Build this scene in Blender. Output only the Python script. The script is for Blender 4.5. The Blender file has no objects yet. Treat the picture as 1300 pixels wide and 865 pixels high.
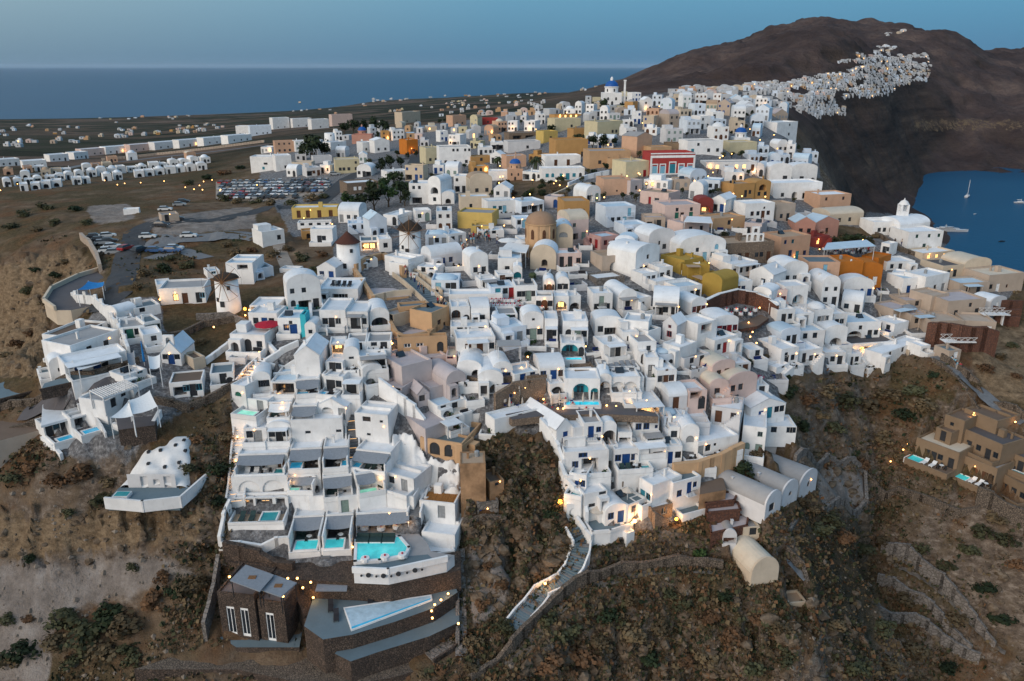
import bpy, bmesh, math, random
import numpy as np
from mathutils import Vector, Matrix
from math import pi, sin, cos, tan, radians as R, sqrt, atan2, exp, log
SC = bpy.context.scene
COL = SC.collection
rnd = random.Random(7)
# ------------------------------------------------------------------ camera
H, F, PITCH = 150.0, 1011.0, R(19.0)
cam_d = bpy.data.cameras.new('camera'); cam = bpy.data.objects.new('camera', cam_d); COL.objects.link(cam)
cam.location = (0, 0, H); cam.rotation_euler = (pi/2 - PITCH, 0, 0)
cam_d.sensor_width = 36; cam_d.lens = 36*F/1300; cam_d.clip_start = 1; cam_d.clip_end = 200000
SC.camera = cam
# ------------------------------------------------------------------ sky, sun, exposure
SUN_EL, SUN_AZ = R(2.6), R(222)            # azimuth measured from +Y clockwise: behind the camera, to the west
w = bpy.data.worlds.new('World'); SC.world = w; w.use_nodes = True
nt = w.node_tree; bg = nt.nodes['Background']
sky = nt.nodes.new('ShaderNodeTexSky'); sky.sky_type = 'NISHITA'; sky.sun_disc = False
sky.sun_elevation = SUN_EL; sky.sun_rotation = SUN_AZ; sky.altitude = 150; sky.air_density = 1.0; sky.dust_density = 0.4; sky.ozone_density = 4.0
# twilight gradient: blue grey in the east (the way the camera looks), brighter and warmer towards the sunset behind
_tc = nt.nodes.new('ShaderNodeTexCoord'); _sx = nt.nodes.new('ShaderNodeSeparateXYZ'); nt.links.new(_tc.outputs['Generated'], _sx.inputs[0])
def _ramp(src, stops):
    r = nt.nodes.new('ShaderNodeValToRGB'); e = r.color_ramp.elements
    while len(e) < len(stops): e.new(.5)
    for i, (p, c) in enumerate(stops): e[i].position = p; e[i].color = (*c, 1)
    nt.links.new(src, r.inputs[0]); return r.outputs[0]
_el = _ramp(_sx.outputs[2], [(0, (.092, .205, .325)), (.012, (.100, .218, .340)), (.075, (.165, .320, .440)), (.35, (.20, .35, .50)), (1, (.19, .37, .60))])
_dt = nt.nodes.new('ShaderNodeVectorMath'); _dt.operation = 'DOT_PRODUCT'; nt.links.new(_tc.outputs['Generated'], _dt.inputs[0]); _dt.inputs[1].default_value = (sin(R(235)), cos(R(235)), 0)
_mr = nt.nodes.new('ShaderNodeMapRange'); _mr.inputs[1].default_value = -1; _mr.inputs[2].default_value = 1; nt.links.new(_dt.outputs['Value'], _mr.inputs[0])
_az = _ramp(_mr.outputs[0], [(.03, (.62, .92, 1.06)), (.22, (.80, .97, 1.04)), (.48, (1.60, 1.20, 1.04)), (1, (3.6, 2.3, 1.6))])
_mu = nt.nodes.new('ShaderNodeMix'); _mu.data_type = 'RGBA'; _mu.blend_type = 'MULTIPLY'; _mu.inputs[0].default_value = 1; nt.links.new(_el, _mu.inputs[6]); nt.links.new(_az, _mu.inputs[7])
_ad = nt.nodes.new('ShaderNodeMix'); _ad.data_type = 'RGBA'; _ad.blend_type = 'ADD'; _ad.inputs[0].default_value = .02; nt.links.new(_mu.outputs[2], _ad.inputs[6]); nt.links.new(sky.outputs[0], _ad.inputs[7])
nt.links.new(_ad.outputs[2], bg.inputs[0]); bg.inputs[1].default_value = 0.92
sd = bpy.data.lights.new('sun', 'SUN'); sun = bpy.data.objects.new('sun', sd); COL.objects.link(sun)
sd.energy = 1.85; sd.angle = R(42); sd.color = (1.0, .84, .70)
_d = Vector((sin(SUN_AZ)*cos(R(24)), cos(SUN_AZ)*cos(R(24)), sin(R(24))))
sun.rotation_euler = (-_d).to_track_quat('-Z', 'Y').to_euler(); sun.location = (-80, -60, 260)
SC.view_settings.view_transform = 'Standard'; SC.view_settings.look = 'None'
SC.view_settings.exposure = 0.17; SC.view_settings.gamma = 1; SC.view_settings.use_curve_mapping = False
SC.cycles.max_bounces = 5; SC.cycles.diffuse_bounces = 3; SC.cycles.glossy_bounces = 2; SC.cycles.transmission_bounces = 3
SC.cycles.volume_bounces = 0; SC.cycles.use_denoising = True
# ------------------------------------------------------------------ projection helpers
CP, SP = cos(PITCH), sin(PITCH)
def vrow(py): return (432.5-py)/F
def pix_s(px, py): return ((px-650)/F)/(CP+vrow(py)*SP)
def pix_T(py):                             # tangent of the depression angle of an image row
    v = vrow(py); return (SP-v*CP)/(CP+v*SP)
def proj(x, y, z):
    d = y*CP-(z-H)*SP; u = x/d; v = (y*SP+(z-H)*CP)/d
    return 650+F*u, 432.5-F*v
def on_z(px, py, z):                       # where the sight line meets a level plane
    Y = (H-z)/pix_T(py); return Vector((Y*pix_s(px, py), Y, z))
def at_Y(px, py, Y): return Vector((Y*pix_s(px, py), Y, H-Y*pix_T(py)))
def mpp(p):                                # metres per photo pixel at a point
    return (p[1]*CP-(p[2]-H)*SP)/F
# ------------------------------------------------------------------ terrain
COLS = {
 -150:[(860,93),(700,112),(600,128),(500,170),(420,215),(340,240),(300,262),(250,335),(200,610),(165,1370),(151,2560)],
 0:[(860,88),(760,96),(700,102),(640,105),(580,111),(500,124),(478,168),(420,200),(345,212),(300,240),(260,290),(235,360),(200,600),(180,866),(165,1370),(150,2618)],
 130:[(860,86),(760,95),(710,99),(690,100),(640,104),(600,106.5),(575,107.5),(540,112),(490,117),(450,128),(400,146),(360,165),(330,185),(300,212),(270,255),(250,300),(235,345),(200,590),(180,866),(165,1370),(147,2800)],
 260:[(860,85),(760,94),(700,98.5),(640,102),(590,107),(540,113),(500,118.5),(450,130),(410,143),(380,153),(350,168),(320,188),(300,206),(270,248),(250,290),(230,345),(210,425),(195,520),(180,700),(165,1150),(143,3000)],
 380:[(860,84),(770,94),(735,98),(700,100.5),(650,103.5),(600,108.5),(550,113.5),(500,119),(450,127),(410,139),(350,166),(325,181),(300,205),(270,240),(245,280),(220,325),(200,395),(190,440),(180,510),(165,690),(155,1050),(148,1800),(136,3500)],
 480:[(860,84),(770,94),(735,98),(690,100.6),(650,103.5),(600,108.5),(550,114),(500,119.6),(450,127),(410,139),(350,166),(325,180),(290,209),(250,258),(220,301),(200,358),(180,440),(170,530),(155,850),(140,1900),(128,3900)],
 580:[(860,84),(780,92),(700,100),(640,105),(600,109),(560,113),(530,117),(500,121),(450,130),(410,141),(350,165),(320,182),(300,195),(270,222),(250,246),(220,290),(200,335),(180,400),(165,480),(155,600),(145,1000),(135,2000),(124,4000)],
 680:[(860,86),(800,91),(740,97),(700,100.5),(650,104),(600,109),(560,113),(530,117),(500,121.5),(450,131),(410,141),(350,165),(320,182),(290,200),(270,218),(250,238),(230,262),(200,310),(180,355),(160,430),(145,560),(135,800),(128,1500),(119,3300)],
 780:[(860,88),(760,96),(700,101),(650,105.5),(600,110),(550,115.5),(500,122),(450,132),(400,147),(350,166),(320,180),(290,197),(260,221),(230,250),(200,285),(180,312),(160,350),(140,400),(127,520),(119,900),(112,1600),(104,2050)],
 880:[(860,90),(800,95),(735,100),(700,103),(650,107),(600,112),(550,118),(500,124),(450,134),(400,149),(350,168),(320,182),(290,198),(260,221),(230,247),(200,275),(180,300),(160,338),(140,395),(125,480),(110,650),(100,1000),(78,1700),(62,2200)],
 980:[(860,90),(780,97),(735,101),(680,107),(640,112),(600,117),(560,122),(530,127),(480,137),(440,146),(400,157),(350,176),(320,192),(290,206),(270,222),(250,243),(225,272),(200,302),(180,330),(160,375),(140,450),(125,560),(112,700),(100,900),(75,1500),(50,1900),(31,2200)],
 1040:[(860,92),(800,98),(740,107),(690,116),(640,124),(600,129),(560,134),(520,139),(480,145),(440,153),(400,164),(350,184),(300,214),(270,236),(250,265),(215,330),(195,420),(170,560),(150,720),(120,900),(100,1000),(60,1500),(30,2000),(16,2300)],
 1100:[(860,109),(800,115),(740,123),(690,131),(640,137),(600,141),(560,145),(520,150),(490,154),(465,158),(430,167),(400,175),(350,193),(310,213),(295,224),(283,233),(265,640),(240,760),(200,870),(160,1000),(130,1050),(110,1080),(95,1110),(75,1200),(55,1400),(35,1900),(22,2250)],
 1180:[(860,113),(800,118),(740,124),(690,130),(640,134),(600,137),(560,140),(520,146),(480,152),(450,160),(420,170),(390,180),(360,193),(330,208),(310,222),(303,229),(226,1182),(200,1230),(170,1300),(140,1360),(110,1430),(90,1480),(70,1620),(45,1850)],
 1250:[(860,113),(740,123),(640,131),(600,134),(560,139),(520,146),(480,153),(440,163),(400,177),(370,190),(345,203),(226,1180),(180,1290),(150,1370),(120,1480),(90,1650),(70,2000),(63,2300)],
 1310:[(860,112),(800,118),(740,122),(690,126),(640,129),(600,132),(560,138),(520,145),(480,154),(440,164),(400,178),(370,192),(352,203),(226,1180),(150,1370),(100,1700),(58,2400)],
 1460:[(860,112),(740,122),(640,129),(560,138),(480,154),(400,178),(360,196),(226,1180),(150,1370),(100,1700),(56,2400)],
}
WPTS = [(-150,3600,-30),(0,3700,-30),(130,3900,-30),(260,4200,-30),(380,4800,-30),(480,5200,-30),(580,5200,-30),(680,5000,-20),(780,2700,30),(880,2900,90),(980,2900,120),(1040,2900,140),(1100,2900,130),
 (1180,2600,110),(1250,3000,100),(1310,3000,100),(1460,3000,100),(780,5000,-30),(880,5000,-30),(1040,5000,-30),(1250,5000,-30),(1460,5000,-30),
 (1100,300,80),(1100,420,55),(1180,300,40),(1180,400,-6),(1180,600,-12),(1190,860,-3),(1180,1040,-12),(1250,250,70),(1250,320,0),(1250,500,-14),(1250,800,-14),(1250,1080,-12),
 (1310,240,75),(1310,310,0),(1310,500,-14),(1310,800,-14),(1310,1080,-12),(1460,240,75),(1460,310,0),(1460,500,-14),(1460,1080,-12),(1145,900,14),(1145,760,30),(1140,640,26),(1140,480,22)]
_P = [(pix_s(a, b), log(c), H-c*pix_T(b)) for a, b, c in ((1150,30,2050),(1195,41,1900),(1211,52,1850),(1224,60,1850),(1238,66,2050),(1120,24,2200),(1000,28,2250),(940,47,2150),(905,52,2150))]
for px, rows in COLS.items():
    for py, Y in rows: _P.append((pix_s(px, py), log(Y), H-Y*pix_T(py)))
for px, Y, z in WPTS: _P.append((pix_s(px, 250), log(Y), z))
_P = np.array(_P); _K = 1.6                   # log-distance counts more than bearing
def _phi(r2): return np.where(r2 > 1e-12, r2*np.log(np.maximum(r2, 1e-12)), 0)
def _fit():
    # heights are fitted as depression tangents near and as metres far: fit tangent field (scale free)
    n = len(_P); X = np.stack([_P[:,0]*2.2, _P[:,1]*_K], 1)
    r2 = ((X[:,None]-X[None])**2).sum(2)
    A = np.zeros((n+3, n+3)); A[:n,:n] = _phi(r2)+np.eye(n)*2e-4
    A[:n,n] = 1; A[:n,n+1:] = X; A[n:,:n] = A[:n,n:].T
    b = np.zeros(n+3); b[:n] = _P[:,2]
    return X, np.linalg.solve(A, b)
_X, _W = _fit()
def base_z(s, t):
    s = np.asarray(s, float).ravel(); t = np.asarray(t, float).ravel(); out = np.empty(len(s)); n = len(_X)
    for i in range(0, len(s), 20000):
        q = np.stack([s[i:i+20000]*2.2, t[i:i+20000]*_K], 1)
        r2 = ((q**2).sum(1)[:,None]+(_X**2).sum(1)[None]-2*q@_X.T)
        out[i:i+20000] = _phi(np.maximum(r2, 0))@_W[:n]+_W[n]+q@_W[n+1:]
    return out
def _hash(ix, iy, seed):
    h = (ix*374761393+iy*668265263+seed*974634777) & 0xffffffff
    h = ((h ^ (h >> 13))*1274126177) & 0xffffffff
    return ((h ^ (h >> 16)) & 0xffff)/65535.0
def vnoise(x, y, seed=0):
    ix = np.floor(x).astype(np.int64); iy = np.floor(y).astype(np.int64); fx = x-ix; fy = y-iy
    fx = fx*fx*(3-2*fx); fy = fy*fy*(3-2*fy)
    a = _hash(ix, iy, seed); b = _hash(ix+1, iy, seed); c = _hash(ix, iy+1, seed); d = _hash(ix+1, iy+1, seed)
    return a+(b-a)*fx+(c-a)*fy+(a-b-c+d)*fx*fy-.5
def fbm(x, y, sc, oct=4, seed=0):
    v = 0; a = 1.0
    for o in range(oct):
        v = v+a*vnoise(x/sc, y/sc, seed+o); sc *= .5; a *= .52
    return v
def in_poly(px, py, poly):
    c = np.zeros(np.shape(px), bool); n = len(poly)
    for i in range(n):
        x1, y1 = poly[i]; x2, y2 = poly[i-1]
        k = ((y1 > py) != (y2 > py)) & (px < (x2-x1)*(py-y1)/((y2-y1) or 1e-9)+x1); c ^= k
    return c
VILLAGE = [(288,700),(300,560),(290,470),(330,430),(390,370),(370,300),(330,225),(330,195),(480,165),(620,150),(760,130),(880,112),(985,105),(1003,122),(1000,150),(1010,175),(1014,196),(1050,203),(1056,214),(1036,226),(1042,250),(1080,268),(1110,270),(1165,275),(1230,318),(1290,335),(1290,365),(1230,440),(1165,450),(1050,470),(985,480),(1000,560),(940,590),(890,650),(770,690),(712,600),(690,545),(628,545),(600,590),(585,600),(582,720),(380,735)]
LEFTV = [(50,490),(130,375),(200,370),(310,330),(400,330),(400,420),(300,440),(290,490),(250,500),(200,545),(160,590),(80,580)]
FARV = [(985,104),(1040,128),(1130,120),(1170,108),(1180,82),(1140,58),(1050,80)]
def _height0(x, y):                            # ground height, vectorised
    x = np.asarray(x, float); y = np.asarray(y, float); s = x/y
    z = base_z(s, np.log(y)).reshape(x.shape)
    px, py = proj(x, y, z)
    near = np.clip((330-y)/120, 0, 1)
    vil = (in_poly(px, py, VILLAGE)|in_poly(px, py, LEFTV)) & (y < 700)
    amp = np.where(vil, .12, 1.0)
    cliff = in_poly(px, py, [(585,560),(700,550),(735,660),(725,700),(640,770),(590,700)])|in_poly(px, py, [(-40,330),(110,320),(62,385),(62,475),(-40,480)])|in_poly(px, py, [(-40,650),(285,640),(285,690),(-40,725)])|in_poly(px, py, [(660,760),(1100,740),(1100,870),(660,870)])
    a = near*amp*(fbm(x, y, 22, 5, 3)*2.6+np.abs(fbm(x, y, 9, 4, 9))*1.6+np.where(cliff, 1.9-np.abs(fbm(x*1.4, y, 6, 5, 41))*7.0, 0))
    f = np.clip((y-420)/500, 0, 1)*np.clip((z+3)/25, 0, 1)
    hill = np.clip((s-.08)/.15, 0, 1)*np.where(in_poly(px, py, FARV), .35, 1)
    a = a+f*hill*(fbm(x, y, 260, 7, 21)*34-np.abs(fbm(x, y, 120, 6, 33))*30-np.abs(fbm(x, y, 45, 4, 63))*np.where(in_poly(px, py, FARV), 2, 12))+f*(1-hill)*fbm(x, y, 90, 3, 5)*2.5
    return z+a
_GS = np.concatenate([np.linspace(-1.7, -.78, 30), np.linspace(-.77, .77, 440), np.linspace(.78, 1.7, 30)]); _GT = np.linspace(log(50), log(5200), 620)
_SS, _TT = np.meshgrid(_GS, _GT); _GY = np.exp(_TT); _GX2 = _SS*_GY; _GZ = _height0(_GX2, _GY)
def height(x, y):                              # bilinear look-up in the terrain grid
    x = np.asarray(x, float); y = np.maximum(np.asarray(y, float), 50.01); s = np.clip(x/y, -1.699, 1.699); t = np.clip(np.log(y), _GT[0]+1e-6, _GT[-1]-1e-6)
    i = np.clip(np.searchsorted(_GS, s)-1, 0, len(_GS)-2); j = np.clip(((t-_GT[0])/(_GT[1]-_GT[0])).astype(int), 0, len(_GT)-2)
    a = (s-_GS[i])/(_GS[i+1]-_GS[i]); b = (t-_GT[j])/(_GT[1]-_GT[0])
    return (_GZ[j,i]*(1-a)+_GZ[j,i+1]*a)*(1-b)+(_GZ[j+1,i]*(1-a)+_GZ[j+1,i+1]*a)*b
SHAPED = []
def shape_ground(L):                           # level the ground for the houses: banks in front, cuts behind
    def window(a, b, D, ter):
        m = (a+b)/2; W = (b-a).length; R_ = W/2+max(D, ter)+9; y0, y1 = max(51, m.y-R_), m.y+R_; j0, j1 = np.searchsorted(_GT, [log(y0), log(y1)]); i0, i1 = np.searchsorted(_GS, [(m.x-R_)/m.y, (m.x+R_)/m.y]); d = (b-a)/W
        X, Y = _GX2[j0:j1, i0:i1]-m.x, _GY[j0:j1, i0:i1]-m.y; return slice(j0, j1), slice(i0, i1), X*d.x+Y*d.y, -X*d.y+Y*d.x, W, m
    for a, b, h, D, ter in L:
        if a.y > 340: continue
        J, I, lx, ly, W, m = window(a, b, D, ter); t = m.z-.7-1.25*np.maximum(0, -ly-ter)-1.25*np.maximum(0, np.abs(lx)-W/2); Z = _GZ[J, I]; _GZ[J, I] = np.where((ly < D*.7) & (t > Z), t, Z)
    SHAPED.extend(L)
    for a, b, h, D, ter in SHAPED:              # the cuts of every house stay clear of later banks
        if a.y > 340: continue
        J, I, lx, ly, W, m = window(a, b, D, ter); Z = _GZ[J, I]; k = np.abs(lx) < W/2+.35
        Z = np.where(k & (ly > -.1) & (ly < D+.4), np.minimum(Z, m.z+h-1.0), Z); _GZ[J, I] = np.where(k & (ly <= -.1) & (ly > -max(ter, 1.0)-.2), np.minimum(Z, m.z-.22), Z)
def level_path(P, w_):                         # smooth a bench for a path or stair into the slope
    n = max(30, int(sum((b-a).length for a, b in zip(P, P[1:]))/.6)); Q = []
    for a, b in zip(P, P[1:]):
        m = max(1, int((b-a).length/.6)); Q += [a.lerp(b, i/m) for i in range(m)]
    Q.append(P[-1]); z = height(np.array([q.x for q in Q]), np.array([q.y for q in Q])); k = 9; zp = np.concatenate([np.full(k, z[0]), z, np.full(k, z[-1])]); z = np.convolve(zp, np.ones(2*k+1)/(2*k+1), 'valid')
    A = np.array([(q.x, q.y) for q in Q]); R_ = w_*1.6; j0, j1 = np.searchsorted(_GT, [log(max(51, A[:,1].min()-R_)), log(A[:,1].max()+R_)]); sx = A[:,0]/A[:,1]; i0, i1 = np.searchsorted(_GS, [sx.min()-R_/A[:,1].min(), sx.max()+R_/A[:,1].min()])
    X, Y = _GX2[j0:j1, i0:i1], _GY[j0:j1, i0:i1]; best = np.full(X.shape, 1e9); bz = np.zeros(X.shape)
    for (x, y), zz in zip(A, z): d = (X-x)**2+(Y-y)**2; m = d < best; best = np.where(m, d, best); bz = np.where(m, zz, bz)
    d = np.sqrt(best); f = np.clip((R_-d)/(R_-w_*.75), 0, 1); f = f*f*(3-2*f); _GZ[j0:j1, i0:i1] = _GZ[j0:j1, i0:i1]*(1-f)+bz*f
    for q, zz in zip(Q, z): q.z = float(zz)
    return Q
def ground(x, y): return float(height(np.array([x]), np.array([y]))[0])
def pix_ground_many(pts):                      # sight lines marched down to the ground
    pts = np.array(pts, float); px, py = pts[:,0], pts[:,1]
    s = pix_s(px, py); T = np.array([pix_T(v) for v in py])
    Ys = np.exp(np.linspace(log(62), log(3600), 420)); n = len(px)
    YY = np.repeat(Ys[None], n, 0); XX = s[:,None]*YY
    g = height(XX, YY)-(H-YY*T[:,None])
    hit = np.argmax(g > 0, 1); hit = np.where((g > 0).any(1), hit, len(Ys)-1); hit = np.maximum(hit, 1); i = np.arange(n)
    a, b = g[i,hit-1], g[i,hit]; k = np.clip(-a/(b-a+1e-9), 0, 1); Y = Ys[hit-1]*(1-k)+Ys[hit]*k
    return [Vector((s[j]*Y[j], Y[j], H-Y[j]*T[j])) for j in range(n)]
def pg(px, py): return pix_ground_many([(px, py)])[0]
# ------------------------------------------------------------------ materials
MATS = {}
def srgb(*c): return tuple(((v/255)/12.92 if v/255 <= .04045 else ((v/255+.055)/1.055)**2.4) for v in c)
class NB:                                      # a little node builder
    def __init__(s, name):
        s.m = bpy.data.materials.new(name); s.m.use_nodes = True; s.t = s.m.node_tree; s.p = s.t.nodes['Principled BSDF']; s.co = s.n('ShaderNodeTexCoord')
        MATS[name] = s.m
    def n(s, k, **kw):
        o = s.t.nodes.new(k)
        for a, v in kw.items(): setattr(o, a, v)
        return o
    def l(s, a, b): s.t.links.new(a, b)
    def noise(s, sc, det=4, rough=.6, vec=None, stretch=None):
        o = s.n('ShaderNodeTexNoise'); o.inputs['Scale'].default_value = sc; o.inputs['Detail'].default_value = det; o.inputs['Roughness'].default_value = rough
        v = vec or s.pos()
        if stretch:
            mp = s.n('ShaderNodeMapping'); mp.inputs['Scale'].default_value = stretch; s.l(v, mp.inputs[0]); v = mp.outputs[0]
        s.l(v, o.inputs['Vector']); return o.outputs['Fac']
    def pos(s):
        if not hasattr(s, '_g'): s._g = s.n('ShaderNodeNewGeometry')
        return s._g.outputs['Position']
    def nz(s):
        s.pos(); x = s.n('ShaderNodeSeparateXYZ'); s.l(s._g.outputs['Normal'], x.inputs[0]); return x.outputs[2]
    def attr(s, name, out='Fac'):
        a = s.n('ShaderNodeAttribute'); a.attribute_name = name; return a.outputs[out]
    def ramp(s, f, stops, interp='LINEAR'):
        r = s.n('ShaderNodeValToRGB'); r.color_ramp.interpolation = interp
        e = r.color_ramp.elements
        while len(e) < len(stops): e.new(.5)
        for i, (p, c) in enumerate(stops):
            e[i].position = p; e[i].color = (*(c if hasattr(c, '__len__') else (c, c, c)), 1)
        s.l(f, r.inputs[0]); return r.outputs[0]
    def mix(s, f, a, b, mode='MIX'):
        m = s.n('ShaderNodeMix', data_type='RGBA', blend_type=mode)
        for i, v in ((0, f), (6, a), (7, b)):
            if hasattr(v, 'is_linked'): s.l(v, m.inputs[i])
            elif i == 0: m.inputs[0].default_value = v
            else: m.inputs[i].default_value = (*v, 1)
        return m.outputs[2]
    def math(s, op, a, b=0):
        m = s.n('ShaderNodeMath', operation=op)
        for i, v in enumerate((a, b)):
            if hasattr(v, 'is_linked'): s.l(v, m.inputs[i])
            else: m.inputs[i].default_value = v
        m.use_clamp = False; return m.outputs[0]
    def col(s, c, rough=.9, spec=.2):
        if hasattr(c, 'is_linked'): s.l(c, s.p.inputs['Base Color'])
        else: s.p.inputs['Base Color'].default_value = (*c, 1)
        if hasattr(rough, 'is_linked'): s.l(rough, s.p.inputs['Roughness'])
        else: s.p.inputs['Roughness'].default_value = rough
        s.p.inputs['Specular IOR Level'].default_value = spec
    def bump(s, h, strength=.4, dist=.1):
        b = s.n('ShaderNodeBump'); b.inputs['Strength'].default_value = strength; b.inputs['Distance'].default_value = dist
        s.l(h, b.inputs['Height']); s.l(b.outputs[0], s.p.inputs['Normal'])
def plaster(name, c, var=.10, dirt=.25, rough=.85, grime=(.30, .26, .22)):
    b = NB(name); obj = b.co.outputs['Object']
    n1 = b.noise(.55, 3, .6); n2 = b.noise(6, 4, .65)
    lo = tuple(v*(1-var) for v in c); hi = tuple(min(v*(1+var*.5), .88) for v in c)
    k = b.ramp(n1, [(.3, lo), (.7, hi)])
    st = b.noise(1.4, 5, .7, stretch=(1, 1, .25))       # rain streaks run down the walls
    d = b.ramp(st, [(.56, 0), (.80, dirt)])
    k = b.mix(d, k, tuple(x*y*1.6+.02 for x, y in zip(c, grime)))
    oi = b.n('ShaderNodeObjectInfo')                    # every wall was painted at another time
    k2 = b.n('ShaderNodeHueSaturation'); b.l(k, k2.inputs['Color'])
    b.l(b.math('ADD', b.math('MULTIPLY', oi.outputs['Random'], .16), .89), k2.inputs['Value'])
    b.col(k2.outputs[0], rough); b.bump(n2, .25, .05); bv = b.n('ShaderNodeBevel'); bv.samples = 3; bv.inputs['Radius'].default_value = .16; bp = [q for q in b.t.nodes if q.type == 'BUMP'][0]; b.l(bv.outputs[0], bp.inputs['Normal']); return b.m
def plain(name, c, rough=.8, var=.15, sc=3, spec=.2, bump=.2, metal=0):
    b = NB(name); n = b.noise(sc, 4, .6)
    b.col(b.ramp(n, [(.3, tuple(v*(1-var) for v in c)), (.7, tuple(v*(1+var) for v in c))]), rough, spec)
    b.p.inputs['Metallic'].default_value = metal
    if bump: b.bump(n, bump, .05)
    return b.m
def glow(name, c, s):
    b = NB(name); b.col(c, .5); b.p.inputs['Emission Color'].default_value = (*c, 1)
    n = b.noise(2.5, 2); b.l(b.ramp(n, [(.3, tuple(v*.75 for v in c)), (.7, c)]), b.p.inputs['Emission Color'])
    b.p.inputs['Emission Strength'].default_value = s; return b.m
def masonry(name, c1, c2, mortar, sc=1.6, rough=.95):
    b = NB(name); v = b.n('ShaderNodeTexVoronoi'); v.inputs['Scale'].default_value = sc; v.feature = 'F1'; b.l(b.pos(), v.inputs['Vector'])
    e = b.n('ShaderNodeTexVoronoi'); e.inputs['Scale'].default_value = sc; e.feature = 'DISTANCE_TO_EDGE'; b.l(b.pos(), e.inputs['Vector'])
    sx = b.n('ShaderNodeSeparateColor'); b.l(v.outputs['Color'], sx.inputs[0])
    n = b.noise(.5, 3); c = b.mix(sx.outputs[0], c1, c2); c = b.mix(b.ramp(n, [(.3, 0), (.7, .5)]), c, tuple(.6*q for q in c1))
    c = b.mix(b.ramp(e.outputs['Distance'], [(.02, 1), (.09, 0)]), c, mortar)
    b.col(c, rough, .1); b.bump(b.ramp(e.outputs['Distance'], [(0, 0), (.15, 1)]), .7, .12); return b.m
WHITE = plaster('white_plaster', (.80, .79, .785), .12, .42)
PLASTERS = {'white': WHITE, 'bluewhite': plaster('bluish_white_plaster', (.66, .72, .80)), 'cream': plaster('cream_plaster', (.58, .48, .37)), 'greywhite': plaster('grey_white_plaster', (.62, .61, .62)),
 'beige': plaster('beige_plaster', (.46, .37, .30)), 'mauve': plaster('mauve_grey_plaster', (.53, .46, .45)), 'tan': plaster('tan_plaster', (.52, .33, .19), dirt=.4), 'ochre': plaster('ochre_plaster', (.46, .26, .10)),
 'yellow': plaster('yellow_plaster', (.56, .40, .13)), 'mustard': plaster('mustard_plaster', (.40, .265, .06)), 'paleyellow': plaster('pale_yellow_plaster', (.58, .51, .34)), 'orange': plaster('orange_plaster', (.50, .165, .025)),
 'peach': plaster('peach_plaster', (.56, .35, .24)), 'salmon': plaster('salmon_plaster', (.50, .26, .20)), 'pink': plaster('dusty_pink_plaster', (.45, .28, .26)), 'palepink': plaster('pale_pink_plaster', (.66, .50, .45)),
 'red': plaster('red_plaster', (.36, .05, .045)), 'darkred': plaster('dark_red_plaster', (.22, .045, .04)), 'brown': plaster('brown_plaster', (.235, .165, .108)), 'turquoise': plaster('turquoise_paint', (.05, .42, .50)),
 'stone': masonry('fieldstone_masonry', (.30, .22, .16), (.20, .15, .115), (.14, .11, .09), 2.6), 'darkstone': masonry('dark_lava_masonry', (.085, .065, .055), (.16, .115, .09), (.04, .034, .03), 3.2),
 'tanstone': plaster('raw_tan_rock', (.36, .215, .12), .45, .5), 'redstone': masonry('red_lava_masonry', (.19, .090, .062), (.125, .062, .046), (.085, .052, .044), 2.6), 'greystone': masonry('grey_masonry', (.26, .23, .21), (.19, .165, .15), (.13, .115, .10), 1.5),
 'drystone': masonry('dry_stone', (.23, .18, .14), (.14, .11, .09), (.05, .042, .035), 3.0)}
ROOFS = {'white': plaster('white_roof', (.74, .76, .79), dirt=.35), 'grey': plaster('grey_roof', (.34, .33, .33)), 'tan': plaster('tan_roof', (.42, .30, .21)), 'dark': plaster('dark_roof', (.12, .11, .115)), 'blue': plaster('pale_blue_roof', (.50, .62, .72)), 'bluegrey': plaster('blue_grey_paving', (.14, .19, .22)), 'mauve': plaster('mauve_roof', (.45, .40, .41)), 'earth': plaster('earth_roof', (.17, .12, .09)), 'cream': plaster('cream_roof', (.60, .52, .42))}
PAINT = {'blue': plain('deep_blue_paint', (.012, .055, .20), .55), 'dark': plain('dark_shutter_paint', (.035, .037, .042), .6), 'brown': plain('brown_wood', (.10, .045, .025), .7), 'red': plain('red_paint', (.26, .02, .025), .6), 'green': plain('green_paint', (.03, .14, .10), .6), 'teal': plain('teal_paint', (.03, .20, .27), .55),
 'grey': plain('grey_paint', (.26, .27, .28), .7), 'white': plain('white_paint', (.78, .78, .78), .6), 'lightblue': plain('light_blue_paint', (.20, .42, .55), .6), 'sage': plain('sage_green_paint', (.20, .27, .24), .6)}
GLASS = plain('window_glass', (.018, .024, .032), .12, .3, .7, .6, 0)
LIT = glow('lit_window_glass', (1.0, .55, .20), 2.2)
BULB = glow('warm_bulb', (1.0, .50, .15), 7)
STEPL = glow('step_light', (1.0, .55, .22), 1.3)
FLAME = glow('amber_light', (1.0, .38, .05), 4)
POOLW = None
def water(name, c, e=0, ec=None):
    b = NB(name); n = b.noise(1.2, 3); b.col(b.ramp(n, [(.3, tuple(v*.85 for v in c)), (.7, tuple(v*1.15 for v in c))]), .08, .5)
    if e:
        q = ec or c; b.l(b.ramp(b.noise(.35, 3, .6), [(.32, tuple(v*.45 for v in q)), (.68, tuple(min(v*1.35, 1) for v in q))]), b.p.inputs['Emission Color']); b.p.inputs['Emission Strength'].default_value = e
    w_ = b.n('ShaderNodeTexVoronoi'); w_.inputs['Scale'].default_value = 2.2; w_.feature = 'SMOOTH_F1'; b.l(b.pos(), w_.inputs['Vector']); b.bump(b.math('ADD', b.noise(4, 3), w_.outputs['Distance']), .35, .06); return b.m
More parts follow.
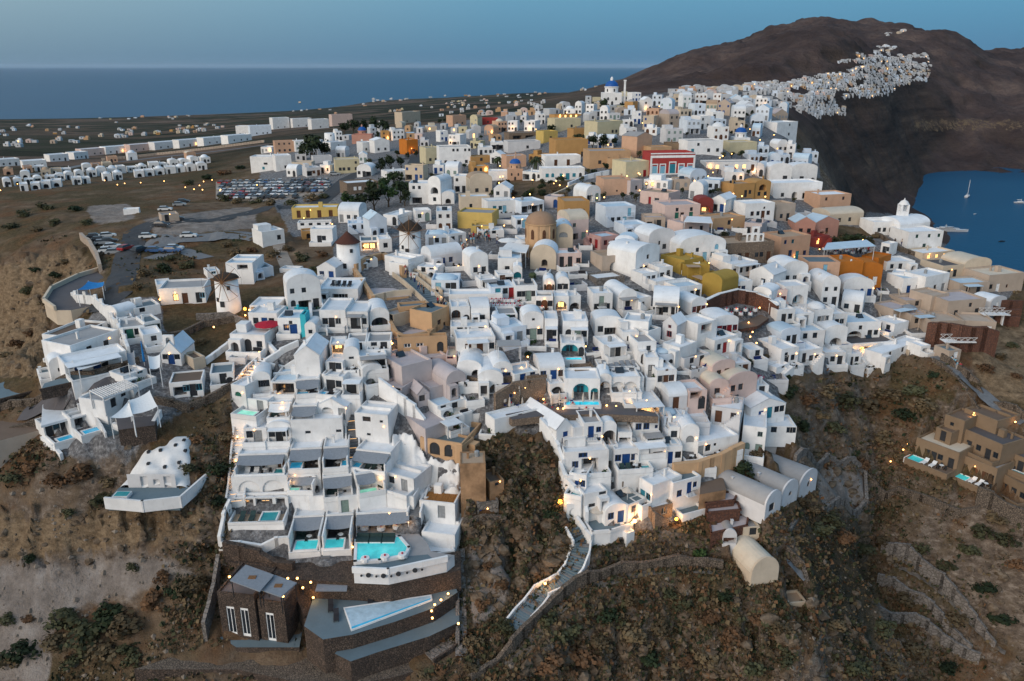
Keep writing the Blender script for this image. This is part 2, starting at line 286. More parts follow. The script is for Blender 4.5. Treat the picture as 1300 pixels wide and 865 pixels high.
POOL = {'lit': water('lit_pool_water', (.05, .42, .46), .30, (.08, .80, .82)), 'blue': water('blue_pool_water', (.03, .30, .50), .22, (.05, .45, .75)), 'teal': water('teal_pool_water', (.04, .30, .33)), 'green': water('green_lit_pool_water', (.15, .55, .40), .5, (.35, 1, .65)), 'bright': water('bright_blue_pool_water', (.03, .45, .65), .5, (.05, .70, 1))}
CLOTH = {'white': plain('white_canvas', (.74, .74, .74), .9, .06), 'grey': plain('grey_canvas', (.22, .24, .27), .9, .1), 'beige': plain('beige_canvas', (.52, .46, .40), .9, .08), 'green': plain('dark_green_cushion', (.03, .055, .055), .9), 'red': plain('red_fabric', (.42, .02, .04), .9), 'blue': plain('blue_canvas', (.02, .18, .45), .85, .2), 'darkblue': plain('navy_cushion', (.015, .03, .13), .9), 'dark': plain('charcoal_fabric', (.03, .03, .035), .9), 'pink': plain('magenta_blossom', (.40, .06, .13), .9)}
WOOD = plain('brown_timber', (.20, .10, .045), .75, .3, 8); THATCH = plain('dry_thatch', (.055, .038, .028), .95, .4, 12); ROOFRED = plain('red_brown_roof_boards', (.085, .035, .026), .9, .3, 8)
IRON = plain('dark_iron', (.03, .03, .032), .5); STEELW = plain('white_metal', (.7, .7, .7), .5); ASPHALT = plain('asphalt', (.055, .057, .062), .9, .2, 1.2); PAVE = plain('grey_paving', (.17, .17, .175), .85, .18, 1.6); TRACK = plain('dusty_track', (.30, .25, .21), .95, .2, .6)
BLUEDOME = plain('blue_dome_paint', (.015, .09, .33), .45); LEAF = None
def leafmat(name, c1, c2):
    b = NB(name); oi = b.n('ShaderNodeObjectInfo'); n = b.noise(.7, 3); c = b.ramp(n, [(.3, c1), (.7, c2)])
    h = b.n('ShaderNodeHueSaturation'); b.l(c, h.inputs['Color']); b.l(b.math('ADD', b.math('MULTIPLY', oi.outputs['Random'], .6), .7), h.inputs['Value'])
    b.col(h.outputs[0], .8, .15); return b.m
LEAVES = {'dark': leafmat('dark_green_foliage', (.013, .022, .011), (.032, .044, .020)), 'olive': leafmat('olive_foliage', (.038, .042, .021), (.082, .078, .040)), 'dry': leafmat('dry_brown_foliage', (.085, .062, .035), (.150, .108, .060)), 'green': leafmat('green_foliage', (.018, .042, .014), (.045, .075, .026)), 'palm': leafmat('palm_fronds', (.03, .05, .025), (.07, .085, .045)), 'pink': CLOTH['pink'], 'rust': leafmat('rusty_foliage', (.085, .046, .025), (.150, .082, .042))}
BARK = plain('bark', (.09, .065, .045), .95, .3, 6)
def ground_mat():
    b = NB('hillside_ground'); g = b.pos()
    n1 = b.noise(.045, 6, .6); n2 = b.noise(.22, 6, .65); n3 = b.noise(1.1, 6, .75)
    soil = b.ramp(n2, [(.25, (.070, .047, .031)), (.5, (.165, .112, .073)), (.75, (.29, .21, .142))])
    brush = b.ramp(n3, [(.25, (.032, .028, .014)), (.5, (.098, .072, .038)), (.8, (.200, .142, .078))])
    rust = b.ramp(n3, [(.3, (.095, .046, .023)), (.7, (.215, .115, .058))])
    c = b.mix(b.ramp(n1, [(.42, 0), (.58, 1)]), soil, brush)
    c = b.mix(b.ramp(b.noise(.08, 6, .6), [(.50, 0), (.64, .85)]), c, rust)
    rock = b.ramp(b.noise(.5, 8, .75, stretch=(1, 1, 2.2)), [(.30, (.044, .034, .028)), (.5, (.17, .128, .098)), (.70, (.38, .31, .25))])
    steep = b.ramp(b.math('ADD', b.nz(), b.math('MULTIPLY', b.math('SUBTRACT', n2, .5), .6)), [(.52, 1), (.74, 0)])
    c = b.mix(steep, c, rock)
    c = b.mix(b.ramp(b.noise(.035, 6, .7, stretch=(1.6, .5, 1)), [(.60, 0), (.72, .75)]), c, rock)
    sand = b.ramp(b.noise(.55, 8, .75, stretch=(1, 1, 2.6)), [(.28, (.055, .040, .027)), (.46, (.190, .132, .082)), (.72, (.38, .275, .175))])
    dust = b.ramp(b.noise(.3, 7, .75), [(.25, (.11, .092, .080)), (.5, (.26, .22, .195)), (.75, (.41, .365, .335))])
    pave = b.ramp(b.noise(1.5, 6, .72), [(.34, (.085, .083, .086)), (.5, (.19, .185, .19)), (.62, (.33, .325, .33)), (.76, (.56, .55, .555))])
    mp = b.n('ShaderNodeMapping'); mp.inputs['Scale'].default_value = (.0055, .0150, 0); mp.inputs['Rotation'].default_value = (0, 0, .25); b.l(g, mp.inputs[0])
    v = b.n('ShaderNodeTexVoronoi'); v.inputs['Scale'].default_value = 1.0; b.l(mp.outputs[0], v.inputs['Vector'])
    ve = b.n('ShaderNodeTexVoronoi'); ve.feature = 'DISTANCE_TO_EDGE'; ve.inputs['Scale'].default_value = 1.0; b.l(mp.outputs[0], ve.inputs['Vector'])
    sx = b.n('ShaderNodeSeparateColor'); b.l(v.outputs['Color'], sx.inputs[0])
    parcel = b.ramp(sx.outputs[0], [(0, (.036, .034, .022)), (.2, (.125, .086, .060)), (.4, (.050, .050, .030)), (.6, (.170, .115, .088)), (.8, (.066, .058, .040)), (1, (.180, .138, .115))], 'CONSTANT')
    parcel = b.mix(b.ramp(b.noise(.06, 7, .75), [(.42, 0), (.72, .75)]), parcel, (.026, .028, .018))
    parcel = b.mix(b.ramp(ve.outputs['Distance'], [(.015, .8), (.05, 0)]), parcel, (.014, .018, .010))
    mount = b.ramp(b.noise(.012, 9, .72), [(.30, (.040, .029, .028)), (.5, (.110, .076, .068)), (.72, (.21, .150, .125))])
    mount = b.mix(b.ramp(b.noise(.0035, 5, .6), [(.42, 0), (.62, .7)]), mount, (.058, .041, .040))
    strata = b.ramp(b.noise(.014, 8, .75, stretch=(.25, .25, 3.2)), [(.34, (.024, .020, .020)), (.55, (.090, .064, .052)), (.74, (.21, .150, .108))])
    mount = b.mix(b.ramp(b.nz(), [(.66, 1), (.88, 0)]), mount, strata)
    sp = b.n('ShaderNodeSeparateColor'); b.l(b.attr('zone', 'Color'), sp.inputs[0])
    sq = b.n('ShaderNodeSeparateColor'); b.l(b.attr('zone_far', 'Color'), sq.inputs[0])
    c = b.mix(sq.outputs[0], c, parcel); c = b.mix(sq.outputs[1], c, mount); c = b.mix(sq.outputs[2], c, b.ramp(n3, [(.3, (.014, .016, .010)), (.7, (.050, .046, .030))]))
    rag = b.math('SUBTRACT', b.noise(.16, 7, .7), .5)
    def soft(o): return b.ramp(b.math('ADD', o, b.math('MULTIPLY', rag, 1.3)), [(.40, 0), (.60, 1)])
    c = b.mix(soft(sp.outputs[1]), c, sand); c = b.mix(soft(sp.outputs[2]), c, dust); c = b.mix(soft(sp.outputs[0]), c, pave)
    b.col(c, .95, .08)
    b.bump(b.math('ADD', b.math('ADD', n3, b.math('MULTIPLY', b.noise(3.5, 4, .7), .5)), b.math('MULTIPLY', b.math('MULTIPLY', b.noise(.05, 9, .72), 26), sq.outputs[1])), .8, .9)
    return b.m
def sea_mat():
    b = NB('sea_water'); n = b.noise(.004, 5, .6, stretch=(.35, 1, 1)); b.col(b.ramp(n, [(.3, (.001, .056, .128)), (.7, (.002, .070, .152))]), .34, .07)
    b.bump(b.noise(.25, 4, .65, stretch=(1, .6, 1)), .5, .6); return b.m
# ------------------------------------------------------------------ mesh helpers
def link(o, parent=None):
    COL.objects.link(o)
    if parent is not None: o.parent = parent
    return o
def mesh_obj(name, verts, faces, mats, parent=None, idx=None, smooth=False):
    me = bpy.data.meshes.new(name); me.from_pydata([tuple(v) for v in verts], [], faces)
    for m in (mats if isinstance(mats, (list, tuple)) else [mats]): me.materials.append(m)
    if idx is not None: me.polygons.foreach_set('material_index', idx)
    if smooth: me.polygons.foreach_set('use_smooth', [True]*len(faces))
    me.update(); return link(bpy.data.objects.new(name, me), parent)
# ------------------------------------------------------------------ ground and sea
SAND = [[(-40,345),(40,330),(110,318),(110,345),(62,385),(58,420),(62,475),(30,480),(-40,480)], [(-40,655),(120,650),(170,632),(240,640),(285,650),(285,690),(180,690),(110,712),(-40,720)], [(1230,420),(1340,410),(1340,520),(1240,500)],[(155,640),(235,632),(238,672),(165,680)]]
DUST = [[(-40,715),(150,705),(270,715),(270,730),(140,760),(70,790),(60,870),(-40,870)], [(110,262),(165,258),(170,280),(120,285)], [(365,370),(395,355),(400,420),(368,425)], [(1035,595),(1098,600),(1098,640),(1040,640)], [(180,278),(320,262),(330,290),(200,300)],[(590,690),(640,690),(650,760),(600,800)]]
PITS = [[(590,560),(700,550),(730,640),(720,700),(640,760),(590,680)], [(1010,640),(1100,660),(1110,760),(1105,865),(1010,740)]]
def build_ground():
    S, T, X, Y, Z = _SS, _TT, _GX2, _GY, _GZ; px, py = proj(X, Y, Z)
    vil = (in_poly(px, py, VILLAGE) & (Y < 700)).astype(float)
    for hole in ([(590,560),(640,550),(700,550),(730,640),(760,690),(640,760),(585,720)], [(630,230),(720,225),(720,255),(640,252)], [(330,300),(425,300),(425,345),(395,362),(335,350)], [(840,405),(868,400),(885,440),(850,445)], [(1040,285),(1115,290),(1110,310),(1040,310)],[(1035,200),(1060,255),(1100,280),(1090,190)]):
        vil[in_poly(px, py, hole)] = 0
    vil = np.maximum(vil, .95*(in_poly(px, py, [(50,490),(130,380),(200,375),(215,440),(290,480),(200,540),(160,590),(80,580)])))
    sand = np.zeros_like(X); dust = np.zeros_like(X); pit = np.zeros_like(X)
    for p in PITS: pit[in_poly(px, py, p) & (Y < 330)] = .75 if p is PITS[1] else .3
    for p in SAND: sand[in_poly(px, py, p) & (Y < 330)] = 1
    for p in DUST: dust[in_poly(px, py, p) & (Y < 330)] = 1
    def blur(m, n):
        for _ in range(n): m = (m+np.roll(m, 1, 0)+np.roll(m, -1, 0)+np.roll(m, 1, 1)+np.roll(m, -1, 1))/5
        return m
    vil, sand, dust, pit = blur(vil, 3), blur(sand, 9), blur(dust, 7), blur(pit, 9)
    sand = np.maximum(sand, ((px > 1160)*(px < 1330)*(py > 150)*(py < 168)*(Y > 1000)*.45))
    far = np.clip((Y-330)/220, 0, 1); right = np.clip((S-.02)/.14, 0, 1)
    plain_m = far*(1-right); mnt = far*right
    me = bpy.data.meshes.new('terrain'); nr, nc = X.shape
    v = np.stack([X, Y, Z], 2).reshape(-1, 3)
    i = np.arange(nr*nc).reshape(nr, nc); f = np.stack([i[:-1,:-1], i[:-1,1:], i[1:,1:], i[1:,:-1]], 2).reshape(-1, 4)
    me.vertices.add(len(v)); me.vertices.foreach_set('co', v.ravel()); me.loops.add(f.size); me.loops.foreach_set('vertex_index', f.ravel().astype(np.int32))
    me.polygons.add(len(f)); me.polygons.foreach_set('loop_start', np.arange(len(f), dtype=np.int32)*4); me.polygons.foreach_set('use_smooth', np.ones(len(f), bool))
    me.update(calc_edges=True)
    for nm, ch in (('zone', (vil, sand, dust)), ('zone_far', (plain_m, mnt, pit))):
        a = me.attributes.new(nm, 'FLOAT_COLOR', 'POINT'); a.data.foreach_set('color', np.stack([*ch, np.ones_like(X)], 2).astype(np.float32).ravel())
    me.materials.append(ground_mat()); o = link(bpy.data.objects.new('terrain', me)); o['kind'] = 'structure'; return o
def build_sea():
    xs = [-90000, -9000, -2500, 0, 2500, 9000, 90000]; ys = [-3000, 0, 800, 2500, 9000, 30000, 110000]
    v = [(x, y, 0) for y in ys for x in xs]; n = len(xs)
    f = [(j*n+i, j*n+i+1, (j+1)*n+i+1, (j+1)*n+i) for j in range(len(ys)-1) for i in range(n-1)]
    o = mesh_obj('sea', v, f, sea_mat()); o['kind'] = 'structure'
build_sea()
# ------------------------------------------------------------------ mesh builder
class MB:
    def __init__(s): s.v = []; s.f = []; s.i = []
    def q(s, *pts, m=0):
        n = len(s.v); s.v += [tuple(p) for p in pts]; s.f.append(tuple(range(n, n+len(pts)))); s.i.append(m)
    def box(s, x0, x1, y0, y1, z0, z1, m=0, bottom=True):
        a, b, c, d = (x0,y0,z0), (x1,y0,z0), (x1,y1,z0), (x0,y1,z0); e, f, g, h = (x0,y0,z1), (x1,y0,z1), (x1,y1,z1), (x0,y1,z1)
        s.q(a,b,f,e,m=m); s.q(b,c,g,f,m=m); s.q(c,d,h,g,m=m); s.q(d,a,e,h,m=m); s.q(e,f,g,h,m=m)
        if bottom: s.q(d,c,b,a,m=m)
    def prism(s, pts, z0, z1, m=0, mt=None):
        n = len(pts); ar = sum(pts[i-1][0]*pts[i][1]-pts[i][0]*pts[i-1][1] for i in range(n))
        if ar < 0: pts = pts[::-1]
        for i in range(n):
            a, b = pts[i-1], pts[i]; s.q((a[0],a[1],z0), (b[0],b[1],z0), (b[0],b[1],z1), (a[0],a[1],z1), m=m)
        s.q(*[(p[0],p[1],z1) for p in pts], m=m if mt is None else mt)
    def lathe(s, cx, cy, prof, n=16, m=0, a0=0, a1=2*pi, sx=1, sy=1):
        full = abs(a1-a0-2*pi) < 1e-6; k = n if full else n+1
        b = len(s.v)
        for r, z in prof:
            for j in range(k):
                a = a0+(a1-a0)*j/n; s.v.append((cx+r*cos(a)*sx, cy+r*sin(a)*sy, z))
        for i in range(len(prof)-1):
            for j in range(n):
                j2 = (j+1) % k; s.f.append((b+i*k+j, b+i*k+j2, b+(i+1)*k+j2, b+(i+1)*k+j)); s.i.append(m)
    def barrel(s, x0, x1, y0, y1, z, rise, n=12, m=0, caps=(True, True), axis='y', skirt=0):
        def P(t, o):
            u = -cos(t); h = sin(t)*rise+z
            return ((x0+x1)/2+u*(x1-x0)/2, o, h) if axis == 'y' else (o, (y0+y1)/2+u*(y1-y0)/2, h)
        o0, o1 = (y0, y1) if axis == 'y' else (x0, x1)
        T = [pi*i/n for i in range(n+1)]
        for a, b in zip(T, T[1:]):
            Q = (P(a,o0), P(b,o0), P(b,o1), P(a,o1)); s.q(*(Q if axis == 'y' else Q[::-1]), m=m)
        if caps[0]: s.q(*[P(t,o0) for t in T], m=m)
        if caps[1]: s.q(*[P(t,o1) for t in T[::-1]], m=m)
    def bar(s, p, q, r, n=6, m=0, r2=None):
        p, q = Vector(p), Vector(q); d = (q-p); L = d.length
        if L < 1e-6: return
        d /= L; u = d.orthogonal().normalized(); v = d.cross(u); r2 = r if r2 is None else r2
        b = len(s.v)
        for c, rr in ((p, r), (q, r2)):
            for j in range(n):
                a = 2*pi*j/n; s.v.append(tuple(c+(u*cos(a)+v*sin(a))*rr))
        for j in range(n):
            s.f.append((b+j, b+(j+1)%n, b+n+(j+1)%n, b+n+j)); s.i.append(m)
        s.f.append(tuple(b+j for j in range(n))[::-1]); s.i.append(m); s.f.append(tuple(b+n+j for j in range(n))); s.i.append(m)
    def front(s, x0, x1, z0, z1, ops, y=0, m=0, skip=()):
        """a wall in the plane y with rectangular and arched holes (x, z, w, h, arched, depth, back material)"""
        xs = sorted({x0, x1, *[o[0]-o[2]/2 for o in ops], *[o[0]+o[2]/2 for o in ops]}); zs = sorted({z0, z1, *[o[1] for o in ops], *[o[1]+o[3] for o in ops]})
        xs = [v for v in xs if x0-1e-6 <= v <= x1+1e-6]; zs = [v for v in zs if z0-1e-6 <= v <= z1+1e-6]
        for a, b in zip(xs, xs[1:]):
            if b-a < 1e-4: continue
            for c, d in zip(zs, zs[1:]):
                if d-c < 1e-4: continue
                mx, mz = (a+b)/2, (c+d)/2
                if any(abs(mx-o[0]) < o[2]/2 and o[1] < mz < o[1]+o[3] for o in ops): continue
                s.q((a,y,c), (b,y,c), (b,y,d), (a,y,d), m=m)
        for (x, z, w_, h, arch, dp, bm) in ops:
            l, r, t = x-w_/2, x+w_/2, z+h; Y = y+dp
            if arch:
                rise = min(w_/2, h*.6); sp = t-rise; n = 8
                A = [(x-cos(pi*i/n)*w_/2, sp+sin(pi*i/n)*rise) for i in range(n+1)]
                for (ax, az), (bx, bz) in zip(A, A[1:]):
                    s.q((ax,y,az), (bx,y,bz), (bx,y,t), (ax,y,t), m=m); s.q((ax,y,az), (ax,Y,az), (bx,Y,bz), (bx,y,bz), m=m)
            else:
                sp = t; s.q((l,y,t), (l,Y,t), (r,Y,t), (r,y,t), m=m); A = [(l,t), (r,t)]
            s.q((l,y,z), (l,Y,z), (l,Y,sp), (l,y,sp), m=m); s.q((r,y,sp), (r,Y,sp), (r,Y,z), (r,y,z), m=m); s.q((l,y,z), (r,y,z), (r,Y,z), (l,Y,z), m=m)
            if bm is not None: s.q((l,Y,z), (r,Y,z), *[(a,Y,b) for a, b in A[::-1]], m=bm)
    def make(s, name, mats, parent=None, smooth=False):
        return mesh_obj(name, s.v, s.f, mats, parent, s.i, smooth)
    def mesh(s, name, mats, smooth=False):
        me = bpy.data.meshes.new(name); me.from_pydata(s.v, [], s.f)
        for m in (mats if isinstance(mats, (list, tuple)) else [mats]): me.materials.append(m)
        me.polygons.foreach_set('material_index', s.i)
        if smooth: me.polygons.foreach_set('use_smooth', [True]*len(s.f))
        me.update(); return me
def thing(name, label, cat, loc=(0, 0, 0), rz=0, group=None):
    o = bpy.data.objects.new(name, None); o.empty_display_size = .5; link(o); o.location = loc; o.rotation_euler = (0, 0, rz)
    return tag(o, label, cat, group)
def tag(o, label, cat, group=None, kind=None):
    if label: o['label'] = label
    if cat: o['category'] = cat
    if group: o['group'] = group
    if kind: o['kind'] = kind
    return o
def inst(name, me, parent=None, loc=(0, 0, 0), rz=0, sc=(1, 1, 1)):
    o = link(bpy.data.objects.new(name, me), parent); o.location = loc; o.rotation_euler = (0, 0, rz); o.scale = sc; return o
# ------------------------------------------------------------------ doors and windows, drawn once per paint at unit size
_UNIT = {}
TIMBER = plain('orange_timber', (.30, .13, .035), .7, .3, 5); PLANTS = [plain('terracotta_pot', (.26, .10, .05), .8), plain('pot_greenery', (.03, .06, .02), .85, .5, 9), plain('bougainvillea', (.30, .04, .09), .85, .4, 9)]
_DM = {}
def dress_mesh(k):
    if k in _DM: return _DM[k]
    b = MB()
    if k == 'pot':
        b.lathe(0, 0, [(.15, 0), (.22, .35), (.0, .351)], 8, 0); r = random.Random(3)
        for i in range(40): v = Vector((r.gauss(0, .2), r.gauss(0, .2), .5+r.gauss(0, .18))); u = Vector((r.gauss(0,1), r.gauss(0,1), r.gauss(0,1))).normalized(); w_ = u.orthogonal(); b.q(v-u*.1-w_*.07, v+u*.1-w_*.07, v+u*.1+w_*.07, v-u*.1+w_*.07, m=1)
        me = b.mesh('potted_plant', PLANTS[:2])
    elif k.startswith('lounger'):
        b.box(-.38, .38, -1.0, .35, .22, .34, 0); b.q((-.38,.35,.34),(.38,.35,.34),(.38,.95,.78),(-.38,.95,.78)); b.q((-.38,.95,.70),(.38,.95,.70),(.38,.35,.24),(-.38,.35,.24)); [b.box(x-.04, x+.04, y-.04, y+.04, 0, .218, 1) for x in (-.3, .3) for y in (-.9, .3)]; me = b.mesh('sun_lounger', [CLOTH[k[8:]], STEELW])
    elif k == 'bench': b.box(-.75, .75, -.3, .3, .0, .42, 0); b.box(-.72, .72, -.28, .28, .423, .52, 1); b.box(-.75, .75, .303, .38, 0, .95, 1); me = b.mesh('bench', [WHITE, CLOTH['dark']])
    elif k == 'bench_blue': b.box(-.75, .75, -.3, .3, .0, .42, 0); b.box(-.72, .72, -.28, .28, .423, .52, 1); b.box(-.75, .75, .303, .38, 0, .95, 1); me = b.mesh('bench', [WHITE, CLOTH['darkblue']])
    elif k == 'table':
        b.lathe(0, 0, [(.03, 0), (.03, .70), (.42, .70), (.42, .74), (0, .741)], 10, 0)
        for a in (0, 2.1, 4.2): x, y = cos(a)*.75, sin(a)*.75; b.box(x-.2, x+.2, y-.2, y+.2, .38, .44, 1); b.box(x-.2, x+.2, y+.16, y+.2, .44, .85, 1); b.box(x-.2, x-.16, y-.2, y+.2, 0, .38, 1); b.box(x+.16, x+.2, y-.2, y+.2, 0, .38, 1)
        me = b.mesh('cafe_table', [STEELW, IRON])
    _DM[k] = me; return me
def roof_clutter(root, W, D, z, r, m):
    k = r.choice(['hatch', 'tank', 'stub', 'panel', 'stub']); b = MB(); x = r.uniform(-W*.25, W*.25); y = D*r.uniform(.45, .7)
    if k == 'hatch': b.box(x-.6, x+.6, y-.5, y+.5, z, z+1.5); b.make('stair_head', m, root)
    elif k == 'tank': b.lathe(x, y, [(.38, z), (.40, z+.8), (.2, z+.95), (0, z+.951)], 10); b.make('water_tank', PAINT['grey'], root)
    elif k == 'panel': b.q((x-.7, y-.5, z+.1), (x+.7, y-.5, z+.1), (x+.7, y+.4, z+.8), (x-.7, y+.4, z+.8)); b.box(x-.7, x+.7, y+.41, y+.5, z, z+.82); b.make('solar_panel', GLASS, root)
    else: b.box(-W/2+.3, W/2-.3, y, y+.25, z, z+.55); b.make('low_wall', m, root)
DRESS = []
def dress_terrace(root, W, ter, pz, r, O):      # small things standing on a terrace: top-level objects of their own
    m = Matrix.Translation(root.location) @ Matrix.Rotation(root.rotation_euler.z, 4, 'Z'); doors = [o[1] for o in O if o[0] in 'dDaAR']
    for i in range(max(1, int(W/2.2))):
        x = (i+.5)*W/max(1, int(W/2.2))-W/2+r.uniform(-.4, .4); k = r.choice(['pot', 'pot', 'table', 'bench', 'bench_blue', None])
        if k is None or abs(x) > W/2-.8: continue
        y = -.5 if k.startswith('bench') and not any(abs(x-d) < 1.3 for d in doors) else -ter+.75
        DRESS.append((k, m @ Vector((x, y, pz+.02)), root.rotation_euler.z+(0 if y > -.6 else pi if k.startswith('bench') else r.uniform(0, 6)), root))
PC = {'b': 'blue', 'k': 'dark', 'n': 'brown', 'r': 'red', 'g': 'green', 't': 'teal', 'y': 'grey', 'w': 'white', 'l': 'lightblue', 's': 'sage'}
def unit(kind, p):
    k = (kind, p)
    if k in _UNIT: return _UNIT[k]
    b = MB(); pm = PAINT[PC.get(p, 'dark')]
    if kind == 'window':                        # frame with a centre mullion
        for a, c in ((-.5, -.40), (.40, .5), (-.04, .04)): b.box(a, c, -.03, .04, 0, 1)
        for a, c in ((0, .09), (.91, 1)):
            b.box(-.40, -.04, -.03, .04, a, c); b.box(.04, .40, -.03, .04, a, c)
        me = b.mesh('window', pm)
    elif kind == 'pane': b.box(-.42, .42, 0, .02, .05, .95); me = b.mesh('pane', LIT if p == 'L' else GLASS)
    elif kind == 'door':                        # two leaves with raised panels
        b.box(-.5, .5, 0, .05, 0, 1); 
        for a in (-.42, .06):
            for z0, z1 in ((.06, .46), (.54, .94)): b.box(a, a+.36, -.03, 0, z0, z1)
        me = b.mesh('door', pm)
    elif kind == 'arch':                        # arched leaf or window
        n = 8; A = [(-cos(pi*i/n)*.5, .68+sin(pi*i/n)*.32) for i in range(n+1)]
        b.q((-.5,0,0), (.5,0,0), *[(a,0,c) for a, c in A[::-1]]); b.box(-.42, -.05, -.03, -.001, .06, .64); b.box(.05, .42, -.03, -.001, .06, .64)
        me = b.mesh('arched_leaf', pm)
    elif kind == 'shutter': b.box(-.5, .5, -.04, 0, 0, 1); me = b.mesh('window', pm)
    _UNIT[k] = me; return me
DIM = {'d': (1.1, 2.1, 0), 'a': (1.25, 2.35, 0), 'w': (1.0, 1.15, .9), 'v': (.9, 1.25, .9), 'A': (2.6, 2.4, 0), 'R': (3.0, 2.3, 0)}
def parse_ops(sx, W, h):
    out = []
    for t in sx.split():
        head, _, dims = t.partition(':'); k = head[0]; j = 1
        while j < len(head) and head[j].isdigit(): j += 1
        x = (int(head[1:j])/100-.5)*W; p = head[j:] or 'k'
        if k == 'u': w_, hh, z = .8, .95, h-1.75
        elif k == 'V': w_, hh, z = .8, 1.1, h-1.9
        elif k == 'D': w_, hh, z = .95, 2.0, h-2.6
        elif k == 'o': w_, hh, z = .5, .5, h+.05
        else: w_, hh, z = DIM[k]
        if dims:
            d, _, zz = dims.partition('@'); a, _, c = d.partition('x')
            w_ = float(a); hh = float(c) if c else hh; z = float(zz) if zz else z
        if z+hh > h-.12 and k != 'o': hh = max(.4, h-.15-z)
        w_ = min(w_, W*.9); x = max(-W/2+w_/2+.08, min(W/2-w_/2-.08, x)); out.append([k, x, z, w_, hh, p])
    return out
def auto_ops(r, W, h, paints='kkkbyns'):
    p = r.choice(paints); n = max(1, int(W/1.65)); o = []; d = r.randrange(n)
    for i in range(n):
        x = int((i+.5)/n*100)
        if i == d: o.append(('a' if r.random() < .35 else 'd')+f'{x}{p}')
        elif r.random() < .12 and W > 3.5: o.append(f'R{x}k:{min(2.4, W*.4):.1f}x1.9')
        elif r.random() < .88: o.append(('v' if r.random() < .3 else 'w')+f'{x}{"L" if r.random() < .07 else p}')
    if h > 4.6:
        for i in range(n):
            if r.random() < .75: o.append(f'u{int((i+.5)/n*100)}{p}')
    return ' '.join(o)
HOUSES = []                                      # every house with its place in the picture, for the labels
def vscale(p): a = proj(*p); b = proj(p[0], p[1], p[2]+1); return a[1]-b[1]
def near_auto(col, ter, mid, perg, sail, r): return not ter and not sail and mid.y < 178 and col in ('white', 'bluewhite', 'greywhite', 'palepink') and r.random() < .62
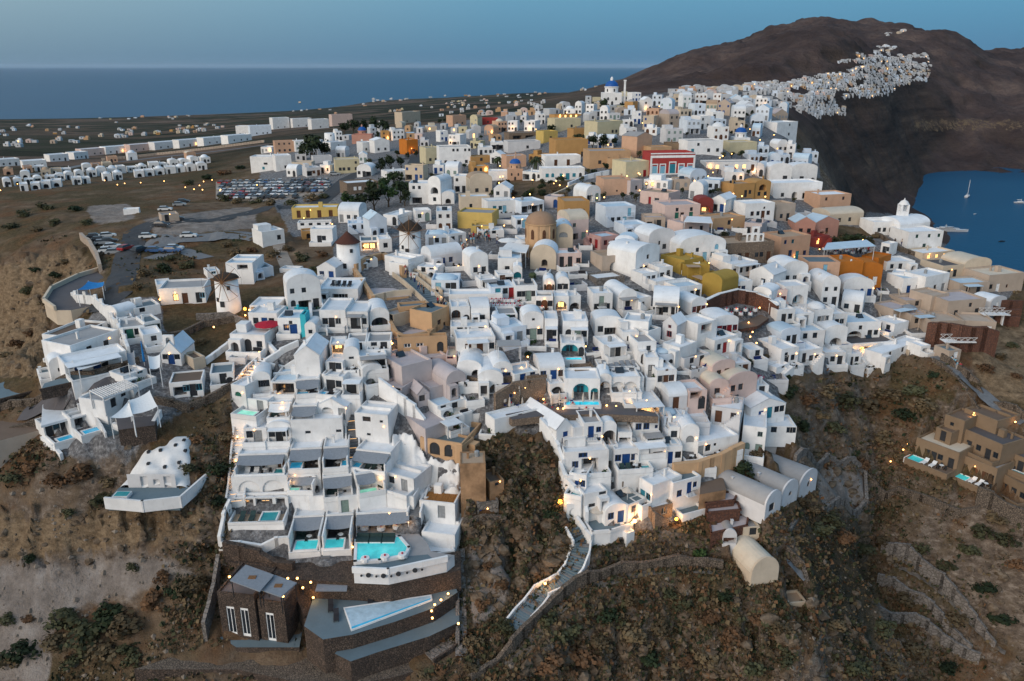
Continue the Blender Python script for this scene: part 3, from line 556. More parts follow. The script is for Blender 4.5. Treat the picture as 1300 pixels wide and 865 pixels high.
def build_house(p1, p2, h, D=6, roof='flat', col='white', ops=None, ter=0, par=.8, rcol=None, fnd=5, pool=None, sail=None, div=0, perg=None, name='house', label=None, cat='house', chim=None, seed=0, floor=None, rim=.4, rise=None, step=None, group=None, base=None, lamp=0, deckz=0, far=False, awn=None, top=None, roofcut=None, rec=None):
    """p1, p2: the foot of the front wall as world points at one level"""
    r = random.Random(seed*7919+13); p1, p2 = Vector(p1), Vector(p2); mid = (p1+p2)/2; dv = p2-p1; W = dv.length; rz = atan2(dv.y, dv.x)
    root = thing(name, label, cat, mid, rz, group); m = PLASTERS[col]; hx = W/2
    if name == 'house' and not label and near_auto(col, ter, mid, perg, sail, r): ter = r.choice([1.5, 1.9, 2.3]); floor = r.choice(['bluegrey', 'dark', 'grey', 'white', 'grey']); par = r.choice([.5, .8, .9]); autot = True
    else: autot = False
    n_ = Vector((-sin(rz), cos(rz), 0)); cs = [q-n_*(ter+.1) for q in (p1, mid, p2)]+[p1+n_*D*.5, p2+n_*D*.5]
    fnd = min(fnd+1.5, max(.8, max(q.z-float(zz) for q, zz in zip(cs, height(np.array([q.x for q in cs]), np.array([q.y for q in cs]))))+.7))
    if rcol is None: rcol = {'white': 'white', 'bluewhite': 'blue', 'greywhite': 'white'}.get(col, r.choice(['grey', 'cream', 'tan']) if col not in ('mauve', 'beige') else 'mauve')
    mr = ROOFS.get(rcol) or PLASTERS[rcol]; near = not far
    sx = auto_ops(r, W, h) if ops is None else ops; O = parse_ops(sx, W, h) if sx else []
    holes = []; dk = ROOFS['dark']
    for k, x, z, w_, hh, p in O:
        if k == 'o': continue
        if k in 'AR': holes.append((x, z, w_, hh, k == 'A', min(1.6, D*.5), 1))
        elif near: holes.append((x, z, w_, hh, k in 'avV', .22, None))
    b = MB(); top_z = h
    b.front(-hx, hx, -fnd, h, holes)
    back = D
    if roof == 'vault':
        rs = rise if rise is not None else min(W*.42, 1.7)
        n = 12; A = [(-cos(pi*i/n)*hx, h+sin(pi*i/n)*(rs+.16)) for i in range(n+1)]
        b.q(*[(a, 0, c) for a, c in A[::-1]]); 
        for (ax, az), (bx, bz) in zip(A, A[1:]): b.q((ax,0,az), (bx,0,bz), (bx,.3,bz), (ax,.3,az))
        b.q(*[(a, .3, c) for a, c in A])
        b.q((-hx,0,-fnd), (-hx,0,h), (-hx,back,h), (-hx,back,-fnd)); b.q((hx,0,h), (hx,0,-fnd), (hx,back,-fnd), (hx,back,h)); b.q((hx,back,-fnd), (-hx,back,-fnd), (-hx,back,h), (hx,back,h))
        rb = MB(); rb.barrel(-hx+.02, hx-.02, .3, back, h, rs, 12, 0, (False, True))
    elif roof == 'gable':
        rs = rise if rise is not None else W*.3
        b.q((-hx,0,h), (hx,0,h), (0,0,h+rs)); b.q((-hx,back,h), (0,back,h+rs), (hx,back,h))
        b.q((-hx,0,-fnd), (-hx,0,h), (-hx,back,h), (-hx,back,-fnd)); b.q((hx,0,h), (hx,0,-fnd), (hx,back,-fnd), (hx,back,h)); b.q((hx,back,-fnd), (-hx,back,-fnd), (-hx,back,h), (hx,back,h))
        rb = MB(); t = .14
        for sgn in (-1, 1):
            e = [(sgn*(hx+.12), h-.08), (0, h+rs), (0, h+rs+t), (sgn*(hx+.12), h-.08+t)]
            P = lambda y: [(a, y, c) for a, c in e]
            f, g = P(.04), P(back+.05)
            rb.q(*f); rb.q(*g[::-1])
            for i in range(4): rb.q(f[i-1], f[i], g[i], g[i-1])
    elif roof == 'xvault':                       # barrel lying along the front
        rs = rise if rise is not None else min(D*.4, 1.8)
        b.q((-hx,0,-fnd), (-hx,0,h), (-hx,back,h), (-hx,back,-fnd)); b.q((hx,0,h), (hx,0,-fnd), (hx,back,-fnd), (hx,back,h)); b.q((hx,back,-fnd), (-hx,back,-fnd), (-hx,back,h), (hx,back,h))
        rb = MB(); rb.barrel(-hx, hx, 0, back, h, rs, 12, 0, (True, True), 'x')
    else:
        t = .26; zr = h-rim
        for sg in (-1, 1):
            xo, xi = sg*hx, sg*(hx-t)
            b.q((xo,0,-fnd), (xo,0,h), (xo,back,h), (xo,back,-fnd)); b.q((xi,t,zr), (xi,back-t,zr), (xi,back-t,h), (xi,t,h)); b.q((xo,0,h), (xi,t,h), (xi,back-t,h), (xo,back,h))
        b.q((hx,back,-fnd), (-hx,back,-fnd), (-hx,back,h), (hx,back,h)); b.q((-hx+t,t,zr), (hx-t,t,zr), (hx-t,t,h), (-hx+t,t,h)); b.q((-hx+t,back-t,zr), (hx-t,back-t,zr), (hx-t,back-t,h), (-hx+t,back-t,h))
        b.q((-hx,0,h), (hx,0,h), (hx-t,t,h), (-hx+t,t,h)); b.q((-hx,back,h), (-hx+t,back-t,h), (hx-t,back-t,h), (hx,back,h))
        rb = MB()
        if roof == 'dome':
            rb.q((-hx+t,t,zr), (hx-t,t,zr), (hx-t,back-t,zr), (-hx+t,back-t,zr)); rr = min(hx, back/2)*.82
            rb.lathe(0, back/2, [(rr*cos(a), zr+.1+rr*(rise or .75)*sin(a)) for a in [pi/2*i/7 for i in range(8)]], 20)
        elif roofcut:                            # stepped roof with a raised rear block
            rb.q((-hx+t,t,zr), (hx-t,t,zr), (hx-t,back-t,zr), (-hx+t,back-t,zr)); b.box(-hx*.9, hx*roofcut, back*.45, back-.3, zr, h+1.1)
        else: rb.q((-hx+t,t,zr), (hx-t,t,zr), (hx-t,back-t,zr), (-hx+t,back-t,zr))
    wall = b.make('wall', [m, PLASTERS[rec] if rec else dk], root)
    rb.make('roof', mr, root, smooth=roof in ('vault', 'dome', 'xvault'))
    for k, x, z, w_, hh, p in O:
        yy = .14 if near else -.03
        if k in 'AR':
            yy = min(1.6, D*.5)-.06
            if w_ > 1.6:
                nw = max(1, int(w_/1.7)); lit = p == 'L'
                for i in range(nw):
                    fx = x+((i+.5)/nw-.5)*w_*.8; o = inst('glass_door', unit('window', 'y' if lit else p), root, (fx, yy, z), 0, (min(1.3, w_*.8/nw), 1, hh*.72))
                    inst('pane', unit('pane', 'L' if lit else 'k'), o, (0, .01, 0))
            continue
        if k in 'dDa' : 
            inst('door', unit('arch' if k == 'a' else 'door', p if p != 'L' else 'n'), root, (x, yy, z), 0, (w_, 1, hh))
            if k == 'D':
                bb = MB(); bb.box(x-w_*.9, x+w_*.9, -.9, -.003, z-.14, z); bb.make('balcony', m, root)
                bb = MB()
                for i in range(7): bb.bar((x-w_*.85+i*w_*1.7/6, -.85, z), (x-w_*.85+i*w_*1.7/6, -.85, z+.9), .025, 4)
                bb.bar((x-w_*.88, -.85, z+.9), (x+w_*.88, -.85, z+.9), .035, 4); bb.make('railing', IRON, root)
        elif k in 'vV' or (k == 'o'): 
            o = inst('window', unit('arch', p if p != 'L' else 'k'), root, (x, yy if k != 'o' else -.03, z), 0, (w_, 1, hh))
        elif far: inst('window', LITSH if p == 'L' else unit('shutter', p), root, (x, yy, z), 0, (w_, 1, hh))
        else:
            o = inst('window', unit('window', p if p != 'L' else 'n'), root, (x, yy, z), 0, (w_, 1, hh)); inst('pane', unit('pane', p), o, (0, .01, 0))
    if chim is None: chim = 1 if r.random() < .3 and roof != 'dome' else 0
    if not far and name == 'house' and not label and W > 3.4 and mid.y < 215 and not sail and not perg:
        q = r.random(); sg = r.choice([-1, 1])
        if q < .34:                              # a porch block at one end of the front
            pw = min(2.2, W*.42); cx = sg*(hx-pw/2-.05); ph = min(h-.5, 2.5); dp = r.uniform(.9, 1.3)
            if not any(o[0] in 'daAR' and abs(o[1]-cx) < pw/2+o[3]/2 for o in O):
                c = MB(); c.front(cx-pw/2, cx+pw/2, -fnd, ph, [(cx, 0, pw*.62, ph*.8, r.random() < .5, dp-.05, 1)], -dp); c.q((cx-pw/2,-dp,ph),(cx+pw/2,-dp,ph),(cx+pw/2,-.004,ph),(cx-pw/2,-.004,ph)); c.q((cx-pw/2,-.004,-fnd),(cx-pw/2,-dp,-fnd),(cx-pw/2,-dp,ph),(cx-pw/2,-.004,ph)); c.q((cx+pw/2,-dp,-fnd),(cx+pw/2,-.004,-fnd),(cx+pw/2,-.004,ph),(cx+pw/2,-dp,ph)); c.make('porch', [m, dk], root)
        elif q < .56:                            # steps running up along the front wall
            n_s = 7; x0 = sg*(hx-.1); c = MB(); rh = min(h-.4, 2.4)/n_s; dw = doors_clear = [o for o in O if o[0] in 'daAR' and abs(o[1]-sg*(hx-1.4)) < 1.4+o[3]/2]
            if not dw:
                for i in range(n_s): a_, b_ = sorted((x0-sg*i*.36, x0-sg*(i+1)*.36)); c.box(a_, b_, -.95, -.006, -fnd, rh*(n_s-i))
                c.make('outside_stair', m, root)
    if roof == 'flat' and not far and W > 3.2 and r.random() < .5 and not sail: roof_clutter(root, W, D, h-rim, r, m)
    for i in range(chim):
        cx = (r.random()-.5)*W*.7; cy = D*(.4+.4*r.random()); zt = h+(.75 if roof == 'flat' else 1.6); c = MB()
        c.box(cx-.19, cx+.19, cy-.19, cy+.19, h-.5, zt); c.box(cx-.25, cx+.25, cy-.25, cy+.25, zt+.003, zt+.09); c.make('chimney', m, root)
    if ter:                                      # terrace in front with parapet, side walls, pool, shade
        fm = ROOFS.get(floor or 'white') or PLASTERS.get(floor) or ROOFS['grey']; t = .25; c = MB(); pz = deckz-.02
        px0 = px1 = None; holes = []
        if pool:
            px0, px1 = -hx+pool[1]*W, -hx+pool[2]*W; py0, py1 = -ter+.35, -ter+.35+(pool[3] if len(pool) > 3 else 2.4); py1 = min(py1, -.8)
        c.box(-hx, hx, -ter, -.004, -fnd, pz, 0); dck = c.make('terrace', [fm if False else PLASTERS[col]], root)
        fl = MB()
        if pool:
            for a0, a1, b0, b1 in ((-hx+t, px0, -ter+t, -.01), (px1, hx-t, -ter+t, -.01), (px0, px1, py1, -.01), (px0, px1, -ter+t, py0)):
                if a1-a0 > .05 and b1-b0 > .05: fl.q((a0,b0,pz+.006), (a1,b0,pz+.006), (a1,b1,pz+.006), (a0,b1,pz+.006))
            zp = pz+(pool[4] if len(pool) > 4 else .5); pb = MB(); e = .22
            for a0, a1, b0, b1 in ((px0, px1, py0-e, py0), (px0, px1, py1, py1+e), (px0-e, px0, py0-e, py1+e), (px1, px1+e, py0-e, py1+e)): pb.box(a0, a1, b0, b1, -.8, zp)
            po = pb.make('plunge_pool', WHITE, root); wt = MB(); wt.q((px0,py0,zp-.1), (px1,py0,zp-.1), (px1,py1,zp-.1), (px0,py1,zp-.1)); wt.make('water', POOL[pool[0]], po)
        else: fl.q((-hx+t,-ter+t,pz+.006), (hx-t,-ter+t,pz+.006), (hx-t,-.01,pz+.006), (-hx+t,-.01,pz+.006))
        fl.make('paving', fm, root)
        if autot: dress_terrace(root, W, ter, pz, r, O)
        elif ter >= 2 and (pool or sail):
            mm = Matrix.Translation(root.location) @ Matrix.Rotation(root.rotation_euler.z, 4, 'Z'); k_ = r.choice(['lounger_dark', 'lounger_green', 'lounger_white']); xs_ = [u for u in (-.30, -.12, .06, .24, .38) if not pool or not (pool[1]-.06 < u+.5 < pool[2]+.06) or ter > 4]
            for u in xs_[:2]: DRESS.append((k_, mm @ Vector((u*W, -ter*.5 if ter < 4 else -1.5, pz+.02)), root.rotation_euler.z, root))
            for u in xs_[2:3]: DRESS.append(('table', mm @ Vector((u*W, -ter*.42, pz+.02)), root.rotation_euler.z, root))
        if par:
            e = MB(); e.box(-hx, hx, -ter+.003, -ter+t, pz, pz+par); sh = div if div else par
            e.box(-hx, -hx+t, -ter+t, -.006, pz, pz+sh); e.box(hx-t, hx, -ter+t, -.006, pz, pz+sh); e.make('parapet', m, root)
    if sail:                                     # stretched shade over the terrace
        sc_, x0, x1, dep = sail; a, c = -hx+x0*W, -hx+x1*W; s_ = MB(); zt = h-.25; n = 6; V = []
        for j in range(4):
            for i in range(n+1):
                u = i/n; v = j/3; V.append((a+(c-a)*u, -.02-v*dep, zt-.55*v-.25*sin(pi*u)*v))
        for j in range(3):
            for i in range(n): k = j*(n+1)+i; s_.q(V[k], V[k+1], V[k+n+2], V[k+n+1]); s_.q(*[(q[0], q[1], q[2]-.03) for q in (V[k+n+1], V[k+n+2], V[k+1], V[k])])
        s_.make('shade_sail', CLOTH[sc_], root, True)
        for xx in (a+.1, c-.1):
            s_ = MB(); s_.bar((xx, -dep, pz if ter else 0), (xx, -dep, zt-.5), .05, 6); s_.make('post', STEELW, root)
    if perg:
        sc_, x0, x1, dep = perg; a, c = -hx+x0*W, -hx+x1*W; zt = min(h-.15, 2.7); s_ = MB(); s_.box(a, c, -dep, -.01, zt, zt+.12); s_.make('canopy', ROOFS.get(sc_) or CLOTH[sc_], root)
        for xx in (a+.12, c-.12): s_ = MB(); s_.box(xx-.09, xx+.09, -dep+.1, -dep+.28, -.1, zt-.003); s_.make('post', m, root)
    if awn:
        s_ = MB(); a = awn; s_.q((-hx*.9,-.02,2.7), (hx*.9,-.02,2.7), (hx*.9,-1.6,2.1), (-hx*.9,-1.6,2.1)); s_.q((-hx*.9,-1.6,2.06), (hx*.9,-1.6,2.06), (hx*.9,-.02,2.66), (-hx*.9,-.02,2.66)); s_.make('awning', CLOTH[a], root)
    if top == 'timber':
        for i in range(16): c = MB(); a = -hx+.35+i*(W-.7)/16; c.box(a, a+(W-.7)/16*.86, .35, D*.62, h-rim+.02, h-rim+.12+.02*(i % 3)); c.make('plank', TIMBER, root)
    if top == 'mansion':
        for z0, z1, pr in ((h-.35, h+.02, .18), (h-1.5, h-.75, .10), (-.1, .35, .12)): c = MB(); c.box(-hx-.06, hx+.06, -pr, -.004, z0, z1); c.make('cornice', WHITE, root)
        for a in (-hx+.2, hx-.2): c = MB(); c.box(a-.3, a+.3, -.12, -.004, .353, h-1.51); c.make('corner_pillar', WHITE, root)
        for k, x, z, w_, hh, p in O: 
            c = MB(); w2 = w_/2+.3; c.box(x-w2, x-w_/2, -.1, -.004, .353, hh+.4); c.box(x+w_/2, x+w2, -.1, -.004, .353, hh+.4); c.box(x-w2, x+w2, -.1, -.004, hh+.403, hh+.75); c.make('door_surround', WHITE, root)
    q = proj(*mid); e1 = proj(*p1); e2 = proj(*p2)
    HOUSES.append(dict(root=root, px=q[0], py=q[1]-h*vscale(mid)/2, w=abs(e2[0]-e1[0]), col=col, roof=roof, ops=O, label=label, stor=2 if h > 4.6 else 1, ter=ter, pool=pool, name=name, sail=sail, perg=perg, W=W))
    return root
_b = MB(); _b.box(-.5, .5, -.04, 0, 0, 1); LITSH = _b.mesh('window', LIT)
OCC = np.zeros((865, 1300), bool)
_OX, _OY = np.meshgrid(np.arange(1300), np.arange(865))
def occupy(poly):
    xs = [p[0] for p in poly]; ys = [p[1] for p in poly]; x0, x1, y0, y1 = max(0, int(min(xs))), min(1300, int(max(xs))+2), max(0, int(min(ys))), min(865, int(max(ys))+2)
    if x1 <= x0 or y1 <= y0: return
    OCC[y0:y1, x0:x1] |= in_poly(_OX[y0:y1, x0:x1]+.5, _OY[y0:y1, x0:x1]+.5, poly)
def mark(p1, p2, h, D, ter):
    d = (p2-p1).normalized(); n = Vector((-d.y, d.x, 0)); z = Vector((0, 0, 1)); P = lambda q: proj(*q)
    occupy([P(p1), P(p2), P(p2+z*h), P(p1+z*h)]); occupy([P(p1+z*h), P(p2+z*h), P(p2+z*h+n*D), P(p1+z*h+n*D)])
    if ter: occupy([P(p1), P(p2), P(p2-n*ter), P(p1-n*ter)])
    occupy([P(p2), P(p2+z*h), P(p2+z*h+n*D), P(p2+n*D)]); occupy([P(p1), P(p1+z*h), P(p1+z*h+n*D), P(p1+n*D)])
PENDING = []
def Hs(x1, y1, x2, y2, hp, D=6, roof='flat', col='white', ops=None, **k): PENDING.append((x1, y1, x2, y2, hp, D, roof, col, ops, k))
def flush_houses():
    mids = pix_ground_many([((p[0]+p[2])/2, (p[1]+p[3])/2) for p in PENDING]); JOBS = []
    for i, (p, g) in enumerate(zip(PENDING, mids)):
        x1, y1, x2, y2, hp, D, roof, col, ops, k = p; k = dict(k); z = k.pop('z', None); z = (g.z if z is None else z)
        a, b = on_z(x1, y1, z), on_z(x2, y2, z); mid = (a+b)/2; h = hp/vscale(mid); far = mpp(mid) > .24
        k.setdefault('seed', int(x1*31+y1*7)); k.setdefault('far', far)
        mark(a, b, h, D, k.get('ter', 0)); JOBS.append(((a, b, h, D, roof, col, ops), k))
    shape_ground([(*q[:4], k.get('ter', 0)) for q, k in JOBS])
    for q, k in JOBS: build_house(*q, **k)
    PENDING.clear()
# ------------------------------------------------------------------ the houses: foot of the front wall in the photograph, height, depth, roof, colour, openings
# terraced white hotel on the cliff edge
Hs(298,651,367,649,18,1.7,'flat','white','R20L:2.6x2.4 R56L:2.4x2.4 R86L:1.3x2.4',ter=3.6,par=.5,pool=('teal',.56,.84,3.0),floor='tan',label='white suite with amber lit open rooms and long teal plunge pool at the cliff edge',lamp=1)
Hs(296,631,367,629,25,5,'flat','white','A30k:3.1x2.6 A73k:3.1x2.6',label='white terrace block with two wide dark arches above the amber lit suite')
Hs(304,597,367,595,20,5,'flat','white','w15k d35y w55k d85n',ter=3,par=.8,div=1.6,pool=('teal',.76,.97,2),sail=('grey',.02,.94,1.9),floor='dark')
Hs(311,563,340,562,19,5,'flat','white','w25k d60y:1.3',ter=1.5,floor='grey')
Hs(340,562,371,561,19,5,'vault','white','w20k d50k w75k',ter=1.5,rise=.8,floor='grey',perg=('white',.1,.9,1.4))
Hs(343,528,372,527,17,5,'flat','white','d30k w60L',ter=2.6,floor='grey',sail=('white',.05,.95,1.8))
Hs(309,520,341,524,15,5,'flat','white','d70y',ter=3.4,pool=('green',.1,.75,2),floor='white')
Hs(296,514,314,517,26,4,'flat','white','v45g:1.2x.8@1.6',label='white stair lodge with a dark green half round window beside the lit steps')
Hs(322,499,345,497,19,5,'vault','white','w25k w50k w75k',rise=.8)
Hs(345,503,377,503,18,7,'flat','white','R50k:3.4x2.2',rcol='blue',ter=1.2,floor='bluegrey',label='white block with pale blue flat roof and one wide dark opening above the green pool')
Hs(377,499,407,497,17,5,'flat','white','d60k:1.6 w25k',ter=2.6,pool=('blue',.06,.5,1.8),sail=('grey',.03,.97,2.0),floor='bluegrey')
Hs(412,497,437,499,20,5,'flat','white','d35k:1.5 w75k',ter=3,floor='bluegrey',pool=('blue',.02,.3,1.5))
Hs(373,533,404,532,18,5,'flat','white','d50k:1.5',ter=2,sail=('grey',.03,.97,2.2),floor='bluegrey')
Hs(404,531,440,534,16,5,'gable','white','A35b:1.9x1.1@.9 d85y',rec='turquoise',rise=1.3,label='white gabled house with a bright blue half moon window on the middle terrace')
Hs(371,559,436,556,25,5,'flat','white','w32k:.8x.45@1 w92k:.8x.45@1',label='broad blank white wall block with two tiny windows in the middle of the terraced hotel')
Hs(370,590,410,588,20,5,'flat','white','w15n d50k:1.6 w80k',ter=3.2,div=2,pool=('blue',.04,.4,1.9,.9),sail=('grey',.02,.98,2.3),floor='tan')
Hs(412,588,444,586,20,5,'flat','white','d25k:1.4 w60n',ter=3.2,div=2,pool=('blue',.74,.97,1.7,.9),sail=('grey',.02,.98,2.2),floor='tan')
Hs(370,620,402,620,16,5,'flat','white','w20L d70n',ter=2.2,div=1.8,pool=('green',.03,.4,1.5,.6),sail=('grey',.02,.98,1.2),floor='tan',lamp=1)
Hs(411,628,448,624,22,5,'flat','white','d30k:1.4 w55k w75k',ter=2.5,div=1.8,sail=('grey',.02,.98,2.0),floor='bluegrey')
Hs(393,648,428,646,17,4,'flat','white','',label='blank white cube between the lit suite and the long facade of green doors')
Hs(430,652,492,645,20,5,'flat','white','d14s d58s',label='long white facade with two sage green doors above the lit main pool')
Hs(492,646,526,650,19,5,'flat','white','w68k:.8x.8')
Hs(452,623,486,617,21,5,'flat','white','w20k d70n w85L',ter=2.6,div=1.6,pool=('green',.03,.72,1.7,.5),sail=('grey',.02,.7,2.0),floor='grey',lamp=1)
Hs(486,617,526,628,19,5,'flat','white','d70y w30k',ter=2)
Hs(453,590,497,595,20,5,'flat','white','d40g:1.5 d65g:1.5',ter=2.6,div=1.8,pool=('blue',.03,.24,1.6,.9),sail=('grey',.02,.98,2.1),floor='bluegrey')
Hs(452,556,494,560,32,5,'flat','white','w36k:1.3x.8@3 w80k:.5x.4@3 w40k:.6x.4@.6',label='tall blank white block with a dark double window beside the whitewashed rock slope')
Hs(533,655,578,660,20,5,'flat','white','d62y',rcol='tan',label='low white house with an orange timber plank roof at the cliff stair',top='timber')
Hs(536,695,578,700,20,6,'flat','white','',label='blank white wedge shaped block beside the curved pool terrace')
Hs(545,722,578,717,18,5,'flat','white','R35y:2.6x1.8 R80k:1.3x1.8',label='low white kiosk with two wide dark openings at the corner of the pool terrace')
Hs(374,676,413,674,20,4.5,'flat','white','R50k:4x2.1',ter=5.4,par=.1,div=2.4,pool=('lit',.18,.86,2.3,.35),sail=('grey',.03,.97,2.4),floor='grey',fnd=1.4)
Hs(415,674,450,672,20,4.5,'flat','white','R50k:3.4x2.1',ter=5.4,par=.1,div=2.4,pool=('lit',.0,.70,2.3,.35),sail=('grey',.03,.97,2.4),floor='grey',fnd=1.4)
Hs(437,468,457,467,20,5,'vault','white','w50k:.8x.4@1.6',rise=.9)
Hs(457,470,492,467,17,5,'flat','white','d30k w60k d80k',ter=2.4,pool=('green',.05,.5,1.3),perg=('grey',.02,.96,1.8),floor='bluegrey')
Hs(437,500,461,500,18,5,'flat','white','d40k:1.6',ter=2.4,perg=('white',.04,.96,1.8),floor='dark')
Hs(461,488,486,484,18,4,'vault','white','A45n:1.9x2.2',rise=.6)
Hs(441,447,466,446,12,5,'flat','white','w30k d60k',rcol='grey'); Hs(466,446,497,445,12,5,'flat','white','w30k d70k',rcol='grey')
Hs(419,450,440,449,13,4,'flat','white','R50L:2x1.7',lamp=1); Hs(376,482,408,482,30,7,'gable','white','',rise=1.6,label='plain white shed with a steep plastered gable at the head of the hotel')
Hs(414,475,436,476,16,4,'flat','white','d40k w75k',ter=2,floor='bluegrey')
# white villa beside the castle
Hs(407,418,440,418,24,8,'flat','white','w20k d45k w70y',ter=1.5,floor='white'); Hs(440,418,468,418,22,7,'flat','white','d35k d60y w80k',perg=('grey',.1,.8,2))
Hs(470,417,495,415,17,7,'vault','white','A50k:3x1.9',rise=1.1); Hs(404,381,455,381,14,9,'flat','white','u20y R55w:3x1.2',fnd=7)
Hs(489,344,519,350,20,5,'flat','white','w25k w60k',floor='bluegrey'); Hs(519,350,548,338,14,5,'flat','white','A20k:1.8x1.8 A60k:2.4x1.8')
Hs(427,347,456,346,15,4,'flat','white','w40k d60k:1x1.8',rcol='blue'); Hs(455,341,480,338,10,4,'flat','white','w50y',rcol='blue')
Hs(540,313,570,313,15,6,'dome','bluewhite','d25y w50k d80y',rise=.35); Hs(568,312,592,309,14,6,'flat','white','w30k d70y',rcol='blue')
Hs(458,318,481,317,12,6,'flat','white','R50L:3.6x1.8',rcol='bluegrey',lamp=1); Hs(482,320,498,319,16,5,'flat','white','w50k')
Hs(395,310,423,310,19,5,'flat','white','w60k d40k',ter=2); Hs(384,304,400,303,10,4,'flat','ochre','A50k:1x1.4'); Hs(470,302,492,300,22,6,'gable','bluewhite','w70k',rise=1.6); Hs(442,296,470,295,12,5,'flat','bluewhite','w30k w70k',rcol='blue')
Hs(334,312,362,308,17,6,'flat','white','w75k',roofcut=.3); Hs(371,277,429,276,13,6,'flat','yellow','d15n d35n d60n d85n',rcol='white',label='low yellow building with timber posts and a white roof above the brush field')
Hs(378,291,420,290,8,4,'flat','white','w15k w40k w65k w90k',rcol='grey'); Hs(355,345,378,346,4,3,'flat','white','')
Hs(548,372,583,372,16,6,'dome','bluewhite','d25l w60k d80k',rise=.35); Hs(530,350,556,352,12,4,'flat','white','w30k w70k',rcol='white')
Hs(597,352,620,350,24,6,'vault','white','w30k w75k',rise=1.1); Hs(632,350,662,350,22,6,'flat','white','w40k',rcol='blue',roofcut=.2)
Hs(651,358,663,358,17,4,'vault','white','A50t:1.6x1.6@.5',rec='turquoise',rise=.5); Hs(690,374,704,374,14,5,'vault','white','w20k a50L w80k',lamp=1); Hs(706,373,723,373,14,5,'vault','white','w28k w70k v50k:.5x.5@1.7')
Hs(680,395,702,395,19,4,'flat','white','w15k a50L:1.3x2.2 w85k',lamp=1,rcol='grey'); Hs(703,394,722,394,18,4,'flat','white','A50L:2.1x1.8',lamp=1); Hs(722,394,737,393,18,4,'flat','white','A50k:2x1.4')
Hs(632,414,657,413,15,5,'flat','white','w15k d45g:1.2 w75k',rcol='grey'); Hs(664,432,690,431,28,5,'vault','white','w20k d50s:1.2 w82k w50k:.5x.7@3.6',rise=1); Hs(691,433,708,433,28,5,'flat','white','d40k w75k',perg=('white',.05,.95,1.8))
Hs(714,434,746,434,26,6,'flat','white','a25k d60s w85k',perg=('white',.3,.98,1.8)); Hs(712,453,742,453,17,5,'flat','white','A35t:3x2.6 a88k:1x1.8',rec='turquoise',ter=2.4,par=.3,pool=('bright',.2,.85,1.6,.2),label='white cave house with a deep turquoise grotto and small blue pool')
Hs(573,416,597,415,26,5,'flat','white','A18n:1.7x1.9@1.4 a80k',rcol='white'); Hs(598,414,622,413,22,6,'xvault','white','w15k w60k',rise=1); Hs(572,430,621,429,15,4,'flat','white','w25k w45y w80k',rcol='white')
Hs(580,452,629,449,22,5,'flat','white','w90k d30n d60n',ter=2,perg=('white',.25,.8,2)); Hs(624,424,633,424,18,4,'vault','white','w50k v50k:1x.6@1.6',rise=.5)
Hs(654,383,682,382,20,5,'flat','white','w20k w40k d60s:1.2 w82k',rcol='grey'); Hs(623,380,654,378,15,5,'flat','bluewhite','d30t w60k d85r'); Hs(570,388,638,387,14,4,'flat','white','')
Hs(610,368,632,366,12,4,'flat','white','d30k w70k',perg=('grey',.1,.9,2)); Hs(632,362,652,361,13,4,'flat','white','d30n R65n:2.4x1.6')
# grey pink mansion, tan arched house
Hs(511,490,549,480,24,8,'flat','mauve','',label='large mauve grey cube of the rambling mansion above the whitewashed rock',rcol='mauve')
Hs(531,517,546,514,15,9,'gable','mauve','w35k w65k:.5x.5@2',rise=1.1,rcol='mauve',label='small mauve gabled wing at the roof edge of the rambling mansion')
Hs(546,505,566,500,12,6,'flat','mauve','',rcol='mauve'); Hs(567,503,592,497,18,9,'vault','mauve','w35n w60n',rise=1.4,rcol='mauve'); Hs(484,500,511,505,12,7,'flat','mauve','w40k w80k',rcol='mauve')
Hs(536,464,567,458,8,6,'flat','palepink','d30r',rcol='mauve'); Hs(566,462,580,462,10,5,'flat','palepink','w40r:1x1'); Hs(556,530,592,520,14,6,'flat','white','d60k w20k',rcol='blue')
Hs(534,578,587,587,23,8,'flat','tan','a35k:1.7x2.1@.5 a70k:1.7x2.1@.5 w95n:.5x.5@1.6',rcol='bluegrey',rim=.9,label='tan house with two black arched windows on top of the whitewashed cliff')
Hs(587,587,602,575,20,8,'flat','tan','w50n:.5x.5@1.6',rcol='bluegrey'); Hs(566,548,590,541,15,5,'flat','white','d55n w25k',perg=('white',-.3,.5,2.4),rcol='white')
Hs(585,634,617,633,44,4,'flat','tanstone','',rcol='tan',rim=.1,label='tall raw tan rock cube under the arched tan house'); Hs(606,657,633,654,18,5,'flat','greystone','d25b:1x1.2',rcol='earth',label='ruined grey stone hut with a small blue door on the cliff'); Hs(622,630,640,626,17,4,'flat','tanstone','w50k:.6x.5@1.5',rcol='earth')
# castle
Hs(505,449,568,446,20,1.8,'flat','tan','w20w:1.2x.7@1 w45w:1.2x.7@1 a86k:1.1x1.8',rcol='mauve',rim=.8,label='lower tan castle block with two white shutters and an arched doorway'); Hs(508,411,545,408,21,3,'flat','tan','d8t:.8x2 w28k d70t:1.4x2.3 w52n u28n u72n',rcol='bluegrey',label='tan castle facade with teal doors at the back of the courtyard')
Hs(549,424,571,414,26,5,'flat','tan','w40n w70n:.7x.8@.4',rcol='bluegrey',label='tan castle tower wall below the stepped ramp'); Hs(486,409,500,414,14,4,'flat','cream','w80k')
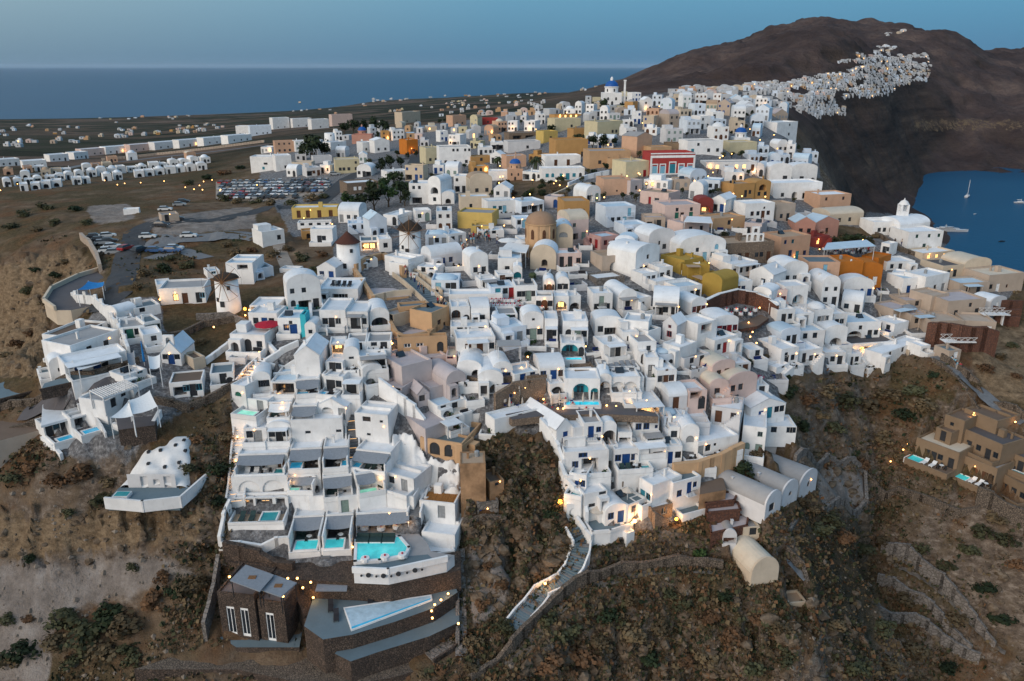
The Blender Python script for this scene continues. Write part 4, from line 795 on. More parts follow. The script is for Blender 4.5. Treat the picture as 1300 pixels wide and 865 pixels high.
# stone cellars and blue shuttered houses of the centre
Hs(580,484,612,484,17,8,'vault','white','A78k:1.6x2',rise=1.2); Hs(607,500,639,499,20,7,'vault','white','w20b A70k:2x1.6',rise=1.2); Hs(626,489,651,487,20,6,'vault','white','w75b d50b:1.1 w50b:.6x.6@2.6',rise=1.1); Hs(653,491,684,485,15,5,'flat','white','w75b d35b',rcol='blue')
Hs(685,486,717,484,18,6,'xvault','white','w15b d55b w85n',rise=1.2); Hs(698,503,716,501,15,4,'flat','white','A50n:2x1.5'); Hs(652,506,686,497,10,4,'flat','stone','d30b:.8x1.5 d70b:.8x1.5',rcol='earth'); Hs(642,512,660,510,12,4,'flat','stone','w30b',rcol='earth')
Hs(716,508,761,508,27,5,'flat','white','A47t:2.7x2.9 A86t:1.3x2.1',rec='turquoise',ter=2.6,par=.2,pool=('bright',.02,.98,1.9,.15),label='white facade with bright turquoise arches above a glowing pool'); Hs(730,481,757,479,10,4,'flat','stone','',rcol='white')
Hs(774,499,812,498,20,5,'flat','white','A28n:2.2x1.9 A68n:2.2x1.9',ter=1.8,floor='dark'); Hs(760,500,776,500,20,5,'vault','white','A50n:1.7x2.2',rise=.6); Hs(762,478,812,476,9,5,'flat','white','w20k w50k w80k',ter=3,floor='dark',rcol='grey')
Hs(833,492,858,490,21,5,'flat','white','w20k d45n w75n v50n:.5x.5@2.8',rcol='white',rise=1); Hs(836,466,858,464,15,5,'dome','bluewhite','a30k:.8x1.2 a70k:.8x1.2',rise=.4); Hs(808,461,832,459,26,5,'flat','white','w30k u60k d70y',rcol='grey'); Hs(790,444,810,443,22,5,'flat','white','w60k:1x1@1.2 u40k',roofcut=.1)
Hs(766,455,794,452,17,5,'flat','white','d40y d65k',ter=2,perg=('white',.1,.9,1.5)); Hs(804,526,838,524,15,6,'flat','white','R50L:5x1.9',perg=('white',-.05,1,2.2),lamp=1,label='open bar with a white canopy glowing amber beside the turquoise arches'); Hs(790,512,808,512,14,4,'flat','white','R50L:2.4x1.7',lamp=1)
Hs(803,553,836,551,22,5,'flat','white','w22b w52b w90b:.5x.6@1',rcol='white'); Hs(842,546,866,544,16,5,'dome','bluewhite','w30n',rise=.5); Hs(864,574,886,573,26,6,'vault','white','a50y:1.3x1.2@1.6',rise=1.1); Hs(885,582,936,572,20,6,'flat','white','d8y w25k w42k:.5x.5@1.6',rcol='white'); Hs(848,562,862,562,20,4,'flat','white','w50k',roofcut=-.2)
Hs(873,521,896,519,24,5,'flat','palepink','R40n:2x1.6@2 a75k',rcol='white'); Hs(848,520,872,518,16,5,'xvault','greywhite','d40n',rise=1.2); Hs(815,558,838,556,8,3,'flat','white','',perg=('bluewhite' if False else 'grey',0,1,2))
Hs(740,572,764,570,34,5,'flat','white','D40b w75b u80b',rcol='grey'); Hs(764,566,782,565,24,4,'vault','white','A50k:2.2x2.6',rise=.8); Hs(706,574,727,568,27,10,'gable','white','D55b d50b',rise=1.5,label='white gabled house with stacked blue balcony door and blue door above the bare cliff'); Hs(727,573,742,571,29,5,'flat','white','w50b d75b',ter=1.4)
Hs(784,566,802,566,17,4,'flat','white','R50n:1.8x1.4'); Hs(802,578,842,574,15,4,'flat','white','w30b d55k w80b',perg=('white',.05,.95,2.2)); Hs(628,548,686,533,15,3,'flat','white','w55y:.8x1@1',label='long low white boundary house along the top of the bare cliff')
Hs(779,593,823,590,22,5,'flat','white','w12b d35b:1.3 w58b',ter=2.6,floor='bluegrey',pool=('teal',.72,.95,1.5,.4)); Hs(824,591,865,588,22,5,'flat','white','w35b d62b w88k',rcol='blue'); Hs(716,602,772,598,27,5,'flat','white','w42b:1.4x.8@2.6 R58k:2.6x2.4 w25b',roofcut=.1)
Hs(722,622,744,626,22,5,'flat','white','d40b:1x1.8 w75b',ter=2.6,floor='bluegrey',pool=('teal',.3,.85,1.6,.4)); Hs(741,652,770,646,24,4,'flat','white','w35k:1.1x.6@.8 w80k:1.2x.6@2.6'); Hs(768,668,797,662,17,6,'vault','white','w25b d68b',rise=1,label='small white vaulted house with a blue door on the round terrace above the stair')
Hs(797,660,820,650,18,5,'flat','white','w30b w75b:1x.8',rcol='bluegrey'); Hs(810,634,827,645,28,6,'flat','white','d30t w70t',rcol='white'); Hs(827,646,853,639,27,6,'flat','white','w45b:1.1x1.2@1.2',perg=('white',0,.6,.1),label='white two level corner house with blue windows on a brown stone base'); Hs(853,640,888,630,26,5,'flat','white','D60b w25b u80b',rcol='bluegrey')
Hs(826,664,853,657,18,3,'flat','stone','w60y',rcol='white',fnd=4); Hs(866,662,896,654,8,4,'flat','white','',rcol='bluegrey',rim=.5,fnd=6,label='small white terrace room with navy benches hanging over the lamp lit slope'); Hs(745,692,771,689,5,3,'flat','white','',label='low white canopy slab beside the blue stair gate'); Hs(795,692,805,688,14,2.5,'flat','white','',label='narrow white water tank on the bare slope')
# pale caves and white houses right of centre
Hs(744,312,762,317,13,5,'flat','pink','w30r d70r',rcol='tan'); Hs(763,317,785,314,16,5,'flat','pink','w25r w80r',rcol='blue'); Hs(764,346,797,343,20,6,'flat','beige','A45k:1.8x2',rcol='tan'); Hs(806,353,836,345,30,8,'vault','white','w25k w70k u50k d45k',rise=1.4); Hs(815,364,834,361,16,4,'flat','white','w40k w75k u30k'); Hs(836,359,853,357,19,5,'flat','white','d25k w70k u70k')
Hs(823,323,856,320,22,7,'vault','greywhite','w40k:.5x.9@2 w60k',rise=1.6); Hs(862,334,920,330,22,8,'vault','white','d20l w8l w72l d55l w92l u38k v80l:1x1.2@2.6',rise=1.9); Hs(862,345,888,346,12,4,'flat','white','w30t w65t'); Hs(757,362,793,358,8,5,'flat','greystone','',rcol='white')
Hs(838,337,868,345,14,6,'flat','mustard','',rcol='mustard'); Hs(866,352,900,352,16,6,'flat','mustard','',rcol='mustard',perg=('tan',.1,.6,2)); Hs(890,374,915,380,22,6,'vault','mustard','',rcol='mustard',rise=1.2,label='rounded mustard yellow house at the foot of the yellow terraces'); Hs(880,356,905,366,10,5,'flat','mustard','',rcol='mustard',perg=('tan',.3,.8,2))
Hs(877,403,896,400,17,6,'vault','white','w20r d50n w80r',rise=1); Hs(884,442,908,436,30,5,'flat','white','R45r:2.6x1.6@2.6',rcol='white'); Hs(860,384,890,380,19,6,'flat','white','w60k d85k',rcol='blue'); Hs(832,372,858,368,14,5,'flat','white','A70k:1.6x1.4')
Hs(752,399,777,398,26,5,'flat','white','D45s w75k d55y w20k'); Hs(785,396,808,394,18,8,'vault','white','w50k',rise=1.5,perg=('grey',0,.9,1.8)); Hs(808,398,826,394,18,5,'flat','white','w40k'); Hs(755,428,790,427,20,5,'vault','white','w20k R60y:2.6x1.7',rise=.8); Hs(790,433,822,436,27,5,'flat','white','d12s w35k d62y w85k',rcol='white'); Hs(822,441,838,436,20,6,'flat','white','',rcol='bluegrey'); Hs(840,432,858,436,22,4,'gable','greywhite','w50r w50r:.6x.6@2.6',rise=1.4)
Hs(905,428,936,425,20,6,'vault','white','d25r w45r d65r w88r',rise=.8); Hs(906,452,936,444,19,5,'flat','white','d45r w75r w20k'); Hs(840,455,862,462,20,5,'flat','white','w70k'); Hs(818,478,835,478,24,4,'flat','white','w50k d50y')
Hs(868,470,900,462,14,6,'flat','greywhite','w30k d70k',rcol='grey'); Hs(903,486,932,480,19,6,'vault','palepink','w30n d65n',rise=.9); Hs(922,505,960,497,18,7,'vault','palepink','w20k w45k',rise=1.4,label='broad pale pink cave house with rounded roof beside the magenta bougainvillea'); Hs(930,478,952,476,16,5,'flat','greywhite','d70n w30k'); Hs(950,459,968,457,14,4,'flat','white','w60k'); Hs(900,508,924,506,18,5,'vault','palepink','w40n',rise=1); Hs(958,503,975,502,13,4,'flat','white','d50k')
Hs(952,535,996,528,16,6,'gable','white','d30b:1x1.6 d55t:1.1 w75k w90k',rise=1.3,label='white gabled house with teal door at the tip of the village above the gully'); Hs(966,555,1010,556,14,5,'flat','white','w35k w80k w92k',label='low rounded white annex at the tip of the village above the gully'); Hs(845,536,898,536,7,4,'flat','greywhite','w40k',ter=2)
# the eastern quarter below the orange house
Hs(920,334,981,330,24,8,'flat','stone','d10n w30n d45n w65k w75k d90n',rcol='tan',label='long brown stone hall with brown doors below the small white belfry wall'); Hs(989,332,1026,328,30,7,'flat','peach','u15b u40t w35b:1.1x1.5@1 d60t w85b',rcol='tan',label='peach two storey house with bright blue shutters and teal door'); Hs(1008,300,1034,300,17,6,'gable','salmon','w30k w70k',rcol='blue',rise=1.5); Hs(1034,303,1063,300,20,6,'gable','salmon','w50n:1x1.6@1',rcol='blue',rise=1.4)
Hs(1028,316,1052,313,14,5,'flat','darkred','w40L',rcol='darkred'); Hs(1023,362,1063,362,29,7,'flat','peach','w12l w30l D55l w85l d60l:1.1 d25y',rcol='bluegrey',label='peach house with long pale blue balcony beside the orange house'); Hs(1063,360,1093,358,27,7,'flat','orange','o45w',rcol='orange',rim=.3,label='vivid orange house with a small round white window'); Hs(1085,362,1118,362,22,6,'vault','orange','d40l d75w',rcol='orange',rise=1.2,label='stepped orange cave house with a pale blue door beside the long stair'); Hs(1092,338,1114,342,14,7,'flat','orange','',rcol='orange')
Hs(992,362,1024,360,20,7,'vault','white','w50y d20k w75k',rise=1.6); Hs(994,388,1024,386,24,5,'flat','white','A62l:2.6x2.2',rcol='white',rec='bluewhite'); Hs(978,386,998,386,18,5,'flat','palepink','d30r w80r:1x.8',rcol='pink'); Hs(950,362,980,368,18,6,'gable','white','w60k',rise=1.5); Hs(922,377,954,374,18,6,'flat','white','w15b d45n w65b w35b',rcol='white'); Hs(955,384,978,388,16,5,'vault','white','w30k',rise=.8)
Hs(975,400,988,402,14,4,'vault','white','w50n',rise=.6); Hs(985,412,1008,410,18,5,'flat','white','d40k w75k'); Hs(1008,414,1032,412,15,5,'flat','white','w30k d60y'); Hs(1032,414,1056,412,20,6,'dome','white','w30y w70y d50y',rise=.6); Hs(1056,417,1074,416,18,5,'flat','white','w30k w65y'); Hs(1073,432,1116,430,22,7,'flat','white','A25n:3.4x2 d70k w88k u40k',rcol='blue'); Hs(1108,418,1134,426,14,5,'flat','white','d30k w70k')
Hs(990,440,1015,437,17,5,'vault','bluewhite','w40k d70k',rise=.7); Hs(1015,436,1046,434,15,5,'flat','white','w20k w60k',rcol='blue'); Hs(1046,440,1074,438,20,5,'vault','white','A50y:2.6x1.7',rise=.9); Hs(990,466,1012,462,22,7,'flat','white','d35k w70k u30k'); Hs(1012,466,1042,462,20,6,'flat','white','D25k w55k w80k',rcol='white'); Hs(1045,465,1072,464,17,5,'flat','white','w40k d75k',ter=1.5); Hs(1074,466,1092,464,16,5,'flat','white','d30k w70k'); Hs(1077,452,1137,448,15,6,'flat','white','R35L:3x1.9 R75L:2.4x1.9',rcol='dark',lamp=1,label='white house with a black flat roof and two amber lit openings'); Hs(1092,466,1118,462,12,4,'flat','white','w60k'); Hs(1118,462,1170,443,12,4,'flat','white','w20k w50k w80k'); Hs(1012,394,1040,392,7,5,'flat','greywhite','')
Hs(985,476,1002,470,9,4,'flat','white','w50k')
# white church on the headland, cream hotel
Hs(1107,299,1140,298,17,7,'flat','white','w25k w45k w70k d90k'); Hs(1140,305,1178,301,19,8,'xvault','white','d25g w55k',rise=1.6,label='white headland church hall with a long barrel roof above the sea'); Hs(1150,320,1194,318,25,8,'flat','white','u25g u60g u88g w50g',rcol='white',label='white house with green shutters hanging over the sea on the headland'); Hs(1117,322,1128,324,14,4,'flat','white','d45k w80k')
Hs(1170,334,1210,330,12,6,'flat','cream','w20L w45L w70L',rcol='white',lamp=1,label='low cream house front washed by warm lamps near the sea cliff'); Hs(1195,354,1222,352,16,8,'flat','cream','w30k d60k',rcol='dark'); Hs(1222,353,1256,350,17,8,'vault','cream','d45k w75k',rcol='cream',rise=1.4); Hs(1230,331,1251,333,8,5,'flat','peach','',rcol='tan'); Hs(1252,372,1297,368,22,8,'flat','beige','d30w w10k w55n:.6x.8',rcol='cream'); Hs(1196,322,1242,322,9,6,'flat','cream','w20k w70k',rcol='blue'); Hs(1262,346,1300,345,11,7,'flat','cream','w30k w70k',rcol='white'); Hs(1207,345,1235,342,9,5,'flat','cream','w40k',rcol='grey')
Hs(1144,374,1172,372,20,6,'flat','white','d30b w70b',rcol='blue'); Hs(1172,375,1202,369,23,6,'flat','white','w45k d80y:1.3',rcol='white'); Hs(1124,346,1160,344,13,6,'flat','white','d50k w20k'); Hs(1130,360,1146,362,14,5,'flat','white','w50n d75n')
Hs(1200,406,1248,402,23,8,'flat','beige','w25k d80k u60k',rcol='mauve'); Hs(1216,376,1254,374,16,6,'flat','beige','w30n d65k',rcol='blue',perg=('blue',.1,.6,2)); Hs(1180,396,1202,392,20,6,'flat','beige','w40w w80w',rcol='beige'); Hs(1132,408,1156,404,15,6,'flat','beige','d50n w80k',perg=('blue',0,.9,2)); Hs(1155,416,1180,414,16,6,'flat','beige','w30k d70w',perg=('blue',.1,.9,2)); Hs(1180,425,1222,424,17,7,'flat','beige','w20w A75k:1.8x1.7',rcol='beige'); Hs(1222,424,1262,426,17,7,'flat','beige','A25k:2x1.7 d80w',rcol='beige'); Hs(1148,394,1178,392,12,6,'flat','beige','w50k',rcol='mauve')
Hs(1168,450,1180,448,10,4,'flat','white','R50k:1.6x1.2'); Hs(1203,460,1218,458,14,4,'flat','beige','d60w',rcol='bluegrey'); Hs(1256,396,1276,392,12,5,'vault','greywhite','d40w',rise=1)
# brown hotel
BR = dict(rcol='earth')
Hs(1160,577,1214,598,22,6,'flat','brown','d30k d45k w60k d85k',ter=3.4,par=.3,pool=('lit',.0,.32,2.4,.3),floor='earth',label='lower wing of the brown hotel with a turquoise pool at its left end',lamp=2); Hs(1214,598,1262,618,22,6,'flat','brown','d18k a45L:1.3x2.2 d72n w88k',ter=3.2,par=.3,pool=('lit',.05,.45,2.2,.3),floor='earth',label='lower wing of the brown hotel with glowing arched niche behind its pool',lamp=2)
Hs(1208,563,1268,590,24,7,'flat','brown','w18k d35k w55k d75k w90k',ter=2,floor='earth',rcol='dark',label='upper brown hotel wing with a dark roof terrace'); Hs(1222,533,1264,550,15,7,'flat','brown','w30L',floor='earth',label='topmost brown hotel block with green planted roof',rcol='earth'); Hs(1197,543,1222,552,17,6,'flat','brown','w40k:.7x.7@1',rcol='earth'); Hs(1186,556,1206,564,14,5,'flat','brown','d50k',rcol='earth')
Hs(1262,620,1304,643,22,6,'flat','brown','d15k w30k d55k w80k',ter=2.4,floor='earth',rcol='earth',lamp=1); Hs(1272,590,1312,606,18,6,'flat','brown','w25k d55k',ter=2.4,pool=('teal',.45,.85,1.5,.4),rcol='dark')
# left headland complex
Hs(93,461,154,439,21,7,'flat','white','w35k:1x1 w70k:1x1 ',rcol='grey',fnd=3,label='long white cliff house with two small square windows under a brown gravel roof'); Hs(84,477,163,460,15,5,'flat','white','w10k d20b w35k d50b:1.3 d62k w80k',ter=4,par=.3,perg=('white',.0,.85,2.6),floor='bluegrey',label='ground floor of the white cliff house with blue doors under a long white canopy'); Hs(92,441,138,421,13,6,'flat','white','w30k d55y w80k',rcol='earth',label='white upper storey with a brown gravel roof at the cliff edge'); Hs(66,484,87,480,20,4,'vault','white','w60k:.6x.6@1.4',rise=.9,label='small white vaulted cube beside the jacuzzi at the cliff edge'); Hs(50,482,66,479,7,3,'flat','white','',rcol='bluegrey')
Hs(153,434,186,430,17,6,'flat','white','d40g:1.2 w70k w15k',rcol='grey'); Hs(186,428,206,424,18,5,'flat','white','d50s:1.2 w20s w80s',rcol='bluegrey'); Hs(184,444,208,440,18,5,'flat','white','w55k:.9x.9@1.3',rcol='white'); Hs(150,416,170,413,12,4,'flat','white','w70k',rcol='bluegrey'); Hs(172,404,205,398,12,5,'flat','white','w30k',rcol='bluegrey')
Hs(136,410,151,414,16,4,'vault','white','w55k:.6x.6@1.4',rise=1); Hs(217,506,259,502,19,5,'flat','white','R30k:1.9x1.5@.3 w50t d70k w88t',rcol='earth',label='white house with teal windows and stubby roof pillars above the dry gully',rim=.2); Hs(268,490,298,487,15,5,'flat','white','d55k a82k:1.2x1.2',rcol='bluegrey'); Hs(247,470,262,466,14,4,'flat','cream','',rcol='earth')
Hs(204,387,262,384,20,7,'flat','white','w35L:1x1.4@.6 d55L d85k w95l',rcol='grey',lamp=2,label='long white house with two warm lit doorways beside the spoked windmill'); Hs(289,360,323,360,26,8,'flat','white','R62k:2.2x1@3',rcol='blue',label='tall white two storey house with blue tinted roof terrace behind the spoked windmill'); Hs(323,354,348,350,12,7,'flat','bluewhite','',rcol='bluegrey'); Hs(264,354,280,352,9,4,'flat','white','w50l',rcol='sage' if False else 'blue'); Hs(200,372,218,370,10,5,'flat','white','w50k')
Hs(317,417,353,418,20,5,'flat','white','d55b w25k w80k',ter=1.8,par=.9,label='white taverna room with a blue door beside the red parasol'); Hs(318,401,354,401,13,6,'flat','white','R50L:5x1.7',rcol='white',lamp=1); Hs(354,426,384,426,22,5,'flat','white','w35b d65b:1.3 w55k:.6x.7@2',rcol='turquoise' if False else 'blue',ter=1.6,label='white house with navy doors under a turquoise roof terrace'); Hs(355,406,382,407,9,4,'flat','turquoise','',label='turquoise painted roof terrace room beside the taverna',rcol='blue'); Hs(388,430,402,430,16,4,'vault','white','w50k:.7x.7',rise=.6); Hs(383,428,390,428,28,3,'flat','turquoise','')
Hs(135,522,168,505,12,5,'flat','white','d30k w70k',rcol='grey'); Hs(58,557,92,547,15,4,'flat','white','d20k w45k d75k',ter=4,par=.5,pool=('blue',.25,.95,1.9,.3),floor='dark',label='western half of the white villa, long blue plunge pool at its edge'); Hs(92,547,127,537,15,4,'flat','white','R50k:3x1.8 d88k',ter=4,par=.5,pool=('blue',.2,.9,1.9,.3),floor='dark',label='eastern half of the white villa, blue plunge pool beside the white stair'); Hs(158,488,188,478,10,4,'flat','white','w70t')
# middle distance, old town
Hs(520,259,544,259,26,7,'flat','white','u25k u55k R40k:3x1.9',label='white two storey house with a deep porch among the dark cypress trees'); Hs(544,259,560,260,28,8,'vault','white','w50k A50k:2.4x2@3',rise=1.6); Hs(561,259,577,259,12,5,'vault','white','A50k:1.6x1.5',rise=.8); Hs(597,248,625,247,20,7,'vault','cream','w30k w75k',rise=1.6); Hs(585,268,622,267,18,6,'flat','cream','w35k:.8x1',rcol='white'); Hs(619,272,655,270,16,6,'flat','white','d25t:1 w45t d60l',rcol='blue')
Hs(581,289,625,291,20,7,'flat','yellow','',rcol='grey',label='bright yellow flat roofed house facing the domed tan church'); Hs(598,296,622,296,9,4,'flat','yellow','d40n',rcol='grey'); Hs(558,211,598,210,24,8,'flat','white','u45k u58k u82k u95k w20k w50k w85k',rcol='grey',label='big plain white block with paired windows in the old town'); Hs(541,208,559,207,20,7,'flat','paleyellow','w30k w70k'); Hs(517,196,531,195,18,7,'flat','orange','w60k d40L',lamp=1,label='small orange house with a glowing doorway by the road'); Hs(476,194,495,193,15,7,'gable','white','w25k w70k',rise=1); Hs(461,194,475,193,13,6,'flat','white','v30k v70k')
Hs(575,160,592,159,13,7,'flat','peach','w30k w70k'); Hs(607,158,632,158,8,6,'flat','red','w50k'); Hs(511,157,534,155,14,8,'flat','cream','w25k w75k'); Hs(598,208,624,207,9,5,'flat','ochre','w50k'); Hs(441,246,481,243,13,8,'flat','stone','w25w w40w',rcol='white',label='brown stone house with a white roof beside the dark pine grove'); Hs(492,228,520,226,10,6,'flat','white','w50k'); Hs(447,182,472,182,11,7,'flat','salmon','w50w',rcol='red')
Hs(704,165,737,164,14,8,'flat','paleyellow','w65k',rcol='cream'); Hs(704,152,738,151,6,6,'flat','ochre','w20L w40L w60L w80L',lamp=1); Hs(758,173,790,171,18,8,'flat','paleyellow','w60k w75k'); Hs(728,174,757,173,10,6,'flat','ochre','',rcol='grey'); Hs(690,180,708,179,13,6,'flat','yellow','w50k',rcol='yellow'); Hs(705,202,746,201,24,9,'flat','ochre','d85k:1.4x2.4',rcol='ochre',label='large ochre cube with one tall dark doorway in the old town'); Hs(748,212,800,211,20,9,'flat','tan','w25k d85k',rcol='grey'); Hs(770,213,802,214,12,6,'flat','tan','w30k w70k'); Hs(645,192,686,191,12,8,'flat','greywhite','w60k',rcol='grey'); Hs(646,177,681,176,8,7,'flat','stone','R30k:4x1.5 R75k:4x1.5',rcol='grey')
Hs(692,211,737,210,13,6,'flat','white','d30n d65n',rcol='white'); Hs(688,229,742,228,15,6,'flat','white','w12t v25t w45t d60t:1.2 w75t v90k',rcol='white'); Hs(643,214,668,213,16,6,'flat','peach','w50w',rcol='blue'); Hs(620,229,644,229,12,5,'flat','white','')
Hs(825,222,881,221,27,9,'flat','red','d10l:1.5x2.6 d28l:1.5x2.6 d50t:1.8x3.2 d70l:1.5x2.6 d90l:1.5x2.6',rcol='white',label='red mansion with white trim and tall pale blue doors',top='mansion',rim=.9); Hs(794,226,824,224,20,8,'flat','paleyellow','d80r',rcol='cream'); Hs(808,198,827,196,24,7,'gable','peach','w50k',rise=1.2); Hs(872,197,917,196,18,8,'flat','white','w15t u30k w60k w85k',rcol='grey'); Hs(925,197,960,196,16,8,'flat','paleyellow','',rcol='cream'); Hs(896,218,960,217,12,6,'flat','white','w8L w22L d40L w60L w75L d92L',rcol='grey',lamp=2,label='long white restaurant front with brightly lit openings beside the red mansion'); Hs(826,199,852,198,12,6,'flat','tan','w30k w70k'); Hs(846,190,872,190,8,6,'flat','brown','')
Hs(976,233,1004,233,20,7,'vault','white','w70k:1.4x1.6',rise=1.3); Hs(1004,233,1036,233,20,7,'vault','white','w40k:1.4x1.6 A85y:1.4x2',rise=1.3); Hs(980,254,1042,252,21,8,'flat','white','w20k A45y:1.8x2.2 R68k:2.2x1.8 w92k',label='wide white house with arched niche above the ochre arched house'); Hs(957,253,977,252,20,6,'vault','ochre','A50n:2.4x1.8@2.4 w30k w70k',rise=.8,rcol='ochre'); Hs(930,252,957,250,18,6,'flat','ochre','d60k w80k',rcol='tan'); Hs(945,279,982,277,20,6,'flat','white','w25n w45k d62n w80n v65k:.6x.6@2.6'); Hs(1039,272,1078,270,24,8,'flat','peach','w15n w75n u20n u75n',rcol='white'); Hs(1052,287,1095,284,14,8,'xvault','cream','w30k w60k',rise=1.2,rcol='cream'); Hs(985,176,1011,174,20,8,'flat','white','w60k u60k'); Hs(984,282,1008,280,22,6,'flat','beige','w30k d65k',rcol='tan')
Hs(766,248,800,247,20,8,'flat','peach','w50k:.5x.5',rcol='tan'); Hs(716,278,748,277,22,8,'flat','ochre','d72n:1.2x2.4 w20k',rcol='tan'); Hs(768,287,806,285,24,7,'flat','bluewhite','w25k w45k d65l D80l',rcol='blue'); Hs(843,281,888,279,20,8,'flat','palepink','d35g w50n d75g u35k u75k',rcol='mauve',label='large pale pink house with two green doors'); Hs(818,290,844,290,14,6,'flat','beige','w30k d70k',rcol='mauve'); Hs(812,258,848,262,16,7,'flat','palepink','d35r:.8x2 w60y:1.4x1',rcol='tan'); Hs(885,270,905,270,14,6,'vault','darkred','A50L:2.6x1.6',rise=1,rcol='darkred',lamp=2); Hs(866,300,900,296,16,6,'flat','palepink','d30k w70k',rcol='mauve'); Hs(905,292,945,288,14,6,'flat','tan','w50k',rcol='tan'); Hs(800,246,815,244,16,5,'flat','mauve','w50k')
Hs(700,312,727,310,14,5,'flat','white','w20k w50k',rcol='blue'); Hs(792,300,822,298,14,6,'flat','bluewhite','w30k d70l',rcol='blue'); Hs(780,318,806,320,14,5,'vault','bluewhite','w50k',rise=1); Hs(655,290,676,289,12,5,'flat','bluewhite','d50l w20k'); Hs(660,312,680,311,8,5,'flat','white','d50n'); Hs(608,302,640,301,9,5,'flat','white','a30t w60k')
# left plain
Hs(319,218,351,218,19,8,'flat','white','w60k:1.6x.8@3 w50t',label='plain white modern house with a narrow slot window by the car park'); Hs(351,217,371,216,19,8,'flat','white','w60k w80k'); Hs(371,216,396,216,10,6,'flat','cream',''); Hs(350,195,376,194,15,8,'flat','peach','w20k w45k w70k u20k u45k u70k',rcol='peach'); Hs(426,220,457,219,17,8,'flat','paleyellow','w20k w35k w55k u85k w85k',rcol='cream',label='pale yellow house beside the road to the car park'); Hs(347,164,368,163,14,8,'flat','white','w30k w70k'); Hs(372,162,396,161,11,8,'flat','white','w30k w70k'); Hs(396,164,418,163,12,8,'flat','white','w50k'); Hs(300,172,317,172,12,8,'flat','white','w30k w70k'); Hs(318,172,345,171,12,8,'flat','bluewhite','w30k w60k w80k'); Hs(422,160,448,159,14,8,'flat','palepink','w30k w70k'); Hs(420,190,440,188,9,6,'flat','white','w50k'); Hs(398,207,422,206,8,6,'flat','greywhite','',rcol='grey'); Hs(206,282,228,280,9,5,'flat','beige','d30k',rcol='grey'); Hs(157,272,177,271,6,3,'flat','white','',label='small white site cabin beside the sandy lot')
for i in range(7): Hs(104+i*31, 199-i*2.9, 134+i*31, 196.5-i*2.9, 9, 9, 'flat', 'palepink' if i in (0, 2) else 'white', 'w20k d45n w70L' if i%3 == 1 else 'w25k w55k w80k', rcol='white')
_br = random.Random(2)
for row in range(4):                              # whitewashed bungalows of the plain, each one a house
    for i in range(20):
        x = i*13.2+(row % 2)*5; y = 246-x*.118-row*7.6
        if _br.random() < (.92 if row < 2 else .6 if x < 110 else .12): Hs(x, y, x+_br.uniform(10, 13), y-.7, _br.uniform(6.5, 9.5), 7, _br.choice(['vault', 'flat', 'flat', 'dome']), 'white' if row < 2 else _br.choice(['white', 'white', 'cream', 'peach']), _br.choice(['w25k d60k', 'a40k w75k', 'd30k', 'A50k:2x1.8']), rise=.8)
for x, y, w_ in ((0,212,26),(30,214,30),(64,206,24),(95,203,18)): Hs(x, y, x+w_, y-2, 9, 9, 'flat', 'white', 'w20k w50k d80k')
flush_houses()
# ------------------------------------------------------------------ traced pieces: platforms, walls, ribbons, stairs
LAND = []                                         # landmarks the labels may refer to
def lights_at(p, e=60, r=.25, c=(1, .50, .16)):
    l = bpy.data.lights.new('warm_light', 'POINT'); l.energy = e*.30; l.shadow_soft_size = r; l.color = c; o = link(bpy.data.objects.new('warm_light', l)); o.location = p; return o
def shadefix(P): return [Vector(p) for p in P]
def plat(name, label, cat, pts, z, h, mat, top=None, par=0, parw=.3, parside=None, group=None, floor='paving'):
    """a level platform traced on the plane z, h metres deep, with a parapet on the chosen sides"""
    W = [on_z(x, y, z) for x, y in pts]; c = sum(W, Vector())/len(W); L = [(w_.x-c.x, w_.y-c.y) for w_ in W]
    root = thing(name, label, cat, c, 0, group); b = MB(); b.prism(L, -h, -.01); b.make('retaining_wall', mat, root)
    b = MB(); b.q(*[(x, y, .004) for x, y in (L if sum(L[i-1][0]*L[i][1]-L[i][0]*L[i-1][1] for i in range(len(L))) > 0 else L[::-1])]); b.make(floor, top or mat, root)
    if par:
        n = len(L); b = MB()
        for i in (parside if parside is not None else range(n)):
            a, d = Vector((*L[i], 0)), Vector((*L[(i+1) % n], 0)); wallseg(b, a, d, 0, par, parw)
        b.make('parapet', mat if top is None or mat not in MATS.values() else mat, root)
    occupy(pts); return root
def wallseg(b, a, d, z0, z1, t):
    v = (d-a); v.z = 0; L = v.length
    if L < 1e-4: return
    v /= L; n = Vector((-v.y, v.x, 0))*t/2; e = v*t*.5
    a2, d2 = a-e, d+e; P = [a2-n, d2-n, d2+n, a2+n]; zz = [a.z, d.z, d.z, a.z]
    lo = [(p.x, p.y, q+z0) for p, q in zip(P, zz)]; hi = [(p.x, p.y, q+z1) for p, q in zip(P, zz)]
    for i in range(4): b.q(lo[i], lo[(i+1) % 4], hi[(i+1) % 4], hi[i])
    b.q(*hi)
def drape(pts, step=1.5, z=None):
    if z is not None: return [on_z(x, y, z) for x, y in pts]
    G = pix_ground_many(pts); out = [G[0]]
    for a, c in zip(G, G[1:]):
        n = max(1, int((c-a).length/step))
        for i in range(1, n+1): q = a.lerp(c, i/n); out.append(q)
    if len(out) > 2:
        zz = height(np.array([p.x for p in out]), np.array([p.y for p in out]))
        for p, q in zip(out, zz): p.z = float(q)
    return out
